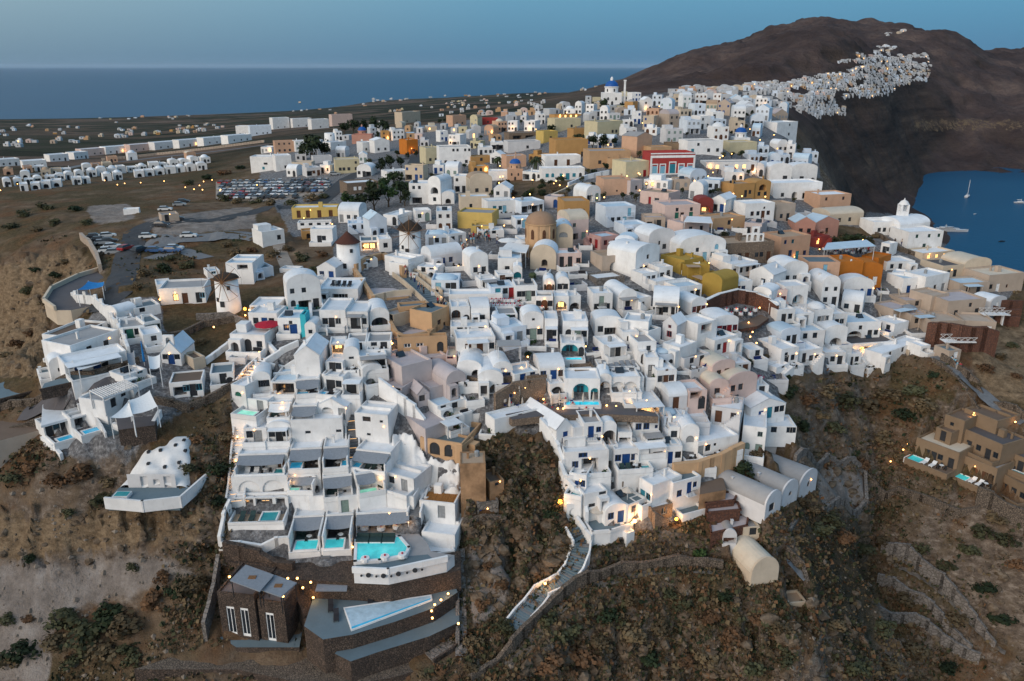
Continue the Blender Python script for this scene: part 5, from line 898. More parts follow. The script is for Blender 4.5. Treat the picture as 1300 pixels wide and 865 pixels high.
def wall(label, pts, h, t, mat, z=None, name='stone_wall', cat='wall', cap=None, below=1.5, group=None, crenel=False):
    P = drape(pts, 2.0, z); c = P[0].copy(); root = thing(name, label, cat, c, 0, group); b = MB()
    for a, d in zip(P, P[1:]): wallseg(b, a-c, d-c, -below, h, t)
    b.make('wall_body', mat, root)
    if cap is not None:
        b = MB()
        for a, d in zip(P, P[1:]): wallseg(b, a-c, d-c, h+.004, h+.12, t+.1)
        b.make('coping', cap, root)
    if crenel:
        for i in range(1, len(P)-1, 2):
            b = MB(); b.box(-.3, .3, -.22, .22, h-.1, h+.75); o = b.make('merlon', mat, root); o.location = P[i]-c
    return root
def ribbon(name, pts, w_, mat, lift=.05, z=None, cat=None, label=None):
    P = level_path(pix_ground_many(pts), (w_ if not hasattr(w_, '__len__') else w_[0])*.7+.4) if z is None and name in ('path',) else drape(pts, 1.6, z); n = len(P); V = []; F = []
    for i, p in enumerate(P):
        d = (P[min(i+1, n-1)]-P[max(i-1, 0)]); d.z = 0; d.normalize(); q = Vector((-d.y, d.x, 0))
        ww = w_ if not hasattr(w_, '__len__') else w_[0]+(w_[1]-w_[0])*i/(n-1)
        for k in (-1, -.5, 0, .5, 1): V.append(p+q*ww*.5*k)
    zz = height(np.array([v.x for v in V]), np.array([v.y for v in V])) if z is None else [z]*len(V)
    for i in range(n):
        zr = max(zz[i*5:i*5+5]) if z is None else z
        for k in range(5): V[i*5+k].z = (zr*.5+zz[i*5+k]*.5 if name != 'road' else max(zr*.3+zz[i*5+k]*.7, zz[i*5+k]))+lift
    for i in range(n-1):
        for k in range(4): j = i*5+k; F.append((j, j+5, j+6, j+1))
    o = mesh_obj(name, V, F, mat); o['kind'] = 'structure'; return o
def staircase(label, pts, w_, n, mat, side=None, sideh=.8, lit=False, name='staircase', zs=None, tread=None):
    """steps laid along a traced line, each a part of its own; side walls where the photograph shows them"""
    G = level_path(pix_ground_many(pts), w_*.8+.5) if zs is None else [on_z(x, y, z) for (x, y), z in zip(pts, zs)]; c = G[0].copy(); root = thing(name, label, 'stairs', c)
    seg = [(b-a).length for a, b in zip(G, G[1:])]; tot = sum(seg)
    def at(t):
        d = t*tot
        for (a, b), s in zip(zip(G, G[1:]), seg):
            if d <= s: return a.lerp(b, d/max(s, 1e-6)), (b-a)
            d -= s
        return G[-1].copy(), G[-1]-G[-2]
    for i in range(n):
        p, d = at((i+.5)/n); d.z = 0; d.normalize(); run = tot/n; p.z += .16
        b = MB(); b.box(-run*.62, run*.62, -w_/2, w_/2, -1.2, .02+i*1e-4); o = b.make('step', tread[i % len(tread)] if tread else mat, root); o.location = p-c; o.rotation_euler = (0, 0, atan2(d.y, d.x))
        if lit and i % 3 == 0 and w_ > 1.3:
            b = MB(); b.box(-run*.66, -run*.63, -w_/2+.25, w_/2-.25, -.12, -.06); o2 = b.make('step_light', STEPL, root); o2.location = p-c+Vector((0, 0, .03)); o2.rotation_euler = o.rotation_euler
    if side is not None:
        for sg in (-1, 1):
            b = MB(); prev = None
            for i in range(n+1):
                p, d = at(i/n); p.z += .08; d.z = 0; d.normalize(); q = p-c+Vector((-d.y, d.x, 0))*sg*(w_/2+.16)
                if prev is not None: wallseg(b, prev, q, -1.4, sideh, .3)
                prev = q
            b.make('side_wall', side, root)
    return root
def chain(root, name, f, mats, smooth=False):
    b = MB(); f(b); return b.make(name, mats, root, smooth)
# ------------------------------------------------------------------ windmills
def windmill(px, py, halfpx, hpx, cap, label, sails=0, lean=0):
    p = pg(px, py); k = mpp(p); r = halfpx*k; h = hpx/vscale(p); root = thing('windmill', label, 'windmill', p)
    chain(root, 'tower', lambda b: b.lathe(0, 0, [(r*1.06, -3), (r*1.05, 0), (r*.96, h), (r*.90, h), (0, h-.01)], 28), WHITE, True)
    if cap == 'thatch':
        chain(root, 'thatched_cap', lambda b: [b.lathe(0, 0, [(r*1.12, h-.1), (r*1.18, h+.12), (r*.8, h+.75), (r*.42, h+1.5), (.06, h+2.1)], 22)]+[b.bar((r*1.1*cos(a), r*1.1*sin(a), h+.2), (r*(.45+.2*(i % 3))*cos(a+.1), r*.5*sin(a+.1), h+1.1+.3*(i % 2)), .09, 4) for i, a in enumerate([2*pi*j/26 for j in range(26)])], THATCH)
    elif cap == 'red': chain(root, 'conical_cap', lambda b: b.lathe(0, 0, [(r*1.03, h-.05), (r*1.10, h+.02), (r*.95, h+.3), (.05, h+2.4)], 24), ROOFRED)
    elif cap == 'flat': chain(root, 'thatched_cap', lambda b: b.lathe(0, 0, [(r*1.0, h-.05), (r*1.1, h+.05), (r*.92, h+.55), (r*.4, h+1.0), (.02, h+1.1)], 24), THATCH)
    for (a, z, s) in ((-1.1, h*.72, .6), (-2.2, h*.35, .6), (-1.75, h*.2, .85)):
        b = MB(); b.box(-s/2, s/2, -.08, .05, z, z+s*1.3); o = b.make('window', PAINT['dark'], root); rr = r*(1.05-.09*(z/h)); o.location = (rr*cos(a), rr*sin(a), 0); o.rotation_euler = (0, 0, a+pi/2)
    if sails:
        hub = Vector((.1, -r*1.25, h*.98 if cap != 'thatch' else h*.92)); o = chain(root, 'sail_hub', lambda b: b.bar((.1, -r*.5, hub.z+.2), hub, .22, 8), WOOD)
        R_ = r*(1.75 if cap != 'thatch' else 1.65)
        for i in range(sails):
            a = 2*pi*i/sails+.26; q = hub+Vector((cos(a)*R_, .1, sin(a)*R_)); s = chain(root, 'sail_spar', lambda b: b.bar(hub, q, .075, 5, r2=.05), WOOD)
        b = MB()
        for i in range(sails):
            a, c = 2*pi*i/sails+.26, 2*pi*(i+1)/sails+.26; b.bar(hub+Vector((cos(a)*R_, .1, sin(a)*R_)), hub+Vector((cos(c)*R_, .1, sin(c)*R_)), .018, 3)
        b.make('sail_rope', IRON, root)
    occupy([(px-halfpx, py), (px+halfpx, py), (px+halfpx, py-hpx-12), (px-halfpx, py-hpx-12)]); return root
windmill(521.5, 326, 13.5, 35, 'thatch', 'tall white windmill with a shaggy thatched conical roof and bare wooden spokes', 10)
windmill(443.8, 345, 14.5, 37, 'red', 'white windmill tower with a smooth red brown conical roof', 0)
windmill(291.5, 394, 14.5, 40, 'flat', 'white windmill with a low flat thatched cap and spoked sails facing the sea', 12)
windmill(419, 182, 6.5, 13, None, 'roofless white windmill stump beside the dark trees behind the car park', 0)
LAND += [(521, 305, 'thatched windmill'), (444, 320, 'red capped windmill'), (291, 370, 'spoked windmill'), (419, 175, 'roofless windmill stump')]
# ------------------------------------------------------------------ churches
def arched_panels(root, pts, mat, name='window'):
    for (loc, rz, s) in pts: o = inst(name, unit('arch', mat), root, loc, rz, s)
def domed_church():
    p = pg(686, 322); k = mpp(p); r = 19*k; root = thing('domed_church', 'old tan church with a large round domed drum above a white gabled apse', 'church', p); hd = 38/vscale(p)
    T = PLASTERS['tan']
    chain(root, 'drum', lambda b: b.lathe(0, 0, [(r, -4), (r, hd), (r*1.06, hd), (r*1.06, hd+.25), (r*.98, hd+.26)], 24), T, False)
    chain(root, 'dome', lambda b: b.lathe(0, 0, [(r*cos(a), hd+.25+r*.72*sin(a)) for a in [pi/2*i/8 for i in range(9)]], 28), plaster('brown_dome', (.36, .23, .15), dirt=.4), True)
    chain(root, 'finial', lambda b: b.lathe(0, 0, [(.18, hd+r*.72+.1), (.2, hd+r*.72+.5), (.02, hd+r*.72+.9)], 8), T)
    for i in range(8):
        a = -pi/2+i*pi/4+.2; inst('window', unit('arch', 'n'), root, (r*1.01*cos(a), r*1.01*sin(a), hd*.55), a+pi/2, (.8, 1, hd*.32))
        chain(root, 'pilaster', lambda b: b.box(-.16, .16, -.1, .1, -1, hd), T).location = (r*cos(a+pi/8), r*sin(a+pi/8), 0)
    return p
domed_church(); occupy([(667, 322), (705, 322), (705, 268), (667, 268)])
Hs(673, 341, 706, 342, 17, 7, 'vault', 'cream', 'A55n:1.3x1.6@.5', rise=2.2, rcol='white', label='white gabled apse with a rounded top below the domed tan church', name='church_apse', cat='church')
Hs(664, 322, 690, 330, 9, 5, 'flat', 'tan', '', rcol='tan', name='church_annex', cat='church', label='low tan curved annex under the big church drum')
Hs(705, 320, 727, 320, 26, 8, 'vault', 'cream', 'v45y:2x1.2@3.4', rise=1.6, rcol='blue', name='church_hall', cat='church', label='cream church hall with rounded gable and fan window beside the domed drum')
Hs(706, 340, 738, 339, 18, 5, 'flat', 'palepink', 'd22k:1x2.4 d55k:1x2.4 w88n', rcol='white', label='pale pink house front with two tall black doors below the cream church hall')
LAND.append((690, 305, 'domed tan church'))
def blue_church(px, py, wpx, hpx, label, body='white', dome=True, tower=True, name='blue_domed_church'):
    p = pg(px, py); k = mpp(p); W = wpx*k; h = hpx/vscale(p); m = PLASTERS[body]; root = thing(name, label, 'church', p)
    chain(root, 'nave', lambda b: b.box(-W/2, W/2, 0, W, -5, h), m); r = W*.36
    chain(root, 'drum', lambda b: b.lathe(0, W/2, [(r, h-.1), (r, h+r*.7), (r*1.08, h+r*.72), (r*1.08, h+r*.85), (r, h+r*.86)], 20), m)
    chain(root, 'dome', lambda b: b.lathe(0, W/2, [(r*.98*cos(a), h+r*.85+r*.85*sin(a)) for a in [pi/2*i/7 for i in range(8)]], 24), BLUEDOME, True)
    chain(root, 'lantern', lambda b: b.lathe(0, W/2, [(r*.22, h+r*1.65), (r*.22, h+r*2.0), (.02, h+r*2.25)], 10), m)
    for i in range(6): a = -pi/2+i*pi/3+.3; inst('window', unit('arch', 'k'), root, (r*1.01*cos(a), W/2+r*1.01*sin(a), h+r*.12), a+pi/2, (r*.22, 1, r*.42))
    inst('window', unit('arch', 'k'), root, (-W*.22, -.03, h*.4), 0, (W*.10, 1, h*.25)); inst('window', unit('arch', 'k'), root, (W*.2, -.03, h*.4), 0, (W*.10, 1, h*.25)); inst('door', unit('arch', 'k'), root, (0, -.03, 0), 0, (W*.12, 1, h*.33))
    if tower: chain(root, 'bell_tower', lambda b: [b.box(W*.62, W*.72, W*.2, W*.3, -4, h*1.9), b.box(W*.60, W*.74, W*.18, W*.32, h*1.9+.003, h*2.0)], m)
    occupy([(px-wpx/2, py), (px+wpx/2, py), (px+wpx/2, py-hpx*2), (px-wpx/2, py-hpx*2)])
blue_church(777, 134, 24, 16, 'big white church with a bright blue dome on the skyline of the old town'); LAND.append((777, 120, 'blue domed church'))
blue_church(654, 229, 20, 14, 'tiny peach chapel with a small blue dome among white terraces', 'peach', tower=False, name='small_chapel')
blue_church(942, 183, 20, 8, 'low church showing only a deep blue dome behind a pale yellow house', 'white', tower=False)
blue_church(459, 178, 15, 7, 'salmon red church with a small blue belfry dome beside dark trees', 'salmon', tower=False, name='red_church')
def gable_chapel():
    Hs(206, 463, 231, 463, 14, 6, 'gable', 'white', 'w22k d50b w80k', rise=2.0, rcol='blue', label='small white chapel with a stepped gable, navy door and arched belfry', name='chapel', cat='chapel')
    p = on_z(214, 463, pg(218, 463).z); root = thing('belfry', 'white arched belfry on the gable of the small chapel', 'belfry', p+Vector((.4, .3, 14/vscale(p)+1.5)))
    b = MB(); b.front(-.9, .9, -.8, 1.6, [(0, -.1, .8, 1.3, True, .4, None)]); b.q((-.9,.4,-.8),(-.9,.4,1.6),(.9,.4,1.6),(.9,.4,-.8)); b.q((-.9,0,-.8),(-.9,0,1.6),(-.9,.4,1.6),(-.9,.4,-.8)); b.q((.9,.4,-.8),(.9,.4,1.6),(.9,0,1.6),(.9,0,-.8)); b.q((-.9,0,1.6),(.9,0,1.6),(.9,.4,1.6),(-.9,.4,1.6)); b.make('bell_arch', WHITE, root)
    chain(root, 'bell', lambda b: b.lathe(0, .2, [(.3, .2), (.22, .5), (.1, .75), (.02, .8)], 10), IRON)
gable_chapel(); LAND.append((218, 455, 'little white chapel'))
def belfry_wall(px, py, wpx, n, label):
    p = pg(px, py); k = mpp(p); W = wpx*k; p.z += 24/vscale(p)-.4; root = thing('belfry_wall', label, 'belfry', p); b = MB(); ops = [((i-(n-1)/2)*W/n, .5, W/n*.5, 1.5, True, .35, None) for i in range(n)]
    b.front(-W/2, W/2, 0, 2.3, ops); b.q((-W/2,.35,0),(-W/2,.35,2.3),(W/2,.35,2.3),(W/2,.35,0)) if False else None
    b.q((-W/2,0,2.3),(W/2,0,2.3),(W/2,.35,2.3),(-W/2,.35,2.3)); b.q((-W/2,0,0),(-W/2,0,2.3),(-W/2,.35,2.3),(-W/2,.35,0)); b.q((W/2,.35,0),(W/2,.35,2.3),(W/2,0,2.3),(W/2,0,0)); b.make('arcade', WHITE, root)
    b = MB(); b.front(-W*.22, W*.22, 2.303, 3.9, [(0, 2.5, W*.2, 1.0, True, .35, None)]); b.q((-W*.22,0,3.9),(W*.22,0,3.9),(W*.22,.35,3.9),(-W*.22,.35,3.9)); b.q((-W*.22,.35,2.3),(-W*.22,0,2.3),(-W*.22,0,3.9),(-W*.22,.35,3.9)); b.q((W*.22,0,2.3),(W*.22,.35,2.3),(W*.22,.35,3.9),(W*.22,0,3.9)); b.make('top_arch', WHITE, root)
belfry_wall(956, 331, 22, 3, 'small white belfry wall with three arches on the long stone hall'); LAND.append((950, 322, 'brown stone hall'))
def bell_tower(px, py, label):
    p = pg(px, py); root = thing('bell_tower', label, 'tower', p)
    chain(root, 'shaft', lambda b: b.box(-1.2, 1.2, -1.2, 1.2, -3, 6.2), WHITE); chain(root, 'belfry_stage', lambda b: [b.box(x-.3, x+.3, y-.3, y+.3, 6.203, 8) for x in (-.9, .9) for y in (-.9, .9)], WHITE)
    chain(root, 'cap', lambda b: b.lathe(0, 0, [(1.5, 8.003), (1.3, 8.3), (.9, 8.9), (.2, 9.3), (.02, 9.9)], 14), WHITE, True)
bell_tower(1142, 295, 'white bell tower of the headland church against the dark sea')
LAND += [(1145, 295, 'headland church'), (852, 208, 'red mansion'), (1078, 345, 'orange house'), (880, 355, 'mustard terraces'), (530, 440, 'tan castle'), (738, 495, 'turquoise arches'), (525, 485, 'mauve mansion'), (560, 580, 'tan arched house'), (1200, 430, 'beige cliff hotel'), (1240, 585, 'brown hotel'), (724, 440, 'blue grotto pool'), (692, 745, 'blue stair'), (485, 695, 'lit main pool'), (123, 455, 'white cliff house'), (603, 285, 'bright yellow house'), (345, 242, 'car park'), (578, 198, 'big plain white block'), (725, 190, 'large ochre cube'), (1007, 243, 'twin vaulted mansion'), (845, 390, 'pepper green gap')][:-1]
# ------------------------------------------------------------------ the cliff edge hotel: pool terrace, walls, stairs
DK, WH, BG, TS = PLASTERS['darkstone'], WHITE, ROOFS['bluegrey'], PLASTERS['tan']
zt = pg(480, 686).z+.9
SHAPED.append((on_z(450,727,zt), on_z(566,713,zt), .65, 7.5, 0))
root = plat('pool_terrace', 'curved white terrace with the large lit turquoise pool at the cliff edge', 'terrace', [(449,727),(493,729),(567,713),(577,705),(547,700),(543,690),(522,668),(452,672)], zt, 1.7, WH, ROOFS['grey'], .9, .35, [0, 1])
zc = root.location
Hs(453,671,521,667,19,5,'flat','white','d18k:1.4 d42k:1.4 w62L:1x1.2@.8 w84L:1x1.2@.8',sail=('grey',.01,.99,2.0),z=zt,label='white pool house with a grey awning behind the lit main pool')
def on(root, pts, z): return [(q.x-root.location.x, q.y-root.location.y) for q in [on_z(x, y, z) for x, y in pts]]
PW = on(root, [(451,713),(452,684),(507,681),(519,695),(515,705),(482,711)], zt+.4)
b = MB(); n = len(PW); 
for i in range(n): wallseg(b, Vector((*PW[i], 0)), Vector((*PW[(i+1) % n], 0)), .003, .5, .45)
po = b.make('main_pool', WH, root); b = MB(); b.q(*[(x, y, .40) for x, y in PW]); b.make('water', POOL['lit'], po)
dk = on(root, [(452,724),(452,714),(482,713),(520,706),(543,704),(553,712),(493,726)], zt+.02); b = MB(); b.q(*[(x, y, .012) for x, y in dk]); b.make('lower_deck', BG, root)
for i, (px, py) in enumerate([(459,733.5),(468,736),(478,735.5),(487,734.5),(497,736),(506,731.5),(517,729),(527,728),(536,724.5)]):
    p = on_z(px, py+1, zt); r = .16 if i % 2 == 0 else .34; b = MB(); b.lathe(0, 0, [(r, -.02), (r, .10), (0, .101)], 12); o = b.make('porthole', PAINT['dark'], root); q = on_z(px, 727.3+(px-449)*.045 if px < 493 else 729.3-(px-493)*.215, zt)-root.location; o.location = q+Vector((0, -.2, -.25+(i % 2)*.12)); o.rotation_euler = (pi/2, 0, 0)
plat('stone_terrace', 'dark stone retaining wall below the white pool terrace', 'wall', [(285,712),(330,722),(372,736),(450,740),(496,743),(585,724),(585,700),(500,700),(374,712),(330,700),(288,696)], zt-1.72, 3.4, DK, DK)
wall('white curved cliff wall at the corner below the amber lit suite', [(281,697),(286,668),(292,650)], 2.2, .5, WH, name='white_wall'); wall('white slope wall between the lit suite and the dark villa', [(281,697),(305,696),(333,701),(370,690)], 1.2, .5, WH, name='white_wall')
staircase('long lit white stair climbing the outer edge of the terraced hotel', [(300,645),(303,600),(306,562),(310,522)], 2.2, 34, WH, WH, .7, lit=True); staircase('curved white stair with dark treads at the top corner of the hotel', [(303,500),(311,483),(322,468),(338,452)], 1.8, 22, WH, WH, .6, lit=True, tread=[PAVE, WH])
staircase('narrow grey stair lane between two rows of hotel terraces', [(410,528),(411,500),(413,476),(414,458)], 1.7, 18, PAVE, WH, .5); staircase('narrow grey stair lane beside the blank white block', [(448,600),(448,565),(447,540),(445,515)], 1.7, 20, PAVE, WH, .5, lit=True); staircase('grey stair between the main pool and the timber roofed house', [(526,663),(529,645),(535,622)], 1.6, 14, PAVE, WH, .8)
staircase('grey steps with lights between the two small lit pools', [(414,712),(414,690),(414,676)], 1.2, 10, PAVE, None, lit=True)
staircase('blue grey stair with white parapets beside the white villa', [(407,428),(403,400),(399,372)], 2.0, 20, BG, WH, .9); wall('tall white boundary wall with a rounded top beside the blue grey stair', [(396,420),(394,385),(392,362),(410,356),(440,350)], 1.3, .6, WH, name='white_wall')
wall('white winding wall along the path above the hotel stair', [(262,462),(290,441),(320,436),(342,442),(350,451)], 1.0, .6, WH, name='white_wall'); wall('white sloped wall above the red gravel bed', [(312,500),(322,482),(338,464),(358,450),(377,440)], 1.1, .6, WH, name='white_wall'); wall('white horizontal wall under the triangular gravel bed', [(345,466),(377,462)], .9, .6, WH, name='white_wall'); wall('white horizontal wall above the wide dark opening', [(350,480),(377,477)], .9, .6, WH, name='white_wall')
# whitewashed rock slope
def white_rock():
    poly = [(497,560),(520,556),(534,575),(540,588),(584,592),(584,646),(560,642),(535,640),(524,614),(503,604)]; xs = np.linspace(494, 588, 60); ys = np.linspace(550, 650, 60); PX, PY = np.meshgrid(xs, ys)
    G = pix_ground_many(list(zip(PX.ravel(), PY.ravel()))); A = np.array([tuple(g) for g in G]); ins = in_poly(PX.ravel(), PY.ravel(), poly)
    A[:,2] += 1.1+fbm(A[:,0], A[:,1]*1.6, 3.0, 5, 77)*1.6-np.abs(fbm(A[:,0]*1.3, A[:,1], 1.3, 4, 71))*1.5-np.where(ins, 0, 2.5)
    F = [(j*60+i, (j+1)*60+i, (j+1)*60+i+1, j*60+i+1) for j in range(59) for i in range(59)]; o = mesh_obj('whitewashed_rock', [tuple(a-np.array(A[0])) for a in A], F, plaster('whitewash_on_rock', (.76, .75, .745), dirt=.15), None, None, True); o.location = A[0]
    tag(o, 'rough rock slope painted white between the blank block and the tan cube', 'rock'); occupy(poly)
white_rock()
wall('tall white retaining wall slanting below the mauve mansion', [(484,502),(505,520),(539,552)], 3.2, .5, WH, name='white_wall'); wall('dark red banded wall in front of the mauve mansion terrace', [(541,552),(560,543),(578,533)], 1.0, .4, PLASTERS['redstone'], name='terrace_wall')
plat('roof_terrace', 'mauve grey roof terrace of the rambling mansion', 'terrace', [(486,508),(540,545),(577,530),(596,512),(600,500),(560,478),(512,484)], pg(545,520).z-.1, 5, PLASTERS['mauve'], ROOFS['mauve'])
# castle: two sunken courts, curtain walls and the stepped ramp
zu = pg(488,366).z
plat('castle_court', 'upper sunken court with a bare mauve floor inside the tan castle walls', 'courtyard', [(461,362),(472,380),(519,376),(512,352),(487,349)], zu, 3, TS, ROOFS['mauve'])
wall('tan castle curtain wall around the upper court', [(452,352),(468,342),(487,337),(500,345),(513,356)], 3.0, 1.0, TS, name='castle_wall', z=zu+.0, below=3); wall('tan castle side wall stepping down from the upper court', [(449,347),(462,366),(474,385)], 1.5, .8, TS, name='castle_wall'); wall('cream wall between the two castle courts', [(476,384),(500,379),(521,377)], 1.6, .5, PLASTERS['cream'], name='castle_wall')
plat('castle_courtyard', 'lower courtyard with a mauve floor in front of the teal castle doors', 'courtyard', [(500,428),(514,433),(548,421),(545,407),(508,410)], pg(525,418).z, 5, TS, ROOFS['mauve']); wall('low tan wall curving round the lower courtyard', [(487,396),(494,412),(503,428),(514,436),(546,428),(566,412)], 1.2, .6, TS, name='castle_wall', below=4)
staircase('broad blue grey stepped ramp descending past the castle courts', [(549,412),(560,395),(545,380),(525,362),(509,350)], 3.2, 26, BG, PLASTERS['cream'], 1.0)
wall('cream wall with lamps along the upper side of the castle ramp', [(560,377),(548,364),(532,352),(519,345)], 1.5, .6, PLASTERS['cream'], name='castle_wall'); plat('viewing_terrace', 'blue grey viewing terrace at the foot of the castle ramp', 'terrace', [(548,400),(571,396),(572,384),(554,382)], pg(560,392).z+.3, 3, TS, BG)
# dark lava stone villa and its dusk terrace
Hs(283,806,329,812,54,7,'flat','darkstone','w30w:1.2x4.6@.2 w68w:1.2x4.6@.2',rcol='dark',rim=.3,label='dark lava stone villa block with tall white framed doors below the hotel',name='stone_villa',cat='villa',fnd=3); Hs(333,814,366,819,52,6,'flat','darkstone','w40w:1.2x4.6@.2',rcol='dark',rim=.3,label='narrower dark lava stone block standing beside the wider villa block',name='stone_villa',cat='villa',fnd=3)
def shade_panel(pts, z, label):
    W = [on_z(x, y, z) for x, y in pts]; c = sum(W, Vector())/4; L = [(q.x-c.x, q.y-c.y) for q in W]; root = thing('shade_roof', label, 'pergola', c); b = MB(); b.prism(L, 0, .14); b.make('panel', CLOTH['grey'], root)
    for x, y in L: chain(root, 'post', lambda b: b.bar((x*.92, y*.92, -2.5), (x*.92, y*.92, -.003), .07, 6), IRON)
    chain(root, 'vent', lambda b: b.box(-.5, .5, -.35, .35, .143, .22), WOOD)
zv = pg(310,806).z+54/vscale(pg(310,806)); shade_panel([(292,738),(330,752),(348,731),(312,718)], zv+2.3, 'grey shade roof over the terrace of the wide dark stone villa'); shade_panel([(331,750),(357,759),(377,741),(349,731)], zv+1.9, 'grey shade roof over the terrace of the narrow dark stone block')
zp = zt-4.6
root = plat('dusk_terrace', 'dark blue grey terrace with a pale wedge shaped pool below the hotel', 'terrace', [(386,795),(398,758),(440,750),(575,738),(581,752),(551,772),(500,790),(447,806),(410,812)], zp, 8, DK, BG, .0)
PQ = on(root, [(436,773),(548,756.5),(549,763),(446,802)], zp); b = MB(); b.prism(PQ, -.2, .22); po = b.make('wedge_pool', WH, root)
PQ2 = on(root, [(438,774.5),(546,758.5),(547,762),(447,799)], zp); b = MB(); b.q(*[(x, y, .235) for x, y in (PQ2 if sum(PQ2[i-1][0]*PQ2[i][1]-PQ2[i][0]*PQ2[i-1][1] for i in range(4)) > 0 else PQ2[::-1])]); b.make('water', water('pale_pool_water', (.42, .56, .66)), po)
PQ3 = on(root, [(446,798),(547,761.5),(547,762.8),(447,800.5)], zp); b = MB(); b.q(*[(x, y, .242) for x, y in (PQ3 if sum(PQ3[i-1][0]*PQ3[i][1]-PQ3[i][0]*PQ3[i-1][1] for i in range(4)) > 0 else PQ3[::-1])]); b.make('deep_edge', POOL['blue'], po)
plat('stone_terrace', 'lower dark terrace walled with lava stone at the bottom of the cliff', 'terrace', [(440,812),(500,795),(560,775),(583,770),(583,790),(545,808),(480,828),(445,840),(425,830)], zp-2.2, 8, DK, BG); plat('stone_terrace', 'blue grey side terrace at the foot of the dark stone villa', 'terrace', [(261,812),(285,812),(300,822),(380,822),(384,800),(366,800),(300,790),(276,775)], pg(310,815).z+.1, 3, DK, BG); plat('stone_terrace', 'dark lava stone base wall at the lower edge of the photograph', 'wall', [(170,850),(260,820),(390,825),(430,850),(500,840),(585,815),(585,835),(500,860),(420,875),(300,850)], pg(400,845).z+.5, 4, DK, PLASTERS['drystone'])
wall('tall dark slanting wall on the outer side of the stone villa', [(262,812),(270,780),(279,728)], 3.0, .5, PLASTERS['greystone']); wall('dark lava stone wall below the lit suites', [(290,712),(330,722),(372,738)], 3.2, .8, DK); wall('rough lava stone buttress between the villa and the dusk terrace', [(384,775),(393,800),(404,822)], 3.2, 1.6, DK)
plat('awning_roof', 'flat blue grey awning at the back of the dusk terrace', 'awning', [(400,750),(440,750),(442,738),(404,738)], zp+2.4, .15, CLOTH['grey'], CLOTH['grey'])
staircase('rough grey stair rising to the dusk terrace from the lower cliff', [(545,840),(565,820),(582,803)], 2.2, 14, PLASTERS['greystone'], DK, .6); ribbon('path', [(586,838),(585,790),(584,730),(583,690)], 1.6, PLASTERS['greystone'], .25); wall('dark straight drain wall running down beside the pool terrace', [(581,820),(581,770),(580,735),(580,690)], 1.0, .5, PLASTERS['greystone'])
# the winding blue stair
G = [(652,804),(664,785),(676,768),(690,752),(706,745),(718,742),(728,728),(736,708),(738,688),(733,672),(729,662)]
staircase('winding blue grey stair with white side walls going down the bare cliff', G, 2.5, 46, BG, WH, .6, tread=[BG, BG, BG, PAVE], name='cliff_stair')
def gate(px, py, label):
    p = pg(px, py); root = thing('gateway', label, 'gate', p); b = MB(); b.front(-1.1, 1.1, -1, 3.1, [(0, 0, 1.2, 2.3, True, .5, None)]); b.q((1.1,.5,-1),(-1.1,.5,-1),(-1.1,.5,3.1),(1.1,.5,3.1)) if False else None; b.q((-1.1,0,3.1),(1.1,0,3.1),(1.1,.5,3.1),(-1.1,.5,3.1)); b.q((-1.1,.5,-1),(-1.1,0,-1),(-1.1,0,3.1),(-1.1,.5,3.1)); b.q((1.1,0,-1),(1.1,.5,-1),(1.1,.5,3.1),(1.1,0,3.1)); b.make('arch', WH, root); inst('door', unit('arch', 'b'), root, (0, .3, 0), 0, (1.2, 1, 2.3))
gate(728, 663, 'small white gateway with a blue door at the head of the blue stair'); wall('white wall falling beside the blue stair gate', [(733,666),(742,680),(750,690)], 1.4, .5, WH, name='white_wall')
plat('round_terrace', 'rounded blue grey terrace with white rim below the vaulted house', 'terrace', [(741,663),(752,678),(775,676),(800,668),(822,655),(815,648),(790,655),(768,664),(750,655)], pg(772,668).z+.1, 3, WH, BG, .5, .3, [0, 1, 2, 3]); wall('stepped white boundary wall beside the bare cliff', [(712,604),(716,620),(728,634),(741,648),(744,664)], 2.4, .6, WH, name='white_wall', below=3); wall('white sloping wall under the gabled house', [(688,547),(700,562),(708,580),(714,600)], 2.2, .6, WH, name='white_wall', below=3)
staircase('narrow white stepped lane between the lowest white houses', [(774,652),(778,632),(777,612),(772,592)], 1.6, 20, PAVE, WH, .6)
plat('stone_terrace', 'brown stone terrace with a single umbrella between the lowest houses', 'terrace', [(780,640),(806,645),(812,630),(788,622)], pg(796,634).z+.2, 4, PLASTERS['stone'], ROOFS['dark']); plat('stone_terrace', 'dark roof terrace with flower pots beside the corner house', 'terrace', [(846,606),(884,602),(874,586),(842,594)], pg(862,598).z+.3, 3, PLASTERS['stone'], ROOFS['dark']); plat('stone_terrace', 'brown stone wall below the white pool house', 'wall', [(790,612),(824,600),(825,592),(792,604)], pg(806,606).z, 4, PLASTERS['stone'], PAVE)
wall('tan rounded bastion wall below the long white house at the gully', [(856,610),(886,604),(915,594),(940,580)], 2.6, .8, TS, name='bastion_wall', below=3); plat('stone_terrace', 'cream walled lower bastion beside the red terraces', 'wall', [(888,628),(922,622),(918,606),(890,612)], pg(905,622).z+1, 5, PLASTERS['tanstone'], ROOFS['earth'])
for i, pts in enumerate(([(896,640),(932,636),(938,624),(900,628)], [(898,652),(940,648),(936,638),(897,642)], [(903,678),(948,668),(950,654),(900,656)])): plat('red_terrace', ('top', 'middle', 'lowest and largest')[i]+' dark red stone terrace beside the cream bastion', 'terrace', pts, pg(pts[0][0]+15, pts[0][1]-4).z+.6, 3.5, PLASTERS['redstone'], ROOFS['mauve'], .25)
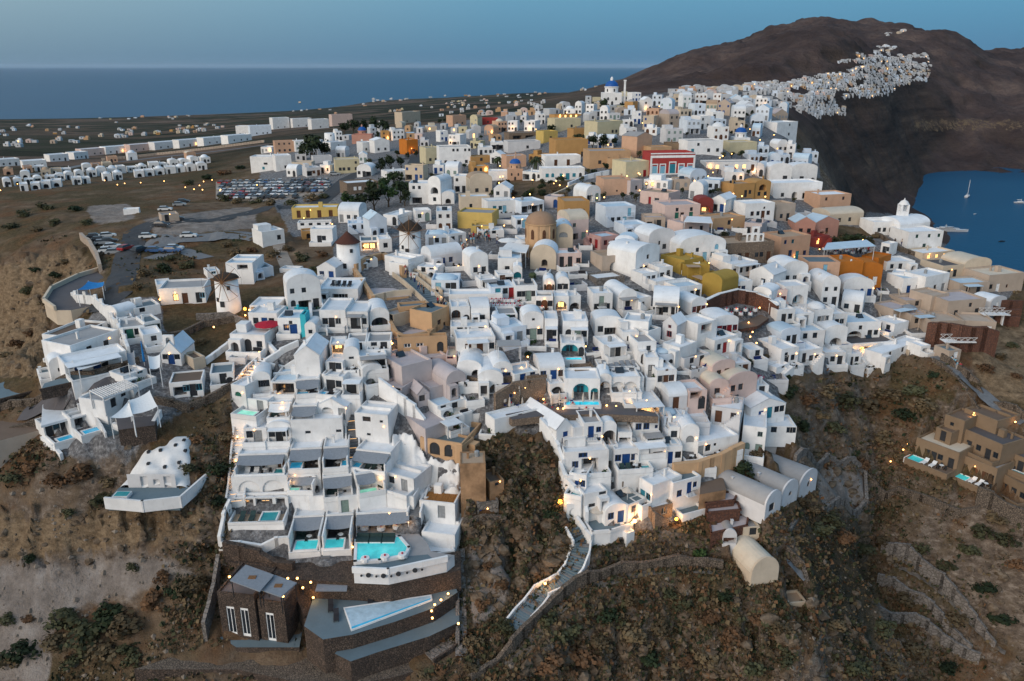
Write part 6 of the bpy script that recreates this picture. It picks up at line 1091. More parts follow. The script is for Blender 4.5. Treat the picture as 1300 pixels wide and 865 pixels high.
# barrel sheds, domed cistern and gully walls
for i, (x1, y1, x2, y2, h) in enumerate(((971,654,991,642,11),(992,641,1012,629,12),(1014,631,1036,616,14))): Hs(x1,y1,x2,y2,h,11,'vault','greywhite','v50k:.8x1@.8' if i else 'd40k:1.4x1.6',rise=1.7,rcol='grey',z=pg((x1+x2)/2,(y1+y2)/2).z+1.6,label=('lowest','middle','uppermost')[i]+' grey barrel roofed shed of the three in the gully',name='barrel_shed',cat='shed')
Hs(953,739,988,732,9,9,'vault','cream','',rise=2.4,rcol='cream',z=pg(968,735).z+.8,label='pale cream round backed cistern chapel standing alone at the gully edge',name='cistern',cat='chapel',fnd=2); Hs(917,690,935,690,8,5,'vault','greywhite','R50k:3x1.6',rise=1.2,rcol='grey',label='small grey vaulted shelter open in front beside the red terraces',name='shelter',cat='shed'); Hs(943,680,964,679,10,4,'flat','cream','d60k',label='small cream hut with one dark door below the red terraces'); Hs(1001,770,1024,768,4,3,'flat','cream','',label='tiny pale ruined hut on the brown knoll',fnd=1)
DS = PLASTERS['drystone']
Z_DUSK, Z_VILLA = zp, zv
for lab, pts in (('dry stone wall curving along the footpath below the white houses',[(700,770),(730,742),(790,722),(860,713),(915,720)]),('pale stone wall round the sandy yard beside the barrel sheds',[(1010,585),(1050,583),(1098,600),(1099,640),(1050,648),(1015,665),(995,690)]),('dry stone wall beside the cistern path',[(1005,700),(1030,690),(1055,692)]),('dark stone wall below the brown hotel garden',[(1100,605),(1140,625),(1185,640),(1240,650)]),('tall rough stone wall under the brown hotel',[(1240,640),(1270,658),(1300,672)]),('upper dry stone terrace line on the brown hillside',[(1115,740),(1170,765),(1230,830)]),('lower dry stone terrace line on the brown hillside',[(1100,765),(1160,790),(1240,840)]),('curving path wall on the far brown hillside',[(1120,700),(1180,730),(1225,775),(1260,825)]),('low kerb wall on the outer side of the cliff walkway',[(1196,456),(1240,490),(1300,532)]),('stone wall between cliff walkway and brown hotel',[(1185,462),(1225,500),(1265,530),(1300,556)]),('dry field wall under the spoked windmill',[(205,432),(232,428),(258,415),(300,408)]),('pale curving wall between the two fallow plots',[(252,406),(290,404),(318,416),(316,434)]),('stone wall along the dry gully terrace',[(200,512),(240,522),(285,500),(300,492)]),('brown parapet wall along the long cliff road',[(0,522),(62,502),(120,480),(175,462)]),('dark stone wall below the white gravel terrace',[(0,555),(55,535)]),('low garden wall beside the curved belvedere road',[(105,302),(120,318),(126,336)]),('stone wall along the upper cliff path by the headland',[(1112,300),(1140,318),(1168,328)]),('terrace wall on the bare slope beside the ruined hut',[(590,668),(640,664)]),('rough wall beside the blue stair foot',[(600,865),(650,820),(700,770)]), ('tan wall below the peach house row',[(860,300),(905,312),(930,306)]), ('dark wall along the gully path',[(1000,700),(1018,722),(1024,745)])):
    wall(lab, pts, 3.5 if 'tall' in lab else 1.9 if 'hillside' in lab else 1.2, .6, PLASTERS['greystone'] if 'pale' in lab or 'hillside' in lab else DS, below=2)
wall('curved red lava stone wall of the terrace restaurant with a thick white rim', [(896,398),(912,390),(935,384),(958,388),(975,396),(984,404)], 2.8, .7, PLASTERS['redstone'], name='terrace_wall', cap=WH, below=3); plat('lava_terrace', 'dark sunken restaurant terrace inside the curved red lava stone wall', 'terrace', [(901,403),(920,394),(950,393),(976,404),(962,414),(940,418),(918,413)], pg(940,408).z-.1, .6, PLASTERS['redstone'], ROOFS['earth'])
plat('cellar_terrace', 'upper brown stone terrace of the blue cellar restaurant', 'terrace', [(582,474),(628,462),(690,452),(706,466),(694,476),(650,478),(612,482)], pg(650,470).z+.4, 3, PLASTERS['stone'], ROOFS['dark']); plat('cellar_terrace', 'lower dark terrace of the blue cellar restaurant with closed parasols', 'terrace', [(642,526),(690,517),(716,512),(776,512),(832,524),(836,529),(770,526),(700,527),(650,533)], pg(720,520).z+.3, 1.2, PLASTERS['stone'], ROOFS['dark']); wall('brown stone wall with blue hatches above the lower cellar terrace', [(630,520),(652,506),(690,500)], 2.8, .6, PLASTERS['stone'])
for lab, pts in (('red brown stone retaining wall under the beige cliff hotel',[(1177,447),(1215,446),(1256,458),(1258,430),(1180,428)]),):
    wall(lab, [(1177,440),(1215,444),(1258,452)], 5.5, 1.0, PLASTERS['redstone'], name='retaining_wall', below=4)
for i, pts in enumerate(([(1262,400),(1292,404)],[(1264,408),(1290,414)],[(1268,392),(1294,393)])): wall(('middle','lowest','topmost')[i]+' short red terrace wall beside the beige cliff hotel', pts, 2.2, .8, PLASTERS['redstone'], name='retaining_wall')
# ------------------------------------------------------------------ left headland: decks, crenellated wall, canopies, igloo
zd = pg(110,482).z
plat('deck', 'blue grey deck in front of the white cliff house', 'terrace', [(52,497),(163,472),(165,464),(84,478),(56,487)], zd+.1, 1.5, DK, BG, .4, .3, [0]); plat('deck', 'dark cliff deck at the left edge with sun chairs', 'terrace', [(-10,512),(62,494),(50,488),(20,480),(-10,490)], pg(30,500).z, 3, DK, BG, .4, .3, [0])
wall('crenellated white wall climbing beside the white cliff house', [(85,393),(100,388),(120,388),(135,402),(148,420),(158,438),(165,456)], 2.2, .5, WH, name='white_wall', crenel=True, below=2); staircase('white stair on the seaward side of the white cliff house', [(64,462),(80,452),(84,440),(70,424)], 1.8, 16, WH, WH, .6)
plat('road_terrace', 'curved belvedere terrace with a dark floor and pale rim', 'terrace', [(56,384),(70,394),(90,394),(120,388),(170,380),(165,345),(140,340),(100,352),(66,368)], pg(110,372).z+.25, 3, PLASTERS['cream'], ROOFS['dark'], .9, .5, [0, 7, 8, 6])
ribbon('road', [(30,523),(75,505),(120,489),(165,474),(196,464)], 4.0, ROOFS['dark'], .08)
def slab(name, label, cat, pts, zs, t, mat):
    W = [on_z(x, y, z) for (x, y), z in zip(pts, zs)]; c = sum(W, Vector())/len(W); root = thing(name, label, cat, c); b = MB(); U = [q-c for q in W]; L = [q-Vector((0, 0, t)) for q in U]; n = len(U)
    for i in range(n): b.q(L[i], L[(i+1) % n], U[(i+1) % n], U[i])
    b.q(*U); b.make('roof_slab', mat, root); occupy(pts)
zw = pg(92,544).z+2.3; slab('villa_roof', 'broad bare white roof sloping above the villa with two plunge pools', 'roof', [(52,541),(126,521),(131,502),(112,497),(54,514)], [zw, zw, pg(131,502).z+.5, pg(112,497).z+.5, pg(54,514).z+.5], .35, ROOFS['white'])
def sail(pts, zs, label, mat='white', name='shade_sail'):
    W = [on_z(x, y, z) for (x, y), z in zip(pts, zs)]; c = sum(W, Vector())/len(W); root = thing(name, label, 'shade sail', c); n = 8; b = MB(); A, B, C, D = [q-c for q in (W if len(W) == 4 else [*W, W[2]])]; V = []
    for j in range(n+1):
        for i in range(n+1):
            u, v = i/n, j/n; q = A.lerp(B, u).lerp(D.lerp(C, u), v); q.z -= 1.2*(u*(1-u)+v*(1-v))*.8; V.append(q)
    for j in range(n):
        for i in range(n): k = j*(n+1)+i; b.q(V[k], V[k+1], V[k+n+2], V[k+n+1])
    b.make('canvas', CLOTH[mat], root, True)
    for q in (A, B, C, D)[:len(W)]: chain(root, 'mast', lambda b: b.bar((q.x, q.y, q.z-3.4), (q.x, q.y, q.z+.05), .07, 6), STEELW)
zs = pg(165,520).z+2.6
sail([(168,526),(200,516),(190,496),(164,508)], [zs-.3, zs, zs+.6, zs+.2], 'larger white square shade sail over the lower left terrace'); sail([(140,530),(169,528),(163,509)], [zs-.4, zs-.2, zs+.4], 'smaller triangular white shade sail over the lower left terrace')
sail([(100,470),(150,452),(152,444),(92,458)], [zd+2.6, zd+2.6, zd+3, zd+3], 'long white shade canopy along the front of the cliff house'); sail([(163,462),(172,462),(170,446),(160,448)], [zd+3, zd+2.6, zd+3, zd+3], 'blue grey shade sail beside the violet lit parasol', 'grey'); sail([(190,468),(203,466),(203,450),(188,452)], [zd+2.8]*4, 'white square shade sail beside the small chapel')
sail([(72,362),(112,371),(138,357),(118,352)] and [(98,368),(130,364),(132,358),(112,357)], [pg(115,368).z+3]*4, 'bright blue canvas canopy on the curved belvedere terrace', 'blue')
def slat_pergola():
    z = pg(145,500).z+2.6; A, B, C, D = [on_z(x, y, z) for x, y in ((131,505),(175,490),(158,483),(114,496))]; c = A.copy(); root = thing('slatted_pergola', 'white slatted pergola over the sunken terrace on the left headland', 'pergola', c)
    for i in range(15): b = MB(); p, q = A.lerp(B, i/14)-c, D.lerp(C, i/14)-c; b.bar(p, q, .11, 4); b.make('slat', WH, root)
    for p, q in ((A, B), (D, C)): chain(root, 'beam', lambda b: b.bar(p-c-Vector((0, 0, .2)), q-c-Vector((0, 0, .2)), .13, 4), WH)
    for p in (A, B, C, D): chain(root, 'post', lambda b: b.bar(p-c-Vector((0, 0, 3)), p-c, .12, 6), WH)
slat_pergola(); staircase('white stair descending between the plunge pools and the shade sails', [(146,556),(140,540),(128,524),(118,514)], 2.0, 20, BG, WH, .8); wall('white curling wall below the shade sails', [(147,546),(165,552),(185,556),(196,545),(203,530)], 1.2, .6, WH, name='white_wall'); plat('stone_terrace', 'dark terrace under the two white shade sails', 'terrace', [(150,546),(196,540),(204,520),(170,512),(146,524)], pg(172,530).z, 3, DK, ROOFS['dark']); wall('white curb running down below the two plunge pools', [(55,560),(68,570),(78,582)], .8, .5, WH, name='white_wall')
plat('gravel_terrace', 'tan retaining wall below the white roof at the left edge', 'wall', [(-10,562),(55,545),(58,528),(54,520),(-10,538)], pg(30,545).z+.6, 5, PLASTERS['beige'], ROOFS['earth'])
def igloo():
    p = pg(200,612); p.z += .5; root = thing('igloo_house', 'rounded white igloo like house with many small dark vents below the left terraces', 'house', p); nx, ny = 40, 40; V = []
    for j in range(ny+1):
        for i in range(nx+1):
            u, v = i/nx*2-1, j/ny; x = u*(5.2-1.5*v)+.6*v; y = -1.5+v*11; r = max(0, 1-abs(u)**3.2)
            z = (1.0+2.6*v+2.4*sin(min(1, v*1.4)*pi*.55))*r**.45-1.2+.9*float(vnoise(np.array([x*.7]), np.array([y*.7]), 5)[0]); V.append((x, y, z))
    b = MB()
    for j in range(ny):
        for i in range(nx): k = j*(nx+1)+i; b.q(V[k], V[k+1], V[k+nx+2], V[k+nx+1])
    b.make('shell', WHITE, root, True)
    for i, (u, v) in enumerate([(.2,.2),(-.35,.25),(.55,.3),(-.1,.42),(.3,.5),(-.4,.55),(.5,.6),(-.2,.7),(.1,.8),(.35,.85),(-.5,.4),(.65,.45)]):
        q = Vector(V[int(v*ny)*(nx+1)+int((u+1)/2*nx)]); b = MB(); b.box(-.2, .2, -.25, .25, -.15, .22); o = b.make('vent', PAINT['dark'], root); o.location = q
    chain(root, 'front_wall', lambda b: b.front(-3.6, 3.4, -2, 1.6, [(-1.2, -.6, 1.0, 1.8, False, .3, 0), (.6, -.2, .9, .9, False, .3, 0), (2.2, -.6, 1, 1.8, False, .3, 0)], -1.5), PLASTERS['greywhite']); chain(root, 'terrace', lambda b: b.box(-5, 5.2, -5.2, -1.503, -2.2, -.6), [BG]); 
    chain(root, 'parapet', lambda b: [wallseg(b, Vector(a), Vector(c), -1.5, .3, .35) for a, c in (((-5.1,-5.3,-.3),(.5,-6.2,-.3)),((.5,-6.2,-.3),(5.4,-5,-.3)),((5.4,-5,-.3),(7.2,1.5,.2)),((7.2,1.5,.2),(7.0,7,2.0)))], WH)
    po = chain(root, 'plunge_pool', lambda b: b.box(-4.4, -2.2, -4.9, -3.3, -.6, -.15), WH); chain(po, 'water', lambda b: b.q((-4.25,-4.75,-.12),(-2.35,-4.75,-.12),(-2.35,-3.45,-.12),(-4.25,-3.45,-.12)), POOL['teal'])
    occupy([(150,630),(250,615),(238,545),(180,540)]); LAND.append((205, 585, 'igloo like house'))
igloo()
flush_houses()
FOOT = plain('trodden_earth', (.15, .125, .105), .95, .3, 1.2)
ribbon('path', [(352,305),(360,330),(375,362),(392,372)], 3, TRACK)
ribbon('path', [(640,850),(665,815),(705,775),(735,748),(795,728),(860,718),(918,726)], 2.4, FOOT)
ribbon('path', [(1190,450),(1215,472),(1245,495),(1300,540)], 4.2, PAVE, .10)
ribbon('path', [(1100,300),(1135,312),(1165,328),(1180,338)], 3, PAVE, .1)
ribbon('path', [(1000,705),(1012,735),(1022,745)], 1.4, PAVE, .1)
ribbon('path', [(1130,715),(1190,745),(1240,800),(1275,835)], 1.2, FOOT, .06)
ribbon('path', [(190,330),(230,318),(262,328)], 4, PAVE, .08)
staircase('long grey public stair running down past the orange house', [(1122,326),(1127,350),(1130,375),(1127,400),(1140,425),(1165,447)], 3.6, 44, PAVE, PLASTERS['cream'], .5); staircase('grey stair rising beside the domed tan church', [(748,345),(750,330),(752,318)], 5, 16, PAVE, None)
# ------------------------------------------------------------------ the rest of the village: houses fitted between the traced ones
HOLES = [[(568,462),(580,450),(640,440),(735,452),(720,480),(690,482),(640,482),(580,482)],[(600,500),(700,494),(716,508),(770,508),(842,524),(842,536),(770,536),(700,545),(630,545)],[(590,560),(700,548),(735,640),(700,700),(590,700)],[(630,232),(720,228),(715,256),(640,254)],[(330,300),(425,300),(430,345),(395,365),(335,350)],[(845,400),(880,402),(892,448),(850,450)],[(1040,285),(1118,290),(1110,312),(1040,315)],[(1035,205),(1062,255),(1100,285),(1075,180)],[(270,225),(440,225),(440,262),(270,262)],[(452,340),(575,340),(575,455),(495,455)],[(340,440),(378,440),(378,480),(320,500)],[(640,495),(720,495),(720,545),(630,545)],[(490,545),(600,545),(600,655),(500,655)],[(440,660),(600,660),(600,760),(370,760)],[(896,385),(984,385),(984,440),(930,446)],[(985,470),(1170,440),(1170,600),(985,600)],[(330,262),(440,262),(440,300),(330,300)],[(1005,310),(1120,310),(1120,365),(1010,366)],[(745,310),(760,310),(762,345),(745,345)],[(575,300),(640,296),(640,318),(580,322)],[(595,318),(668,310),(668,325),(600,330)],[(1085,285),(1200,300),(1200,345),(1110,345)],[(430,225),(520,225),(520,275),(430,275)],[(470,198),(532,196),(525,228),(470,228)],[(1160,430),(1300,430),(1300,470),(1160,470)],[(288,600),(600,640),(600,760),(288,760)],[(700,225),(770,215),(770,240),(700,255)],[(395,415),(600,455),(600,700),(290,700),(290,470)]]
def in_holes(x, y): return any(bool(in_poly(np.array([x]), np.array([y]), h)[0]) for h in HOLES)
def fill():
    r = random.Random(21); C = []
    for i in range(14000):
        y = 128+(690-128)*r.random()**1.25; x = r.uniform(290, 1300); C.append((x, y))
    xs = np.array([c[0] for c in C]); ys = np.array([c[1] for c in C]); ok = in_poly(xs, ys, VILLAGE); C = [c for c, k in zip(C, ok) if k and not in_holes(*c)]; C.sort(key=lambda c: -c[1]); G = pix_ground_many(C); nn = 0; small = []; JOBS = []; CALLS = []
    for (x, y), g in zip(C, G):
        if g.y > 620: continue
        k = mpp(g); vs = vscale(g); w_ = (r.uniform(3.8, 7.4) if g.y < 260 else r.uniform(3.4, 6.4))/k; h = r.choice([2.8, 3.0, 3.1, 3.2, 5.2])*vs; x0, x1, y0, y1 = int(x-w_/2), int(x+w_/2), int(y-h), int(y)
        if x0 < 0 or x1 > 1299: continue
        blk = OCC[max(0, y0):y1+1, x0:x1+1]
        if blk.size == 0 or blk.mean() > .20: continue
        t = r.random()
        if y < 240 and 440 < x < 830: col = r.choices(['white','cream','paleyellow','peach','tan','ochre','greywhite','palepink','beige'], [.46,.10,.06,.07,.08,.04,.10,.05,.04])[0]
        elif x > 830 and y < 235: col = r.choices(['white','bluewhite','cream','peach','greywhite','beige'], [.40,.38,.06,.03,.09,.04])[0]
        elif 690 < x < 960 and 228 < y < 335: col = r.choices(['white','bluewhite','beige','palepink','tan','mauve'], [.40,.16,.12,.16,.08,.08])[0]
        elif x > 1120: col = r.choice(['cream','beige','white','white'])
        elif 840 < x < 960 and y > 455: col = r.choice(['greywhite','palepink','white'])
        else: col = r.choices(['white','bluewhite','greywhite'], [.78,.12,.10])[0]
        roof = r.choices(['flat','vault','dome','gable','xvault'], [.60,.20,.03,.08,.09])[0]; dx = w_/2; sl = r.uniform(-.16, .16)*w_*.5*min(1, (y-100)/250); D = r.uniform(4.5, 8)
        z = g.z; a, c = on_z(x-dx, y+sl, z), on_z(x+dx, y-sl, z); hh = h/vs; far = k > .24; nn += 1; big = w_*h
        ter = r.choice([0, 0, 1.6, 2.2]) if y > 300 else 0
        mark(a, c, hh, D, ter)
        if len(HOUSES)+len(JOBS) < 575 and big > 90: JOBS.append((a, c, hh, D, ter)); CALLS.append(((a, c, hh, D, roof, col, None), dict(ter=ter, seed=int(x*13+y), far=far, roofcut=r.choice([None, None, .1, -.3]), fnd=4, floor=r.choice(['white','grey','bluegrey']), perg=(('white' if r.random() < .6 else 'grey', .1, .9, 1.6) if r.random() < .16 and hh < 4 and y > 300 else None))))
        else: small.append((a, c, hh, D, roof, col))
    shape_ground(JOBS)
    for q, kw in CALLS: build_house(*q, **kw)
    return small
SMALL = fill()
def fill_terraces():
    r = random.Random(90); C = [(r.uniform(290, 1180), 262+(690-262)*r.random()) for i in range(5000)]; xs = np.array([c[0] for c in C]); ys = np.array([c[1] for c in C]); ok = in_poly(xs, ys, VILLAGE); C = [c for c, q in zip(C, ok) if q and not in_holes(*c)]; n = 0; used = {}
    for (x, y), g in zip(C, pix_ground_many(C)):
        k = mpp(g); w_ = r.uniform(2.6, 5.0); d = r.uniform(2.0, 3.4); x0, x1, y0, y1 = int(x-w_/k/2), int(x+w_/k/2), int(y-d*.45/k), int(y+.4/k)
        blk = OCC[y0:y1+1, x0:x1+1]
        if blk.size == 0 or blk.mean() > .34 or g.y > 240: continue
        a = r.uniform(-.3, .3); z = g.z+.25; root = thing('terrace', None, 'terrace', Vector((g.x, g.y, z)), a, 'small terraces between the houses'); m = PLASTERS[r.choice(['white', 'white', 'greywhite'])]; t = .22; b = MB(); b.box(-w_/2, w_/2, -.3, d, -2.2, -.02); b.make('retaining_wall', m, root)
        b = MB(); b.q((-w_/2+t,-.3+t,.0),(w_/2-t,-.3+t,.0),(w_/2-t,d,.0),(-w_/2+t,d,.0)); fl = r.choice(['bluegrey', 'dark', 'grey', 'grey', 'white']); b.make('paving', ROOFS[fl], root); ph = r.choice([.5, .8, .9, 1.0]); b = MB(); b.box(-w_/2, w_/2, -.297, -.3+t, -.02, ph); b.box(-w_/2, -w_/2+t, -.3+t, d, -.02, ph); b.box(w_/2-t, w_/2, -.3+t, d, -.02, ph); b.make('parapet', m, root)
        occupy([(x0, y1), (x1, y1), (x1, y0), (x0, y0)]); n += 1; lx, ly, ln = min(LAND, key=lambda l: (l[0]-x)**2+((l[1]-y)*1.4)**2); dx, dy = x-lx, y-ly; sd_ = ('left of' if dx < 0 else 'right of') if abs(dx) > abs(dy)*1.2 else ('above' if dy < 0 else 'below'); key = (fl, sd_, ln); used[key] = used.get(key, 0)+1; root['label'] = f'small terrace with { {"bluegrey": "blue grey", "dark": "dark", "grey": "grey", "white": "white"}[fl]} floor, '+['', 'second ', 'third ', 'fourth ', 'fifth ', 'sixth ', 'seventh ', 'eighth ', 'ninth ', 'tenth '][min(used[key]-1, 9)]+f'{sd_} the {ln}'
        for q in range(r.choice([0, 1, 1, 2])): DRESS.append((r.choice(['pot', 'pot', 'table', 'bench', 'bench_blue']), Vector((g.x, g.y, z+.02))+Vector((r.uniform(-w_*.3, w_*.3), r.uniform(.6, d-.6), 0)), a, root))
        if n > 150: break
fill_terraces()
build_ground()
# houses too many and too small to pick apart: the far village on the mountain and the hamlets of the plain
def distant():
    r = random.Random(5); B = MB(); cols = ['white','bluewhite','cream','peach','greywhite','tan','palepink','paleyellow','ochre','beige']; FW = plaster('weathered_far_white', (.50, .51, .53)); MI = [FW if c == 'white' else PLASTERS[c] for c in cols]+[PAINT['dark'], LIT, ROOFS['blue']]  # far white is painted duller and cooler to stand in for distance haze
    def hut(a, c, h, D, roof, col, win=True):
        a, c = Vector(a), Vector(c); d = (c-a); W = d.length; d /= W; n = Vector((-d.y, d.x, 0)); z = Vector((0, 0, 1)); m = cols.index(col); P = lambda u, v, q: a+d*u+n*v+z*q
        L = [P(0,0,-1.5), P(W,0,-1.5), P(W,D,-1.5), P(0,D,-1.5)]; U = [P(0,0,h), P(W,0,h), P(W,D,h), P(0,D,h)]
        for i in range(4): B.q(L[i], L[(i+1)%4], U[(i+1)%4], U[i], m=m)
        if roof in ('vault', 'xvault'):
            k = 6; A = [(W/2-cos(pi*i/k)*W/2, h+sin(pi*i/k)*W*.25) for i in range(k+1)]; B.q(*[P(u, 0, q) for u, q in A[::-1]], m=m)
            for (u, q), (u2, q2) in zip(A, A[1:]): B.q(P(u,0,q), P(u2,0,q2), P(u2,D,q2), P(u,D,q), m=m)
        else:
            B.q(*U, m=m if r.random() < .7 else 12)
            if r.random() < .35: e = W*.3; Q = [P(e, D*.4, h), P(W*.9, D*.4, h), P(W*.9, D*.95, h), P(e, D*.95, h)]; T = [q+z*1.6 for q in Q]; [B.q(Q[i], Q[(i+1)%4], T[(i+1)%4], T[i], m=m) for i in range(4)]; B.q(*T, m=m)
        for i in range(max(1, int(W/2.6))):
            u = (i+.5)*W/max(1, int(W/2.6)); 
            if r.random() < .75: q0 = .2 if r.random() < .4 else 1.0; ww = .5; B.q(P(u-ww,-.03,q0), P(u+ww,-.03,q0), P(u+ww,-.03,2.2), P(u-ww,-.03,2.2), m=11 if r.random() < .05 else 10)
            if h > 4.6 and r.random() < .7: B.q(P(u-.5,-.03,h-1.7), P(u+.5,-.03,h-1.7), P(u+.5,-.03,h-.7), P(u-.5,-.03,h-.7), m=10)
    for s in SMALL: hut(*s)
    C = []
    def rows(poly, cover):                     # connected rows along the contours
        x0, x1, y0, y1 = min(p[0] for p in poly), max(p[0] for p in poly), min(p[1] for p in poly), max(p[1] for p in poly); y = y1
        while y > y0:
            x = x0+r.uniform(0, 4)
            while x < x1:
                if bool(in_poly(np.array([x]), np.array([y]), poly)[0]) and r.random() < cover and vnoise(np.array([x/14.]), np.array([y/7.]), 3)[0] < .22: C.append((x, y+r.uniform(-.7, .7)-(x-x0)*.02*0))
                x += r.uniform(3.0, 5.0)
            y -= 2.3
    for poly, n in (([(1075,92),(1120,76),(1176,68),(1182,84),(1176,104),(1140,110),(1128,122),(1100,124),(1040,128),(1005,128),(985,112),(1020,100)], .78), ([(1060,82),(1090,70),(1130,66),(1132,74),(1090,82)], .6), ([(1108,62),(1135,56),(1140,62),(1112,70)], .6), ([(1122,44),(1148,38),(1148,43),(1125,48)], .6), ([(985,112),(1040,130),(1062,128),(1040,150),(1005,152),(1000,130)], .85), ([(1050,132),(1074,138),(1072,148),(1048,146)], .7), ([(905,118),(985,104),(1000,118),(995,150),(900,140)], .85), ([(850,118),(905,112),(905,135),(850,132)], .6)): rows(poly, n)
    for i in range(90): C.append((r.uniform(560, 860), r.uniform(128, 150)))
    H0 = [(30,150),(65,149),(60,166),(30,163),(10,168),(90,163),(70,170),(130,152),(175,150),(110,140),(215,143),(255,137),(300,134),(320,133),(335,133),(350,133),(385,131),(420,133),(380,141),(400,140),(290,143),(240,148),(225,149),(490,130),(470,128),(455,133),(510,127),(560,124),(600,122),(640,121),(670,122),(690,119),(180,165),(160,166),(75,180),(90,180),(110,176),(150,174),(165,171),(185,172),(200,171),(5,172),(15,186),(580,131),(620,129),(650,131),(545,135),(430,146),(500,142),(225,165),(250,165),(240,162),(268,160),(275,163),(740,116),(760,112),(230,168),(40,182)]
    for (x, y) in H0:
        for i in range(r.randint(2, 5)): C.append((x+r.gauss(0, 7), y+r.gauss(0, 1.2)))
    C = [c for c in C if c[1] > 40]; C.sort(key=lambda c: -c[1]); occ = np.zeros((865, 1300), np.uint8)
    for (x, y), g in zip(C, pix_ground_many(C)):
        if g.z < 1.5: continue
        xi, yi = int(np.clip(x, 0, 1299)), int(np.clip(y, 0, 864))
        if OCC[yi, xi] and y < 200: continue
        k = mpp(g); W = min(17, max(5.0, r.uniform(3.2, 6.5)*k)) if x > 850 else min(14, max(5, r.uniform(2.2, 4.6)*k)); h = max(2.5, min(W*.32, 3.4)); D = W*r.uniform(.7, 1.0); ix = int(W/k/2.6)
        if occ[max(0, yi-1):yi+1, max(0, xi-ix):xi+ix+1].mean() > .6 if occ[max(0, yi-2):yi+1, max(0, xi-ix):xi+ix+1].size else False: continue
        occ[max(0, yi-1):yi+1, max(0, xi-ix):xi+ix+1] = 1; a = r.uniform(-.25, .25); d = Vector((cos(a), sin(a), 0))*W/2
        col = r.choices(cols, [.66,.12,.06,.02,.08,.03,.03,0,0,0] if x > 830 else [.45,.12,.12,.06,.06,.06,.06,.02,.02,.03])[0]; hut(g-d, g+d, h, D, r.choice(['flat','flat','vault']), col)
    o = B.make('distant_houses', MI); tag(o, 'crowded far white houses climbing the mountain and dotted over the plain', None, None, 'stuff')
distant()
# ------------------------------------------------------------------ roads, paths
def area(name, poly, mat, lift=.06):
    xs = np.linspace(min(p[0] for p in poly), max(p[0] for p in poly), 40); ys = np.linspace(min(p[1] for p in poly), max(p[1] for p in poly), 24); PX, PY = np.meshgrid(xs, ys); G = pix_ground_many(list(zip(PX.ravel(), PY.ravel()))); F = []
    for j in range(23):
        for i in range(39):
            if bool(in_poly(np.array([(xs[i]+xs[i+1])/2]), np.array([(ys[j]+ys[j+1])/2]), poly)[0]): F.append((j*40+i, (j+1)*40+i, (j+1)*40+i+1, j*40+i+1))
    o = mesh_obj(name, [(g.x, g.y, g.z+lift) for g in G], F, mat); o['kind'] = 'structure'
for m in (BULB, LIT, FLAME, *POOL.values()): m.cycles.emission_sampling = 'NONE'
ribbon('road', [(120,398),(150,374),(158,345),(163,318),(172,298),(190,285),(225,281),(270,280),(310,272),(345,262)], 6, ASPHALT); ribbon('road', [(163,318),(215,305),(300,298),(335,300)], 9, PAVE, .05); ribbon('road', [(345,262),(400,262),(440,228),(470,215),(490,205),(528,200),(540,185)], 6, ASPHALT); ribbon('road', [(0,226),(60,219),(110,209),(200,200),(340,184)], 7, PAVE); ribbon('road', [(520,228),(528,205),(532,196)], 6, ASPHALT)
area('car_park', [(274,231),(416,229),(420,243),(380,252),(330,256),(276,254)], TRACK); 
wall('tan wall along the promenade terrace above the cliff houses', [(700,252),(730,238),(770,236)], 1.2, .6, PLASTERS['cream']); wall('pale blue wall of the sloping lane below the ochre houses', [(722,238),(745,228),(772,222)], 1.5, .6, PLASTERS['bluewhite']); wall('long pale retaining wall beside the left plain road', [(130,204),(200,197),(335,181)], 1.6, .8, PLASTERS['beige']); wall('curved concrete parapet by the roadside parking', [(104,304),(116,316),(124,330),(128,345)], 1.8, .8, PLASTERS['beige'])
# ------------------------------------------------------------------ cars
CARP = {'white': plain('white_car_paint', (.62, .63, .64), .3, .03, spec=.5, bump=0), 'silver': plain('silver_car_paint', (.30, .32, .34), .3, .03, spec=.5, bump=0), 'dark': plain('dark_car_paint', (.035, .04, .05), .3, .05, spec=.5, bump=0), 'red': plain('red_car_paint', (.32, .02, .02), .3, .05, spec=.5, bump=0), 'blue': plain('blue_car_paint', (.04, .10, .24), .3, .05, spec=.5, bump=0)}
def car_meshes():
    b = MB(); prof = [(-2.05,.35),(-2.1,.75),(-1.95,.92),(-1.05,.98),(1.0,.98),(1.9,.86),(2.1,.62),(2.08,.35)]; n = len(prof)
    for i in range(n):
        (a, c), (d, e) = prof[i-1], prof[i]; b.q((a,-.82,c),(d,-.82,e),(d,.82,e),(a,.82,c))
    b.q(*[(x,-.82,z) for x, z in prof[::-1]]); b.q(*[(x,.82,z) for x, z in prof])
    R_ = [(-1.5,.72,1.42),(.5,.72,1.42)]; b.q((-1.45,-.62,1.44),(.35,-.62,1.44),(.35,.62,1.44),(-1.45,.62,1.44)); body = {c: b.mesh('car_body', m) for c, m in CARP.items()}
    g = MB(); lo = [(-1.85,-.76,.95),(1.05,-.76,.98),(1.05,.76,.98),(-1.85,.76,.95)]; hi = [(-1.45,-.62,1.435),(.35,-.62,1.435),(.35,.62,1.435),(-1.45,.62,1.435)]
    for i in range(4): g.q(lo[i], lo[(i+1)%4], hi[(i+1)%4], hi[i])
    gl = g.mesh('car_windows', GLASS); w_ = MB(); w_.lathe(0, 0, [(0,-.1),(.32,-.1),(.32,.1),(0,.101)], 10); wh = w_.mesh('wheel', IRON); h = MB(); h.box(-.04,.04,-.18,.18,-.08,.08); hl = h.mesh('headlight', STEELW); return body, gl, wh, hl
CB, CG, CW, CH = car_meshes(); _cr = random.Random(3)
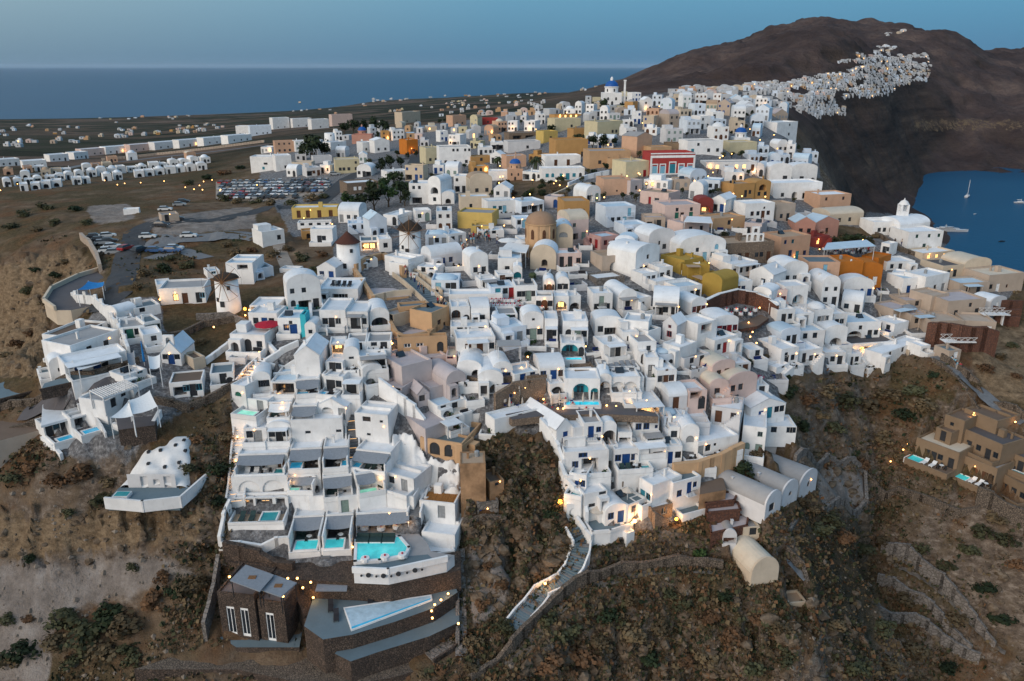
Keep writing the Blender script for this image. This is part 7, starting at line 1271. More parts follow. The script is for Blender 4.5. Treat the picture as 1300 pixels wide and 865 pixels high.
def car(px, py, c, rz, lab, group, parts=True, p=None):
    p = p or pg(px, py); o = link(bpy.data.objects.new('parked_car', CB[c])); o.location = p+Vector((0, 0, .06)); o.rotation_euler = (0, 0, rz); tag(o, lab, 'car', group); inst('car_windows', CG, o)
    if parts:
        for x in (-1.25, 1.3):
            for y in (-.8, .8): q = inst('wheel', CW, o, (x, y, .34)); q.rotation_euler = (pi/2, 0, 0)
        for y in (-.6, .6): inst('headlight', CH, o, (2.08, y, .65))
_spots = [(281+i*8.3+(j % 2)*3, 233.5+j*3.9+i*-.1) for j in range(6) for i in range(17) if _cr.random() < .93 and not (j > 3 and i > 11)]
for q, (px, py) in zip(pix_ground_many(_spots), _spots):
    c = _cr.choice(['white','white','white','silver','silver','dark','dark','blue','red']); car(px, py, c, pi/2+_cr.uniform(-.12,.12)+(pi if _cr.random() < .5 else 0), f'{c} car parked in a row of the crowded car park', f'{c} cars in the crowded car park', False, q)
for px, py, c, rz, lab in ((188,303,'white',.2,'white car standing alone on the paved lot below the road'),(240,302,'white',.15,'white car parked on the verge by the brush'),(137,302,'white',.5,'white van like car at the top of the roadside row'),(131,311,'silver',.4,'silver car second in the roadside row'),(139,309,'dark',.4,'dark car tucked behind the roadside row'),(143,316,'white',.4,'white car third in the roadside row'),(137,321,'white',.3,'white car near the lower end of the roadside row'),(146,323,'silver',.3,'silver car at the lower end of the roadside row'),(121,303,'dark',.4,'dark car against the curved concrete parapet'),(127,307,'dark',.4,'second dark car by the curved concrete parapet'),(178,320,'dark',1.2,'dark car driving on the road by the belvedere'),(197,321,'blue',.1,'blue car at the edge of the grey lot'),(219,321,'blue',0,'dark blue car beside the grey lot wall'),(160,318,'red',1.3,'red car on the road near the roadside row'),(396,222,'white',0,'white car by the beige wall of the plain white house'),(425,223,'silver',.1,'silver car in front of the pale yellow house'),(224,280,'dark',.3,'dark car by the beige shed'),(210,268,'white',.2,'white car in the lot beside the site cabin'),(228,262,'silver',.3,'silver car among the trees above the beige shed'),(233,258,'dark',.2,'dark car among the trees above the beige shed'),(205,288,'dark',0,'dark car on the bend of the upper road'),(222,318,'white',.1,'white car beside the blue car on the grey lot')): car(px, py, c, rz, lab, 'cars by the belvedere road')
# ------------------------------------------------------------------ trees, palms, bushes
def crown_mesh(seed, leaf, n=420, flat=.8, size=.30, lumps=9):
    r = random.Random(seed); b = MB(); L = []
    for i in range(lumps):
        a = r.uniform(0, 2*pi); d = r.uniform(.1, .68); L.append((cos(a)*d, sin(a)*d, r.uniform(-.35, .62)*flat, r.uniform(.26, .5)))
    for i in range(n):
        x, y, z, s = r.choice(L); v = Vector((r.gauss(0, 1), r.gauss(0, 1), r.gauss(0, 1))).normalized(); p = Vector((x, y, z))+v*s*r.uniform(.55, 1.1); nrm = (v+Vector((r.uniform(-.6,.6), r.uniform(-.6,.6), r.uniform(-.2,.8)))).normalized(); u = nrm.orthogonal().normalized(); w_ = nrm.cross(u); k = size*r.uniform(.35, 1)*.5
        b.q(*[p+u*c*k+w_*d*k*r.uniform(.6, 1.1) for c, d in ((-1,-.4),(.1,-1),(1,.2),(.2,1),(-.7,.6))])
    return b.mesh('crown', LEAVES[leaf])
CROWNS = {l: [crown_mesh(i*17+len(l), l, 520 if l in ('dark', 'green') else 420) for i in range(4)] for l in ('dark', 'olive', 'dry', 'green', 'pink', 'rust')}
def trunk_mesh():
    b = MB(); b.bar((0,0,-.8),(.06,.02,.5),.11,7,r2=.075)
    for q in ((.35,.1,1.0),(-.3,.2,1.05),(.05,-.35,1.1),(.1,.1,1.3)): b.bar((.06,.02,.45), q, .06, 5, r2=.025)
    return b.mesh('trunk', BARK)
TRUNK = trunk_mesh(); TREES = []
def tree(px, py, rpx, leaf, lab, tall=1.25, group='trees of the old town'):
    p = pg(px, py); k = mpp(p); r = rpx*k; root = thing('tree', lab, 'tree', p, _cr.uniform(0, 6), group); h = r*tall
    inst('trunk', TRUNK, root, (0, 0, 0), 0, (h*.62, h*.62, h*.62)); inst('crown', _cr.choice(CROWNS[leaf]), root, (0, 0, h*1.0), 0, (r, r, r*1.02)); occupy([(px-rpx*.8, py), (px+rpx*.8, py), (px+rpx*.8, py-rpx*1.8), (px-rpx*.8, py-rpx*1.8)])
def bush(px, py, rpx, leaf, lab, flat=.75, group='bushes on the slopes', p=None):
    p = p or pg(px, py); r = rpx*mpp(p); root = thing('bush', lab, 'bush', p, _cr.uniform(0, 6), group); inst('crown', _cr.choice(CROWNS[leaf]), root, (0, 0, r*.35*flat), 0, (r, r, r*flat)); inst('stem', TRUNK, root, (0, 0, 0), 0, (r*.4, r*.4, r*.3))
tree(398,205,17,'dark','large dark tree beside the peach house behind the car park'); tree(412,203,11,'dark','smaller dark tree at the foot of the roofless windmill stump'); tree(384,203,9,'dark','small dark tree leaning on the large tree by the peach house')
for i, (x, y, r) in enumerate(((437,172,8),(449,170,9),(462,172,9),(476,170,10),(489,170,9))): tree(x, y, r, 'dark', ('first','second','third','fourth','fifth')[i]+' dark tree from the west in the row behind the red church')
for i, (x, y, r) in enumerate(((444,270,12),(460,272,12),(476,268,14),(493,263,14),(508,258,13),(470,255,11),(487,247,11),(503,242,11),(514,262,9),(517,248,8))): tree(x, y, r, 'dark' if i % 3 else 'green', ['squat green','dark','broad dark','tall green','broad dark','darkest inner','slender green','topmost dark','small dark','small green'][i]+' tree in the grove below the stone house'+['',' at its front edge',' at its centre',' beside the porch house',' beside the tall porch house',' near the white roof','',' by the road',' at the terrace wall',' above the porch house'][i], 1.5)
for i, (x, y, r) in enumerate(((484,220,9),(497,218,10),(510,216,8))): tree(x, y, r, 'dark', ('first','middle','last')[i]+' tree of three along the road below the orange house')
for i, (x, y, r) in enumerate(((735,186,8),(752,190,9),(766,190,9),(779,189,7),(700,172,7),(768,143,8),(752,143,6))): tree(x, y, r, 'dark', ['tree at the corner of the low ochre house','broad tree behind the large ochre cube','second broad tree behind the large ochre cube','small tree at the pale yellow wall','tree behind the small yellow house','dark tree below the blue domed church','small dark tree below the blue domed church'][i])
for i, (x, y, r, l) in enumerate(((1048,312,8,'dark'),(1060,308,10,'olive'),(1074,306,10,'dark'),(1088,305,10,'dark'),(1102,308,9,'olive'),(1110,303,7,'dry'),(868,425,10,'dark'),(876,440,10,'dark'),(862,412,8,'dark'),(888,704,13,'green'),(920,300,8,'olive'),(905,303,7,'dark'),(985,452,11,'olive'),(972,456,8,'dry'),(1000,480,7,'dark'),(950,462,8,'dark'),(845,238,9,'olive'),(880,243,8,'olive'),(642,440,7,'dark'),(670,452,7,'dark'),(806,372,6,'dark'),(860,238,7,'dark'))): bush(x, y, r, l, ['dark bush beside the dark red house','olive bush behind the restaurant canopy','dark bush behind the middle of the restaurant canopy','dark round bush above the orange house','olive bush above the long public stair','dry bush by the headland path','dark shrub in the gap below the mustard terraces','lowest dark shrub in the gap below the mustard terraces','topmost dark shrub in the gap below the mustard terraces','round bright green bush above the dry stone footpath','olive shrub behind the long stone hall','dark shrub behind the long stone hall','round olive bush among white houses of the eastern quarter','dry yellow bush beside the round olive bush','dark shrub under the eastern white houses','dark shrub above the bougainvillea house','olive shrub under the red mansion','second olive shrub under the red mansion','dark shrub by the grey canopy house','dark shrub beside the cellar restaurant','dark shrub behind the big barrel house','dark shrub below the pale yellow house'][i], .8)
bush(962,482,8,'pink','magenta bougainvillea over the pink cave terrace',.8); bush(955,478,5,'pink','small magenta bougainvillea clump beside the larger one',.8)
def palm(px, py, hpx, lab):
    p = pg(px, py); h = hpx/vscale(p); root = thing('palm_tree', lab, 'palm', p, _cr.uniform(0, 6)); chain(root, 'trunk', lambda b: b.bar((0,0,-.5),(.2,.1,h*.72),.24,8,r2=.17), BARK); r = random.Random(int(px)); b = MB()
    for i in range(34):
        a = i*2.4; el = r.uniform(-.5, 1.2); L = h*.48*r.uniform(.8, 1.1); prev = None; d = Vector((cos(a), sin(a), 0))
        for j in range(7):
            t = j/6; q = Vector((.2, .1, h*.72))+d*L*t*cos(el*.6)+Vector((0, 0, L*(sin(el)*t-.9*t*t))); w_ = .34*sin(pi*min(1, t*.9+.08)); s = Vector((-d.y, d.x, 0))*w_
            if prev: b.q(prev[0]-prev[1]-Vector((0,0,.12)), q-s-Vector((0,0,.12)), q, prev[0]); b.q(prev[0], q, q+s-Vector((0,0,.12)), prev[0]+prev[1]-Vector((0,0,.12)))
            prev = (q, s)
    b.make('crown', LEAVES['palm'], root)
palm(680,221,26,'tall date palm with a full crown among the white terraces'); palm(539,221,16,'short bushy palm beside the pale yellow gabled house'); palm(632,212,16,'palm in the yard west of the peach house'); palm(654,396,8,'small palm in a pot terrace above the cave houses'); palm(566,215,10,'small palm in front of the big plain white block'); palm(676,356,12,'slim young palm on the terrace below the domed church')
# brush big enough to be told apart, then the ground cover
BUSHES = [(80,790,17),(110,812,20),(140,786,18),(75,822,16),(165,800,20),(195,770,16),(245,745,15),(228,752,12),(130,838,18),(98,840,14),(170,835,15),(30,830,16),(12,845,14),(40,712,8),(8,790,10),(35,790,8),(170,722,8),(205,735,10),(225,625,12),(240,600,10),(285,560,12),(278,600,13),(268,540,9),(275,640,10),(250,560,10),(105,605,16),(75,615,14),(40,600,10),(140,615,10),(130,640,12),(15,610,12),(88,655,8),
 (35,372,10),(60,388,9),(72,352,9),(85,335,8),(45,345,8),(25,440,12),(10,455,10),(40,425,9),(235,438,9),(255,436,8),(220,432,7),(300,325,10),(320,320,8),(345,325,10),(385,330,11),(400,345,10),(365,318,8),(410,325,9),(290,312,7),(240,340,10),(205,345,12),(185,350,11),(215,330,8),(175,365,9),(285,255,9),(300,258,8),(325,258,8),(345,260,9),(370,260,9),(395,256,11),(410,252,9),(240,235,8),(262,228,8),(285,222,8),(305,215,7),(60,265,10),(95,268,9),(30,275,10),(70,285,9),(110,285,8),(45,295,9),(15,290,10),
 (1000,500,14),(1025,510,16),(1050,500,14),(1075,515,18),(1100,520,20),(1130,505,16),(1160,500,17),(1175,520,16),(1150,530,14),(1060,545,14),(1020,545,13),(1120,560,14),(1140,585,10),(1090,590,12),(1005,535,10),(1185,480,9),(1040,530,12),(960,580,12),(945,600,12),(955,620,10),(985,620,9),(1012,690,9),(1040,680,14),(1070,690,14),(1055,665,12),(1095,700,13),(1120,690,10),(1260,660,12),(1245,680,14),(1275,690,12),(1230,700,12),(1200,720,10),(1170,700,10),(1290,720,12),(1150,760,12),(1120,800,14),(1160,830,13),(1210,790,12),(1250,750,12),(1085,850,16),(1060,800,12),(1130,850,12),(1200,850,12),(1270,790,12),
 (690,790,12),(720,810,15),(740,840,18),(700,845,16),(770,785,11),(800,810,14),(840,800,13),(820,840,15),(870,770,11),(900,790,13),(930,810,14),(960,790,11),(900,840,15),(870,840,12),(950,850,14),(990,800,12),(1000,840,12),(760,820,12),(850,755,9),(800,765,9),(920,760,10),(985,765,8),
 (612,770,10),(640,800,11),(600,820,10),(655,640,8),(690,690,12),(700,655,10),(715,700,9),(665,600,8),(620,720,8),(640,745,9),(600,690,7),(560,856,9),(600,850,9),(540,858,8),(1250,470,10),(1270,455,9),(1235,490,8),(1285,440,8),(1290,480,8),(650,248,8),(670,250,9),(690,248,8),(705,245,9),(640,245,7),(715,250,7),(1005,620,8),(1018,640,9),(1032,650,8)]
_G = pix_ground_many([(x, y) for x, y, r in BUSHES])
for (x, y, r), g in zip(BUSHES, _G):
    l = _cr.choice(['olive','olive','dark','dry','dry','rust'] if x < 600 or x > 660 else ['dry','rust','olive']); wd = {'olive': 'olive green', 'dark': 'dark green', 'dry': 'dry brown', 'rust': 'rusty brown'}[l]
    where = ('on the slope below the stone villa side track' if y > 690 and x < 290 else 'in the ravine under the left terraces' if x < 300 and y > 530 else 'on the brush field by the windmills' if 170 < x < 420 and y > 300 else 'on the sandy bluff edge' if x < 170 and y > 320 else 'on the dry field by the car park' if x < 430 else 'on the slope under the eastern white houses' if x > 990 and y < 600 and x < 1200 else 'on the hillside under the brown hotel' if x > 1000 and y > 600 else 'beside the cliff walkway' if x > 1200 else 'on the brown knoll below the footpath' if y > 740 and x > 660 else 'on the waste plot by the promenade' if y < 300 else 'on the bare cliff beside the blue stair')
    bush(x, y, r*(1.5 if y > 590 else 1.2), l, f'low {wd} bush {where}', .62, f'{wd} bushes {where}', g)
def scrub():
    r = np.random.default_rng(5); n = 70000; px = r.uniform(-30, 1330, n); py = r.uniform(300, 870, n)**1.0; py = np.where(r.random(n) < .5, r.uniform(560, 870, n), py)
    ok = ~(in_poly(px, py, VILLAGE)|in_poly(px, py, LEFTV)); 
    for p in DUST+SAND: ok &= ~(in_poly(px, py, p) & (r.random(n) < .9))
    xi = np.clip(px.astype(int), 0, 1299); yi = np.clip(py.astype(int), 0, 864); ok &= ~OCC[yi, xi]; px, py = px[ok], py[ok]; G = np.array([tuple(g) for g in pix_ground_many(list(zip(px, py)))]); den = fbm(G[:,0], G[:,1], 14, 4, 55); keep = (den+r.uniform(-.25, .25, len(G)) > .05) & (G[:,1] < 330); G = G[keep]
    rr = random.Random(9); B = {k: MB() for k in ('dry', 'olive', 'rust', 'dark')}
    for i, g in enumerate(G):
        k = rr.choices(['dry', 'olive', 'rust', 'dark'], [.42, .28, .18, .12])[0]; s = rr.choice([.14, .2, .25, .3, .55])*rr.uniform(.8, 1.3)*(1+g[1]/400); b = B[k]
        for j in range(4):
            a = rr.uniform(0, 6.28); u = Vector((cos(a), sin(a), rr.uniform(-.2, .3)))*s*rr.uniform(.5, 1); c = Vector(g)+Vector((rr.uniform(-s, s), rr.uniform(-s, s), s*.12)); v = Vector((-sin(a)*.5, cos(a)*.5, rr.uniform(.4, 1)))*s*.75; b.q(c-u*.5, c+u*.5, c+u*.3+v, c-u*.35+v*.8)
    for k, b in B.items(): o = b.make('scrub', LEAVES[k]); tag(o, None, None, None, 'stuff')
scrub()
def stones():
    r = np.random.default_rng(8); n = 2400; px = r.uniform(0, 1300, n); py = r.uniform(540, 868, n); ok = ~(in_poly(px, py, VILLAGE)|in_poly(px, py, LEFTV)); ok &= ~OCC[np.clip(py.astype(int), 0, 864), np.clip(px.astype(int), 0, 1299)]; G = pix_ground_many(list(zip(px[ok], py[ok]))); rr = random.Random(4); b = MB()
    for g in G:
        s = rr.choice([.14, .18, .25, .3, .5]) * rr.uniform(.6, 1.2); n = len(b.v); V = [Vector(v)*s*rr.uniform(.6, 1.2)+g for v in ((1,.2,0),(0,1,.1),(-1,.1,0),(.1,-1,0),(0,0,.8),(0,0,-.5))]; b.v += [tuple(v) for v in V]
        for f in ((0,1,4),(1,2,4),(2,3,4),(3,0,4),(1,0,5),(2,1,5),(3,2,5),(0,3,5)): b.f.append(tuple(n+q for q in f)); b.i.append(0)
    o = b.make('loose_stones', plain('pale_rubble', (.19, .155, .125), .95, .35, .8)); tag(o, None, None, None, 'stuff')
stones()
def outcrops():
    ico = bmesh.new(); bmesh.ops.create_icosphere(ico, subdivisions=1, radius=1); IV = [v.co.copy() for v in ico.verts]; IF = [tuple(v.index for v in f.verts) for f in ico.faces]; ico.free(); rr = random.Random(14); b = MB(); zones = [([(590,660),(730,650),(725,700),(640,770),(590,760)], 260, 1.0), ([(600,570),(690,555),(725,640),(620,650)], 130, .8), ([(-10,650),(285,640),(285,700),(-10,725)], 150, .6), ([(20,340),(108,325),(62,385),(60,470),(0,480)], 120, .9), ([(670,770),(1095,745),(1100,868),(660,868)], 330, .9), ([(1040,560),(1180,560),(1100,640),(1030,640)], 90, .9), ([(1110,700),(1290,700),(1290,860),(1120,860)], 160, .8), ([(150,560),(285,560),(280,640),(150,640)], 80, .8), ([(1010,480),(1180,480),(1180,560),(1010,560)], 90, .7)]
    P = []
    for poly, n, s in zones:
        x0, x1, y0, y1 = min(p[0] for p in poly), max(p[0] for p in poly), min(p[1] for p in poly), max(p[1] for p in poly)
        for i in range(n): P.append((rr.uniform(x0, x1), rr.uniform(y0, y1), s*rr.choice([.35, .5, .6, .9, 1.3]), poly))
    for (x, y, s, poly), g in zip(P, pix_ground_many([p[:2] for p in P])):
        if not bool(in_poly(np.array([x]), np.array([y]), poly)[0]) or OCC[int(np.clip(y, 0, 864)), int(np.clip(x, 0, 1299))]: continue
        n = len(b.v); sx, sy, sz = (rr.uniform(.6, 1.4)*s for _ in range(3)); a = rr.uniform(0, 6.28); ca, sa = cos(a), sin(a)
        for v in IV: k = rr.uniform(.7, 1.15); X, Y, Z = v.x*sx*k, v.y*sy*k, v.z*sz*k*.7; b.v.append((g.x+X*ca-Y*sa, g.y+X*sa+Y*ca, g.z-s*.30+Z))
        for f in IF: b.f.append(tuple(n+q for q in f)); b.i.append(0)
    nb = NB('outcrop_rock'); r_ = nb.ramp(nb.noise(.6, 7, .75, stretch=(1, 1, 2)), [(.3, (.050, .036, .026)), (.5, (.135, .098, .068)), (.72, (.27, .21, .155))]); nb.col(r_, .95, .1); nb.bump(nb.noise(3, 5, .7), .8, .2)
    o = b.make('rock_outcrops', nb.m); tag(o, None, None, None, 'stuff')
outcrops()
# ------------------------------------------------------------------ furniture
def lounger_mesh(c):
    b = MB(); b.box(-.35, .35, -1.0, .35, .26, .36); b.q((-.35,.35,.36),(.35,.35,.36),(.35,.95,.78),(-.35,.95,.78)); b.q((-.35,.95,.70),(.35,.95,.70),(.35,.35,.26),(-.35,.35,.26)); [b.box(x-.04, x+.04, y-.04, y+.04, 0, .258) for x in (-.3, .3) for y in (-.9, .3)]; return b.mesh('lounger', CLOTH[c])
LM = {c: lounger_mesh(c) for c in ('white', 'grey', 'dark', 'darkblue', 'green')}
def loungers(pts, c, rz, lab, group, z=None, dz=.05):
    for g, (x, y) in zip(pix_ground_many(pts), pts):
        p = on_z(x, y, z) if z is not None else g+Vector((0, 0, dz)); o = inst('sun_lounger', LM[c], None, p, rz); tag(o, lab, 'sun lounger', group)
loungers([(444+i*7, 365) for i in range(4)] and [(423+i*7, 362+i*.3) for i in range(4)], 'dark', 0, 'dark sun lounger on the white roof terrace beside the castle', 'dark loungers on the white villa roof', pg(430,381).z+14/vscale(pg(430,381))-.35); loungers([(770+i*7.5, 474+(i % 2)*1.5) for i in range(6)]+[(768+i*7.5, 469) for i in range(6)], 'grey', .3, 'grey sun lounger on the terrace above the two brown arches', 'grey loungers above the two arches', None, .6); loungers([(632,360),(638,361)], 'white', .5, 'white sun lounger on the small terrace under the sloping gable', 'pair of white loungers')
zc2 = zt
loungers([(420,772),(427,784),(470,762),(500,755),(530,750)], 'dark', .2, 'charcoal lounger on the dark dusk terrace by the wedge pool', 'charcoal loungers on the dusk terrace', Z_DUSK+.03)
def cabana(px, py, i):
    p = on_z(px, py, zc2+.45); root = thing('daybed', ['west most','middle','east most'][i]+' dark green floating daybed at the back edge of the lit main pool', 'daybed', p, 0, 'daybeds in the main pool'); chain(root, 'base', lambda b: b.box(-1, 1, -.7, .7, -.3, .12), WH); chain(root, 'mattress', lambda b: b.box(-.95, .95, -.66, .66, .123, .34), CLOTH['green']); chain(root, 'backrest', lambda b: b.box(-.95, .95, .45, .66, .343, .8), CLOTH['green'])
for i, x in enumerate((461, 477, 493)): cabana(x, 686, i)
def table_set(p, lab, group, cloth='white', chairs=2, seat='dark', r=.6):
    root = thing('dining_table', lab, 'table', p, _cr.uniform(0, 3), group); chain(root, 'tablecloth', lambda b: b.lathe(0, 0, [(r*1.08, .25), (r*1.02, .72), (r, .75), (0, .751)], 10), CLOTH[cloth]); chain(root, 'centrepiece', lambda b: b.lathe(0, 0, [(.12, .752), (.16, .9), (.02, 1.05)], 6), CLOTH['red'])
    for i in range(chairs):
        a = 2*pi*i/chairs; d = Vector((cos(a), sin(a), 0))*(r+.55); ch = thing('dining_chair', lab.replace('table', 'chair beside table'), 'chair', p+d, a, group+' chairs'); chain(ch, 'seat', lambda b: b.box(-.22, .22, -.22, .22, .40, .46), CLOTH[seat]); chain(ch, 'backrest', lambda b: b.box(.18, .23, -.22, .22, .463, .9), CLOTH[seat])
        for x in (-.19, .19):
            for y in (-.19, .19): chain(ch, 'leg', lambda b: b.box(x-.02, x+.02, y-.02, y+.02, 0, .397), IRON)
for i, (x, y) in enumerate(((463,673.5),(484,674),(504,672),(464,714),(489,711.5),(511,709))): table_set(on_z(x, y, zc2+.05), 'white clothed table with dark red flowers beside the lit main pool', 'tables around the main pool', 'white', 0)
for i in range(7): 
    for j in range(2): table_set(pg(619+i*5.4+j*2, 388+j*6)+Vector((0, 0, .5)), 'small white table on the red restaurant terrace below the domed church', 'tables on the red terrace', 'white', 2, 'red', .45)
for i in range(5): table_set(pg(664+i*6, 397+(i % 2)*2)+Vector((0, 0, .4)), 'small white table on the terrace of the arched cave restaurant', 'tables of the cave restaurant', 'white', 2, 'dark', .45)
for i in range(9): table_set(pg(1046+i*7.2, 320+(i % 3)*2.4)+Vector((0, 0, .3)), 'lit table under the long restaurant canopy above the orange house', 'tables under the long canopy', 'white', 2, 'dark', .5)
for i in range(9): table_set(pg(640+i*13-(i % 2)*4, 513+(i % 3)*6)+Vector((0, 0, .2)), 'small table of the blue cellar restaurant terrace', 'tables of the blue cellar terrace', 'beige', 2, 'darkblue', .42)
for i in range(7): table_set(pg(922+i*6, 399+(i % 2)*5)+Vector((0, 0, .4)), 'small table inside the red lava stone terrace', 'tables on the lava stone terrace', 'white', 2, 'dark', .42)
def parasol(px, py, c, lab, closed=False, group=None, r=1.5, h=2.5, dz=0):
    p = pg(px, py); p.z += dz; root = thing('parasol', lab, 'parasol', p, _cr.uniform(0, 1), group); chain(root, 'pole', lambda b: b.bar((0,0,-.2),(0,0,h+.1),.04,6), STEELW); chain(root, 'base', lambda b: b.lathe(0,0,[(.28,0),(.26,.1),(0,.101)],8), IRON)
    if closed: chain(root, 'folded_canopy', lambda b: b.lathe(0,0,[(.10,.9),(.22,1.1),(.18,1.8),(.06,h),(0,h+.05)],8), CLOTH[c])
    else: chain(root, 'canopy', lambda b: b.lathe(0,0,[(r,h-.62),(r,h-.5),(r*.5,h-.2),(0,h+.05)],8), CLOTH[c])
for i, (x, y) in enumerate(((647,520),(659,506),(680,505),(663,520),(676,503),(710,512),(727,510),(740,514),(753,513),(700,517))): parasol(x, y+3, 'beige', 'closed beige parasol on the blue cellar restaurant terrace', True, 'closed parasols on the cellar terrace')
for x, y, c, r, lab in ((785,321,'white',2.4,'wide white parasol on the red terrace beside the grey church stair'),(341,428,'red',2.3,'large red parasol in the white taverna yard'),(646,318,'white',2.6,'white parasol on the terrace in front of the domed church'),(660,320,'white',2.2,'second white parasol beside the domed church'),(796,640,'beige',.9,'single beige parasol on the brown stone terrace of the lowest houses'),(757,664,'beige',1.4,'pale parasol on the round terrace above the blue stair'),(740,618,'white',1.5,'white parasol at the teal plunge pool house'),(576,352+185,'beige',2.2,'pale parasol on the terrace of the tan arched house'),(1152,402,'grey',1.6,'blue grey parasol of the beige cliff hotel'),(460,608,'white',1.0,'slim white parasol beside the green lit plunge pool'),(1000,500+240,'beige',.1,'')):
    if lab: parasol(x, y, c, lab, False, None, r, 2.7, .2)
parasol(184, 466, 'blue', 'closed violet lit parasol standing between the shade sails', True, None, 1, 4.5)  # the violet light is only put into the canvas colour
def canopy(pts, dz, mat, lab, name='canopy_roof'):
    z = sum(g.z for g in pix_ground_many(pts))/len(pts)+dz; W = [on_z(x, y, z) for x, y in pts]; c = sum(W, Vector())/len(W); root = thing(name, lab, 'canopy', c); L = [(q.x-c.x, q.y-c.y) for q in W]; b = MB(); b.prism(L, 0, .12); b.make('panel', mat, root)
    for x, y in L: chain(root, 'post', lambda b: b.bar((x*.95, y*.95, -dz-1), (x*.95, y*.95, -.003), .07, 6), STEELW)
canopy([(1045,318),(1112,313),(1100,305),(1050,309)], 2.6, ROOFS['blue'], 'long pale blue restaurant canopy above the orange house'); canopy([(632,441),(662,440),(660,432),(630,433)], 2.4, ROOFS['grey'], 'grey terrace canopy beside the cave house with the blue grotto'); canopy([(635,318),(668,322),(672,312),(645,308)], 2.3, CLOTH['white'], 'white double canopy over the terrace before the domed church')
canopy([(868,282),(905,284),(902,276),(872,275)], 2.4, ROOFS['white'], 'white restaurant canopy glowing beside the dark red vault'); canopy([(1008,388+72,),(1012,388+72),(1012,458),(1008,458)], 2, WHITE, 'small white slab over a terrace in the eastern quarter') if False else None
def lattice(px, py, wm, lab):
    p = pg(px, py); p.z += 2.2; root = thing('balcony_platform', lab, 'balcony', p); chain(root, 'floor', lambda b: b.box(-wm/2, wm/2, -1.2, 1.2, -.15, 0), WH)
    for y in (-1.2, 1.2): chain(root, 'lattice_rail', lambda b: [b.bar((x, y, 0), (x+wm/5, y, 1.0), .05, 4) for x in [-wm/2+i*wm/5 for i in range(5)]]+[b.bar((x+wm/5, y, 0), (x, y, 1.0), .05, 4) for x in [-wm/2+i*wm/5 for i in range(5)]]+[b.bar((-wm/2, y, 1.0), (wm/2, y, 1.0), .06, 4)], WH)
    for x in (-wm*.35, wm*.35): chain(root, 'post', lambda b: b.box(x-.18, x+.18, -.3, .3, -6, -.153), WH)
lattice(1214, 445, 6.5, 'white lattice railed platform in front of the red brown stone wall'); lattice(1260, 410, 6, 'white lattice railed platform at the seaward end of the beige hotel')
# ------------------------------------------------------------------ people
def person_mesh(pose, shirt, leg):
    J = {'pel': (0,0,.92), 'ch': (0,.0,1.28), 'nk': (0,0,1.46), 'hd': (0,-.02,1.60), 'top': (0,-.01,1.72), 'sl': (-.19,0,1.40), 'sr': (.19,0,1.40), 'hl': (-.1,0,.88), 'hr': (.1,0,.88), 'kl': (-.11,-.04-.12*pose,.48), 'kr': (.11,-.02+.10*pose,.48), 'fl': (-.11,.02-.22*pose,.06), 'fr': (.11,.02+.26*pose,.06), 'tl': (-.12,-.14-.22*pose,.03), 'tr': (.12,-.14+.26*pose,.03), 'el': (-.27,.03,1.13), 'er': (.26,.02,1.13), 'wl': (-.27,-.08-.1*pose,.90), 'wr': (.27,-.10,.92), 'gl': (-.27,-.1-.1*pose,.80), 'gr': (.27,-.13,.82)}
    E = [('pel','ch'),('ch','nk'),('nk','hd'),('hd','top'),('ch','sl'),('ch','sr'),('pel','hl'),('pel','hr'),('hl','kl'),('hr','kr'),('kl','fl'),('kr','fr'),('fl','tl'),('fr','tr'),('sl','el'),('sr','er'),('el','wl'),('er','wr'),('wl','gl'),('wr','gr')]
    rad = {'pel':.14,'ch':.155,'nk':.06,'hd':.10,'top':.075,'sl':.075,'sr':.075,'hl':.10,'hr':.10,'kl':.065,'kr':.065,'fl':.045,'fr':.045,'tl':.035,'tr':.035,'el':.045,'er':.045,'wl':.032,'wr':.032,'gl':.028,'gr':.028}; K = list(J)
    me = bpy.data.meshes.new('person'); me.from_pydata([J[k] for k in K], [(K.index(a), K.index(c)) for a, c in E], []); o = bpy.data.objects.new('person', me); COL.objects.link(o); md = o.modifiers.new('s', 'SKIN')
    for i, k in enumerate(K): me.skin_vertices[0].data[i].radius = (rad[k], rad[k])
    me.skin_vertices[0].data[0].use_root = True; dg = bpy.context.evaluated_depsgraph_get(); m2 = bpy.data.meshes.new_from_object(o.evaluated_get(dg)); bpy.data.objects.remove(o)
    m2.materials.clear(); [m2.materials.append(x) for x in (SKIN, shirt, leg, HAIR)]
    for p in m2.polygons: z = p.center.z; x = abs(p.center.x); p.material_index = 3 if z > 1.66 or (z > 1.55 and p.center.y > .03) else 0 if z > 1.45 or (x > .2 and z < 1.2) else 1 if z > .93 else 2; p.use_smooth = True
    return m2
SKIN = plain('skin', (.42, .24, .16), .6, .1, bump=0); HAIR = plain('dark_hair', (.02, .015, .012), .7, .2, bump=0)
PM = [person_mesh(p, CLOTH[s] if s in CLOTH else PAINT[s], CLOTH[l] if l in CLOTH else PAINT[l]) for p, s, l in ((0, 'white', 'darkblue'), (1, 'dark', 'grey'), (.6, 'red', 'dark'), (0, 'lightblue', 'beige'), (1, 'beige', 'darkblue'), (.3, 'dark', 'dark'))]
PW_ = ['in a white shirt', 'in a dark top and grey trousers', 'in a red top', 'in a pale blue shirt', 'in a beige top', 'in dark clothes']
def people(pts, where, group, dz=.05, z=None):
    for i, (g, (x, y)) in enumerate(zip(pix_ground_many(pts), pts)):
        k = _cr.randrange(6); o = inst('person', PM[k], None, (g if z is None else on_z(x, y, z))+Vector((0, 0, dz)), _cr.uniform(0, 6.28)); tag(o, f'person {PW_[k]} {where}', 'person', f'people {where} {PW_[k]}')
_pr = random.Random(12)
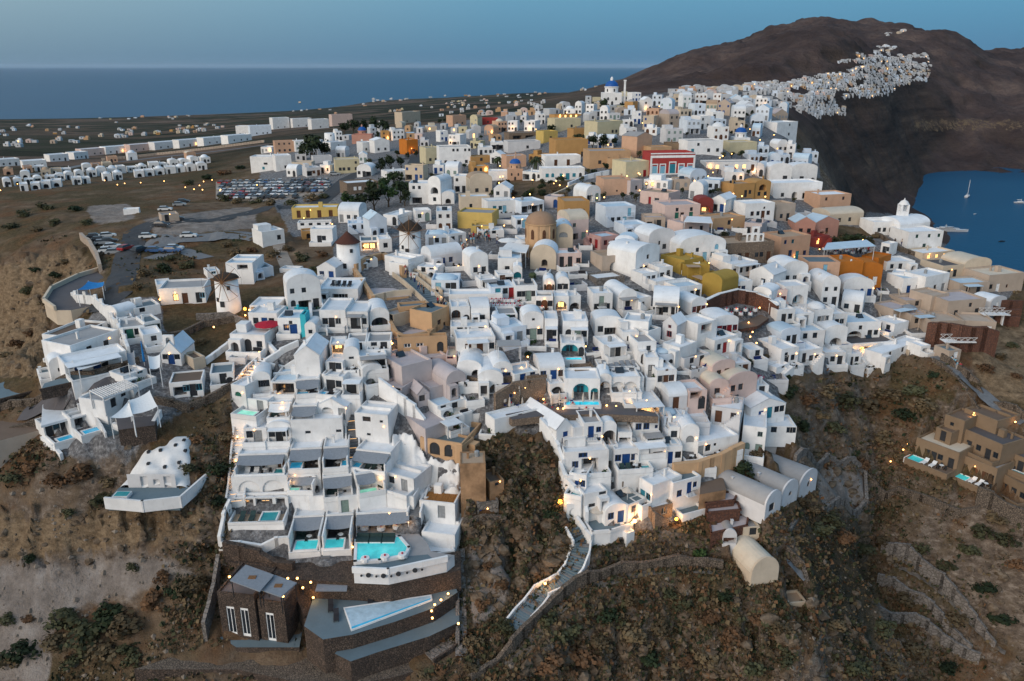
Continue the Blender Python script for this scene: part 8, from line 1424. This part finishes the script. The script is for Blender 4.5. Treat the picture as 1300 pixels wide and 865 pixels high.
people([(_pr.uniform(596,632), _pr.uniform(300,312)) for i in range(26)], 'in the crowd on the terrace below the bright yellow house', 'c', .3); people([(590+_pr.uniform(-6,6), 318+_pr.uniform(-10,12)) for i in range(8)], 'on the lane steps beside the white dome house', 'c', .3); people([(512+t*38+_pr.uniform(-2,2), 352+t*42) for t in [_pr.random() for i in range(9)]], 'walking on the castle ramp', 'c', 1.3); people([(640+_pr.uniform(0,28), 322+_pr.uniform(0,6)) for i in range(10)], 'on the terrace before the domed church', 'c', .3)
people([(1205+t*14, 462+t*9+_pr.uniform(-2,2)) for t in [_pr.random() for i in range(8)]], 'walking on the cliff walkway', 'c', .15); people([(1146+_pr.uniform(-14,14), 306+_pr.uniform(-2,6)) for i in range(6)], 'standing on the path by the headland church', 'c', .1); people([(550+_pr.uniform(0,18), 390+_pr.uniform(-4,6)) for i in range(6)], 'on the viewing terrace below the castle ramp', 'c', .4); people([(940+_pr.uniform(-30,30), 221+_pr.uniform(-2,2)) for i in range(14)], 'in front of the lit restaurant beside the red mansion', 'c', .2); people([(1050+_pr.uniform(0,55), 323+_pr.uniform(-2,3)) for i in range(8)], 'dining under the long canopy', 'c', .3)
# ------------------------------------------------------------------ boats
def hull(b, L, Wd, h, z0=0, m=0, sheer=.35):
    n = 14; S = []
    for i in range(n+1):
        t = i/n; hw = Wd/2*(1-max(0, (t-.45)/.55)**2.2)*(.82+.18*min(1, t*4)); S.append((-L/2+L*t, hw, h*(1+sheer*t*t)))
    for (x, w_, z), (x2, w2, z2) in zip(S, S[1:]):
        for sg in (-1, 1): q = ((x, sg*w_*.7, z0-.6), (x2, sg*w2*.6, z0-.6), (x2, sg*w2, z0+z2), (x, sg*w_, z0+z)); b.q(*(q if sg < 0 else q[::-1]), m=m)
        b.q((x,-w_,z0+z),(x2,-w2,z0+z2),(x2,w2,z0+z2),(x,w_,z0+z), m=m)
    x, w_, z = S[0]; b.q((x,w_*.7,z0-.6),(x,-w_*.7,z0-.6),(x,-w_,z0+z),(x,w_,z0+z), m=m)
p = on_z(1207, 294, 0); yt = thing('motor_yacht', 'large white motor yacht moored on the dark sea below the headland church', 'yacht', p, R(-6)); L = 42*mpp(p); BW = plain('white_hull', (.62, .62, .63), .35, .05, bump=0)
chain(yt, 'hull', lambda b: hull(b, L, L*.2, L*.055), BW); chain(yt, 'main_deck_house', lambda b: b.prism([(-L*.42,-L*.075),(L*.12,-L*.075),(L*.24,0),(L*.12,L*.075),(-L*.42,L*.075)], L*.06, L*.105), BW); chain(yt, 'cabin_windows', lambda b: b.prism([(-L*.38,-L*.077),(L*.10,-L*.077),(L*.22,0),(L*.10,L*.077),(-L*.38,L*.077)], L*.076, L*.094), GLASS); chain(yt, 'upper_deck_house', lambda b: b.prism([(-L*.32,-L*.06),(L*.0,-L*.06),(L*.08,0),(L*.0,L*.06),(-L*.32,L*.06)], L*.108, L*.14), BW); chain(yt, 'bridge_windows', lambda b: b.prism([(-L*.2,-L*.062),(L*.0,-L*.062),(L*.085,0),(L*.0,L*.062),(-L*.2,L*.062)], L*.118, L*.132), GLASS); chain(yt, 'radar_mast', lambda b: [b.bar((-L*.14,0,L*.14),(-L*.16,0,L*.21),L*.008,6), b.box(-L*.19,-L*.13,-L*.03,L*.03,L*.175,L*.18)], BW)
for x, y, ln, mast, rz, lab in ((1228,250,17,20,.9,'white sailing catamaran with a bare tall mast at anchor under the far cliff'),(1296,258,16,5,-.1,'small white motor boat cut by the edge of the photograph'),(1272,307,9,0,.2,'tiny dark rowing boat alone on the water'),(1238,272,5,0,.4,'tiny white dinghy near the catamaran')):
    p = on_z(x, y, 0); k = mpp(p); L = ln*k; rt = thing('sailing_boat' if mast > 9 else 'motor_boat', lab, 'boat', p, rz); mt = BW if 'dark' not in lab else IRON
    chain(rt, 'hull', lambda b: hull(b, L, L*.3, L*.09), mt); chain(rt, 'cabin', lambda b: b.prism([(-L*.25,-L*.09),(L*.1,-L*.09),(L*.18,0),(L*.1,L*.09),(-L*.25,L*.09)], L*.09, L*.16), mt)
    if mast: chain(rt, 'mast', lambda b: [b.bar((0,0,L*.1),(0,0,mast*k*1.05),L*.018,6), b.bar((0,0,L*.25),(-L*.35,0,L*.27),L*.02,6)], STEELW)
# ------------------------------------------------------------------ lamps
def lamp(px, py, lab, group, dz=.5, e=0, s=.2, mat=None, z=None):
    p = pg(px, py) if z is None else on_z(px, py, z); p.z += dz; root = thing('lamp', lab, 'lamp', p, 0, group); sc = max(s*.8, .55*mpp(p)); b = MB(); b.lathe(0, 0, [(.02,-sc), (sc*.8,-sc*.6), (sc,0), (sc*.8,sc*.6), (.02,sc)], 8); b.make('bulb', mat or BULB, root, True); b = MB(); b.box(-.06, .06, -.06, .06, -dz-.3, -sc*.9); b.make('post', IRON, root)
    if e: lights_at(p+Vector((0, -.5, .5)), e)
LP = {'along the castle ramp': [(553,372),(545,362),(537,354),(524,346),(560,383),(569,390)], 'on the white lane beside the dome house': [(589,318),(586,330),(582,342),(577,352),(592,308),(563,328),(548,335)], 'on the bare slope below the lowest houses': [], 'in the dusk terrace garden': [(415,752),(445,757),(398,762),(520,745),(569,757),(560,765),(552,771),(548,779),(549,788),(582,795)], 'on the stone villa terrace': [(292,738),(328,752),(342,756),(360,763),(378,740),(385,752),(395,745),(366,740)], 'on the lit bar terrace by the turquoise arches': [(770,520),(782,521),(800,520),(812,522),(826,522),(738,522),(708,524)], 'of the blue cellar restaurant': [(633,456),(670,458),(662,472),(650,474),(690,512),(664,528),(715,524)], 'in the pink cave quarter': [(925,506),(940,503),(953,502),(878,516),(866,520),(946,520)], 'along the brown hotel terraces': [(1130,590),(1138,582),(1146,575),(1152,568),(1190,580),(1207,532),(1288,540),(1255,540)], 'along the cliff hotel stair': [(302,560),(300,590),(298,615),(330,452),(308,480)], 'on the hotel terraces': [(357,507),(372,512),(385,538),(360,545),(400,605),(430,603),(380,600),(470,588),(452,600),(484,600),(505,612),(440,520),(520,670),(470,668),(448,700),(524,708)], 'by the taverna lane': [(312,405),(314,415),(317,398),(272,420),(300,428)], 'on the headland and cream houses': [(1180,326),(1192,324),(1201,330),(1095,308),(1105,306)], 'under the long canopy': [(1055,318),(1068,317),(1080,316),(1092,316),(1104,315),(1040,320)], 'on the lava stone terrace': [(934,398),(940,402),(950,414),(955,426),(964,395)], 'of the roofed terrace by the windmills': [(462,316),(470,315),(480,316),(395,286),(380,286),(410,286),(422,288),(386,280)], 'in the lanes of the old town': [(720,240),(703,236),(770,230),(778,316),(770,314),(812,245),(898,285),(885,283),(955,222),(930,222),(905,222),(712,160),(725,160),(757,165),(640,290),(622,296),(700,158),(870,372),(900,338),(892,354),(875,366),(840,372),(1008,330),(1022,330),(992,345),(955,352),(845,385)], 'in the eastern white quarter': [(1110,458),(1092,455),(1085,450),(1075,452),(1038,462),(1140,452),(960,440),(952,432),(1120,430)]}
for w_, pts in LP.items():
    for i, (x, y) in enumerate(pts): lamp(x, y, f'small warm lamp glowing {w_}', f'lamps {w_}', .7 if 'dusk' not in w_ else .4, (70 if i % 2 == 0 else 0)*(2 if 'villa' in w_ or 'dusk' in w_ else 1), z=Z_DUSK if 'dusk' in w_ else Z_VILLA if 'villa' in w_ else None)
lamp(805, 672, 'bright flood lamp lighting the rusty slope under the vaulted house', None, 1.4, 900, .4); lamp(858, 668, 'amber flood lamp under the hanging terrace of the corner house', None, 1.2, 700, .35, FLAME); lamp(711, 645, 'large amber globe lamp on the bare cliff beside the blue stair gate', None, 1.0, 300, .55, FLAME); lamp(692, 747, 'lamp on the landing of the blue stair', None, .8, 350, .25); lamp(672, 800, 'lamp at the foot of the blue stair', None, .6, 450, .2); lamp(312, 402, 'orange street lamp in the alley beside the taverna', None, 1.5, 500, .4, FLAME); lamp(325, 474, 'amber lamp behind the red gravel bed', None, 1.0, 350, .4, FLAME); lamp(498, 443, 'lamp washing the corner of the lower tan castle block', None, 1.0, 350, .25); lamp(204, 388, 'lamp beside the lit doorways of the long white house', None, 1.2, 200, .2); lamp(297, 390, 'lamp washing the foot of the spoked windmill', None, 1.2, 250, .25); lamp(285, 391, 'second lamp at the foot of the spoked windmill', None, 1.2, 200, .22)
_lr = random.Random(77); _pts = [(_lr.uniform(600, 1040), _lr.uniform(125, 260)) for i in range(90)]+[(_lr.uniform(0, 330), 248-_lr.uniform(0, 1)*14-i*.2) for i in range(16)]
for x, y in _pts:
    if x < 330 or y > 105+abs(x-880)*.06+30: lamp(x, y, 'pinprick of warm light '+('beside the white houses of the left plain' if x < 330 else 'among the crowded old town roofs'), 'pinpricks of light '+('on the left plain' if x < 330 else 'in the old town'), 1.5, 0, .25)
# trees dotted over the old town and dark shrubs between the far houses
def town_trees():
    r = random.Random(31); n = 0; pts = [(r.uniform(450, 1030), r.uniform(128, 262)) for i in range(900)]
    for (x, y), g in zip(pts, pix_ground_many(pts)):
        xi, yi = int(x), int(y)
        if not bool(in_poly(np.array([x]), np.array([y]), VILLAGE)[0]) or OCC[yi-4:yi+1, xi-3:xi+4].mean() > .35: continue
        tree(x, y, r.uniform(2.6, 4.4)*(1 if y < 200 else 1.3), r.choice(['dark','dark','olive']), 'small dark tree squeezed between the old town houses', 1.3, 'small trees between the old town houses'); n += 1
        if n > 46: break
town_trees()
# ------------------------------------------------------------------ house names, house lamps and the labels that tell the houses apart
def finish_houses():
    W_ = {'white': 'white', 'bluewhite': 'bluish white', 'greywhite': 'greyish white', 'palepink': 'pale pink', 'paleyellow': 'pale yellow', 'darkred': 'dark red', 'mauve': 'mauve grey', 'tanstone': 'tan stone', 'greystone': 'grey stone', 'darkstone': 'dark stone', 'pink': 'dusty pink'}
    P_ = {'b': 'blue', 'k': 'dark', 'n': 'brown', 'r': 'red', 'g': 'green', 't': 'teal', 'y': 'grey', 's': 'sage green', 'l': 'pale blue', 'w': 'white', 'L': 'lit'}; N_ = ['no', 'one', 'two', 'three', 'four', 'five', 'six']; O_ = ['', 'second ', 'third ', 'fourth ', 'fifth ', 'sixth ', 'seventh ', 'eighth ', 'ninth ', 'tenth ', 'eleventh ', 'twelfth ', 'thirteenth ', 'fourteenth ', 'fifteenth ', 'sixteenth ', 'seventeenth ', 'eighteenth ', 'nineteenth ', 'twentieth ', 'twenty-first ', 'twenty-second ', 'twenty-third ']
    cnt = {}
    for h in HOUSES:
        r = h['root']
        if h['name'] == 'house': r.name = 'bungalow' if h['px'] < 300 and h['py'] < 250 else 'hotel_suite' if h['pool'] and h['px'] < 540 and h['py'] > 450 else 'cave_house' if h['roof'] in ('vault', 'xvault') else 'townhouse' if h['py'] < 290 and h['px'] > 300 else 'house'
        if h['label']: continue
        rf = {'vault': 'vaulted', 'xvault': 'barrel roofed', 'flat': 'flat roofed', 'dome': 'domed', 'gable': 'gabled'}[h['roof']]; ds = [o for o in h['ops'] if o[0] in 'dDa']; ws = [o for o in h['ops'] if o[0] in 'wvuV']; ar = [o for o in h['ops'] if o[0] in 'AR']
        if h['pool']: ft = {'lit': 'bright turquoise', 'blue': 'small blue', 'teal': 'teal', 'green': 'green lit', 'bright': 'glowing blue'}[h['pool'][0]]+' plunge pool'
        elif ds: ft = P_.get(ds[0][5], 'dark')+(' doors' if len(ds) > 1 else ' door')
        elif ar: ft = ('wide arch' if ar[0][0] == 'A' else 'open porch')
        elif ws: ft = N_[min(6, len(ws))]+(' windows' if len(ws) != 1 else ' window')
        else: ft = 'bare walls'
        st = 'tall ' if h['stor'] == 2 else ''
        d = f'{st}{W_.get(h["col"], h["col"])} {rf} house, {ft}'; lx, ly, ln = min(LAND, key=lambda l: (l[0]-h['px'])**2+((l[1]-h['py'])*1.4)**2); dx, dy = h['px']-lx, h['py']-ly
        side = ('left of' if dx < 0 else 'right of') if abs(dx) > abs(dy)*1.2 else ('above' if dy < 0 else 'below'); cnt.setdefault((d, side, ln), []).append((abs(dx)+abs(dy), h))
    for (d, side, ln), L in cnt.items():
        L.sort(key=lambda t: t[0])
        for i, (_, h) in enumerate(L): h['root']['label'] = f'{d}, {(O_[i] if i < len(O_) else "outermost ")}{side} the {ln}'
    rr = random.Random(44)
    for h in HOUSES:
        if h['py'] > 255 and rr.random() < .26 and not any(o[5] == 'L' for o in h['ops']):
            ds = [o for o in h['ops'] if o[0] in 'dawv']
            if ds: o = rr.choice(ds); b = MB(); b.lathe(o[1]+o[3]*.75, -.1, [(.02,-.13),(.13,0),(.02,.13)], 8); q = b.make('wall_lamp', BULB, h['root']); q.location.z = min(o[2]+o[4]+.15, 2.4)
        if any(o[5] == 'L' for o in h['ops']):
            r = h['root']; o = [o for o in h['ops'] if o[5] == 'L'][0]; m = r.matrix_basis; p = m @ Vector((o[1], -1.0 if o[0] not in 'AR' else .45, min(o[2]+o[4]*.75, 2.2))); lights_at(p, (130 if o[0] in 'AR' else 60)*(1 if p.y < 150 else 2.2 if p.y < 260 else 4), .2); b = MB(); s = max(.12, .5*mpp(p)); b.lathe(o[1], -.1 if o[0] not in 'AR' else .4, [(.02,-s),(s,0),(.02,s)], 8); q = b.make('wall_lamp', BULB, r); q.location.z = min(o[2]+o[4]+.25, 2.5)
finish_houses()
def dress():
    W_ = {'pot': ('potted_plant', 'potted plant', 'leafy green plant in a terracotta pot'), 'bench': ('bench', 'bench', 'white bench with charcoal cushion'), 'bench_blue': ('bench', 'bench', 'white bench with navy cushion'), 'lounger_dark': ('sun_lounger', 'sun lounger', 'charcoal sun lounger'), 'lounger_green': ('sun_lounger', 'sun lounger', 'dark green sun lounger'), 'lounger_white': ('sun_lounger', 'sun lounger', 'white sun lounger'), 'table': ('cafe_table', 'table', 'round cafe table with three dark chairs')}; seen = {}
    for k, p, a, root in DRESS:
        n, c, t = W_[k]; o = inst(n, dress_mesh(k), None, p, a); lab = str(root.get('label', ''))
        tail = lab.split(', ')[-1] if ', ' in lab and root.get('category') != 'terrace' else 'near '+min(LAND, key=lambda l: (l[0]-proj(*p)[0])**2+(l[1]-proj(*p)[1])**2)[2].join(('the ', ''))
        L = f'{t} on the terrace of a house {tail}'; L = ' '.join(L.split()[:16]); tag(o, L, c, L.replace(t, t.split(' with ')[0].split(' in ')[0]+'s'))
dress()
def shorten():                                  # labels stay within sixteen words
    import re as _re
    for o in COL.objects:
        l = o.get('label')
        if l is None: continue
        for a, b in ((' roofed', ''), (' plunge pool', ' pool'), ('tall ', ''), (' in a dark top and grey trousers', ' in a dark top'), (' in front of the lit restaurant beside the red mansion', ' before the lit restaurant by the red mansion'), (' in the crowd on the terrace below the bright yellow house', ' in the crowd below the bright yellow house'), (' standing', ''), ('greyish ', 'grey '), (' with three dark chairs', ''), (' in a terracotta pot', ''), (' with charcoal cushion', ''), (' with navy cushion', '')):
            if len(_re.findall(r"[A-Za-z0-9][A-Za-z0-9'-]*", l)) <= 16: break
            l = l.replace(a, b, 1)
        o['label'] = l
        if len(_re.findall(r"[A-Za-z0-9][A-Za-z0-9'-]*", l)) > 16: pass
shorten()
bpy.context.view_layer.update()
# ------------------------------------------------------------------ thin evening haze, one closed box round everything
def haze():
    b = MB(); b.box(-95000, 95000, -3500, 114000, -80, 345); m = bpy.data.materials.new('haze'); m.use_nodes = True; t = m.node_tree; t.nodes.clear(); o_ = t.nodes.new('ShaderNodeOutputMaterial'); v = t.nodes.new('ShaderNodeVolumePrincipled')
    v.inputs['Color'].default_value = (.62, .80, 1.0, 1); v.inputs['Density'].default_value = .000008; v.inputs['Anisotropy'].default_value = 0; t.links.new(v.outputs[0], o_.inputs['Volume']); o = b.make('haze', m); o['kind'] = 'stuff'
haze()
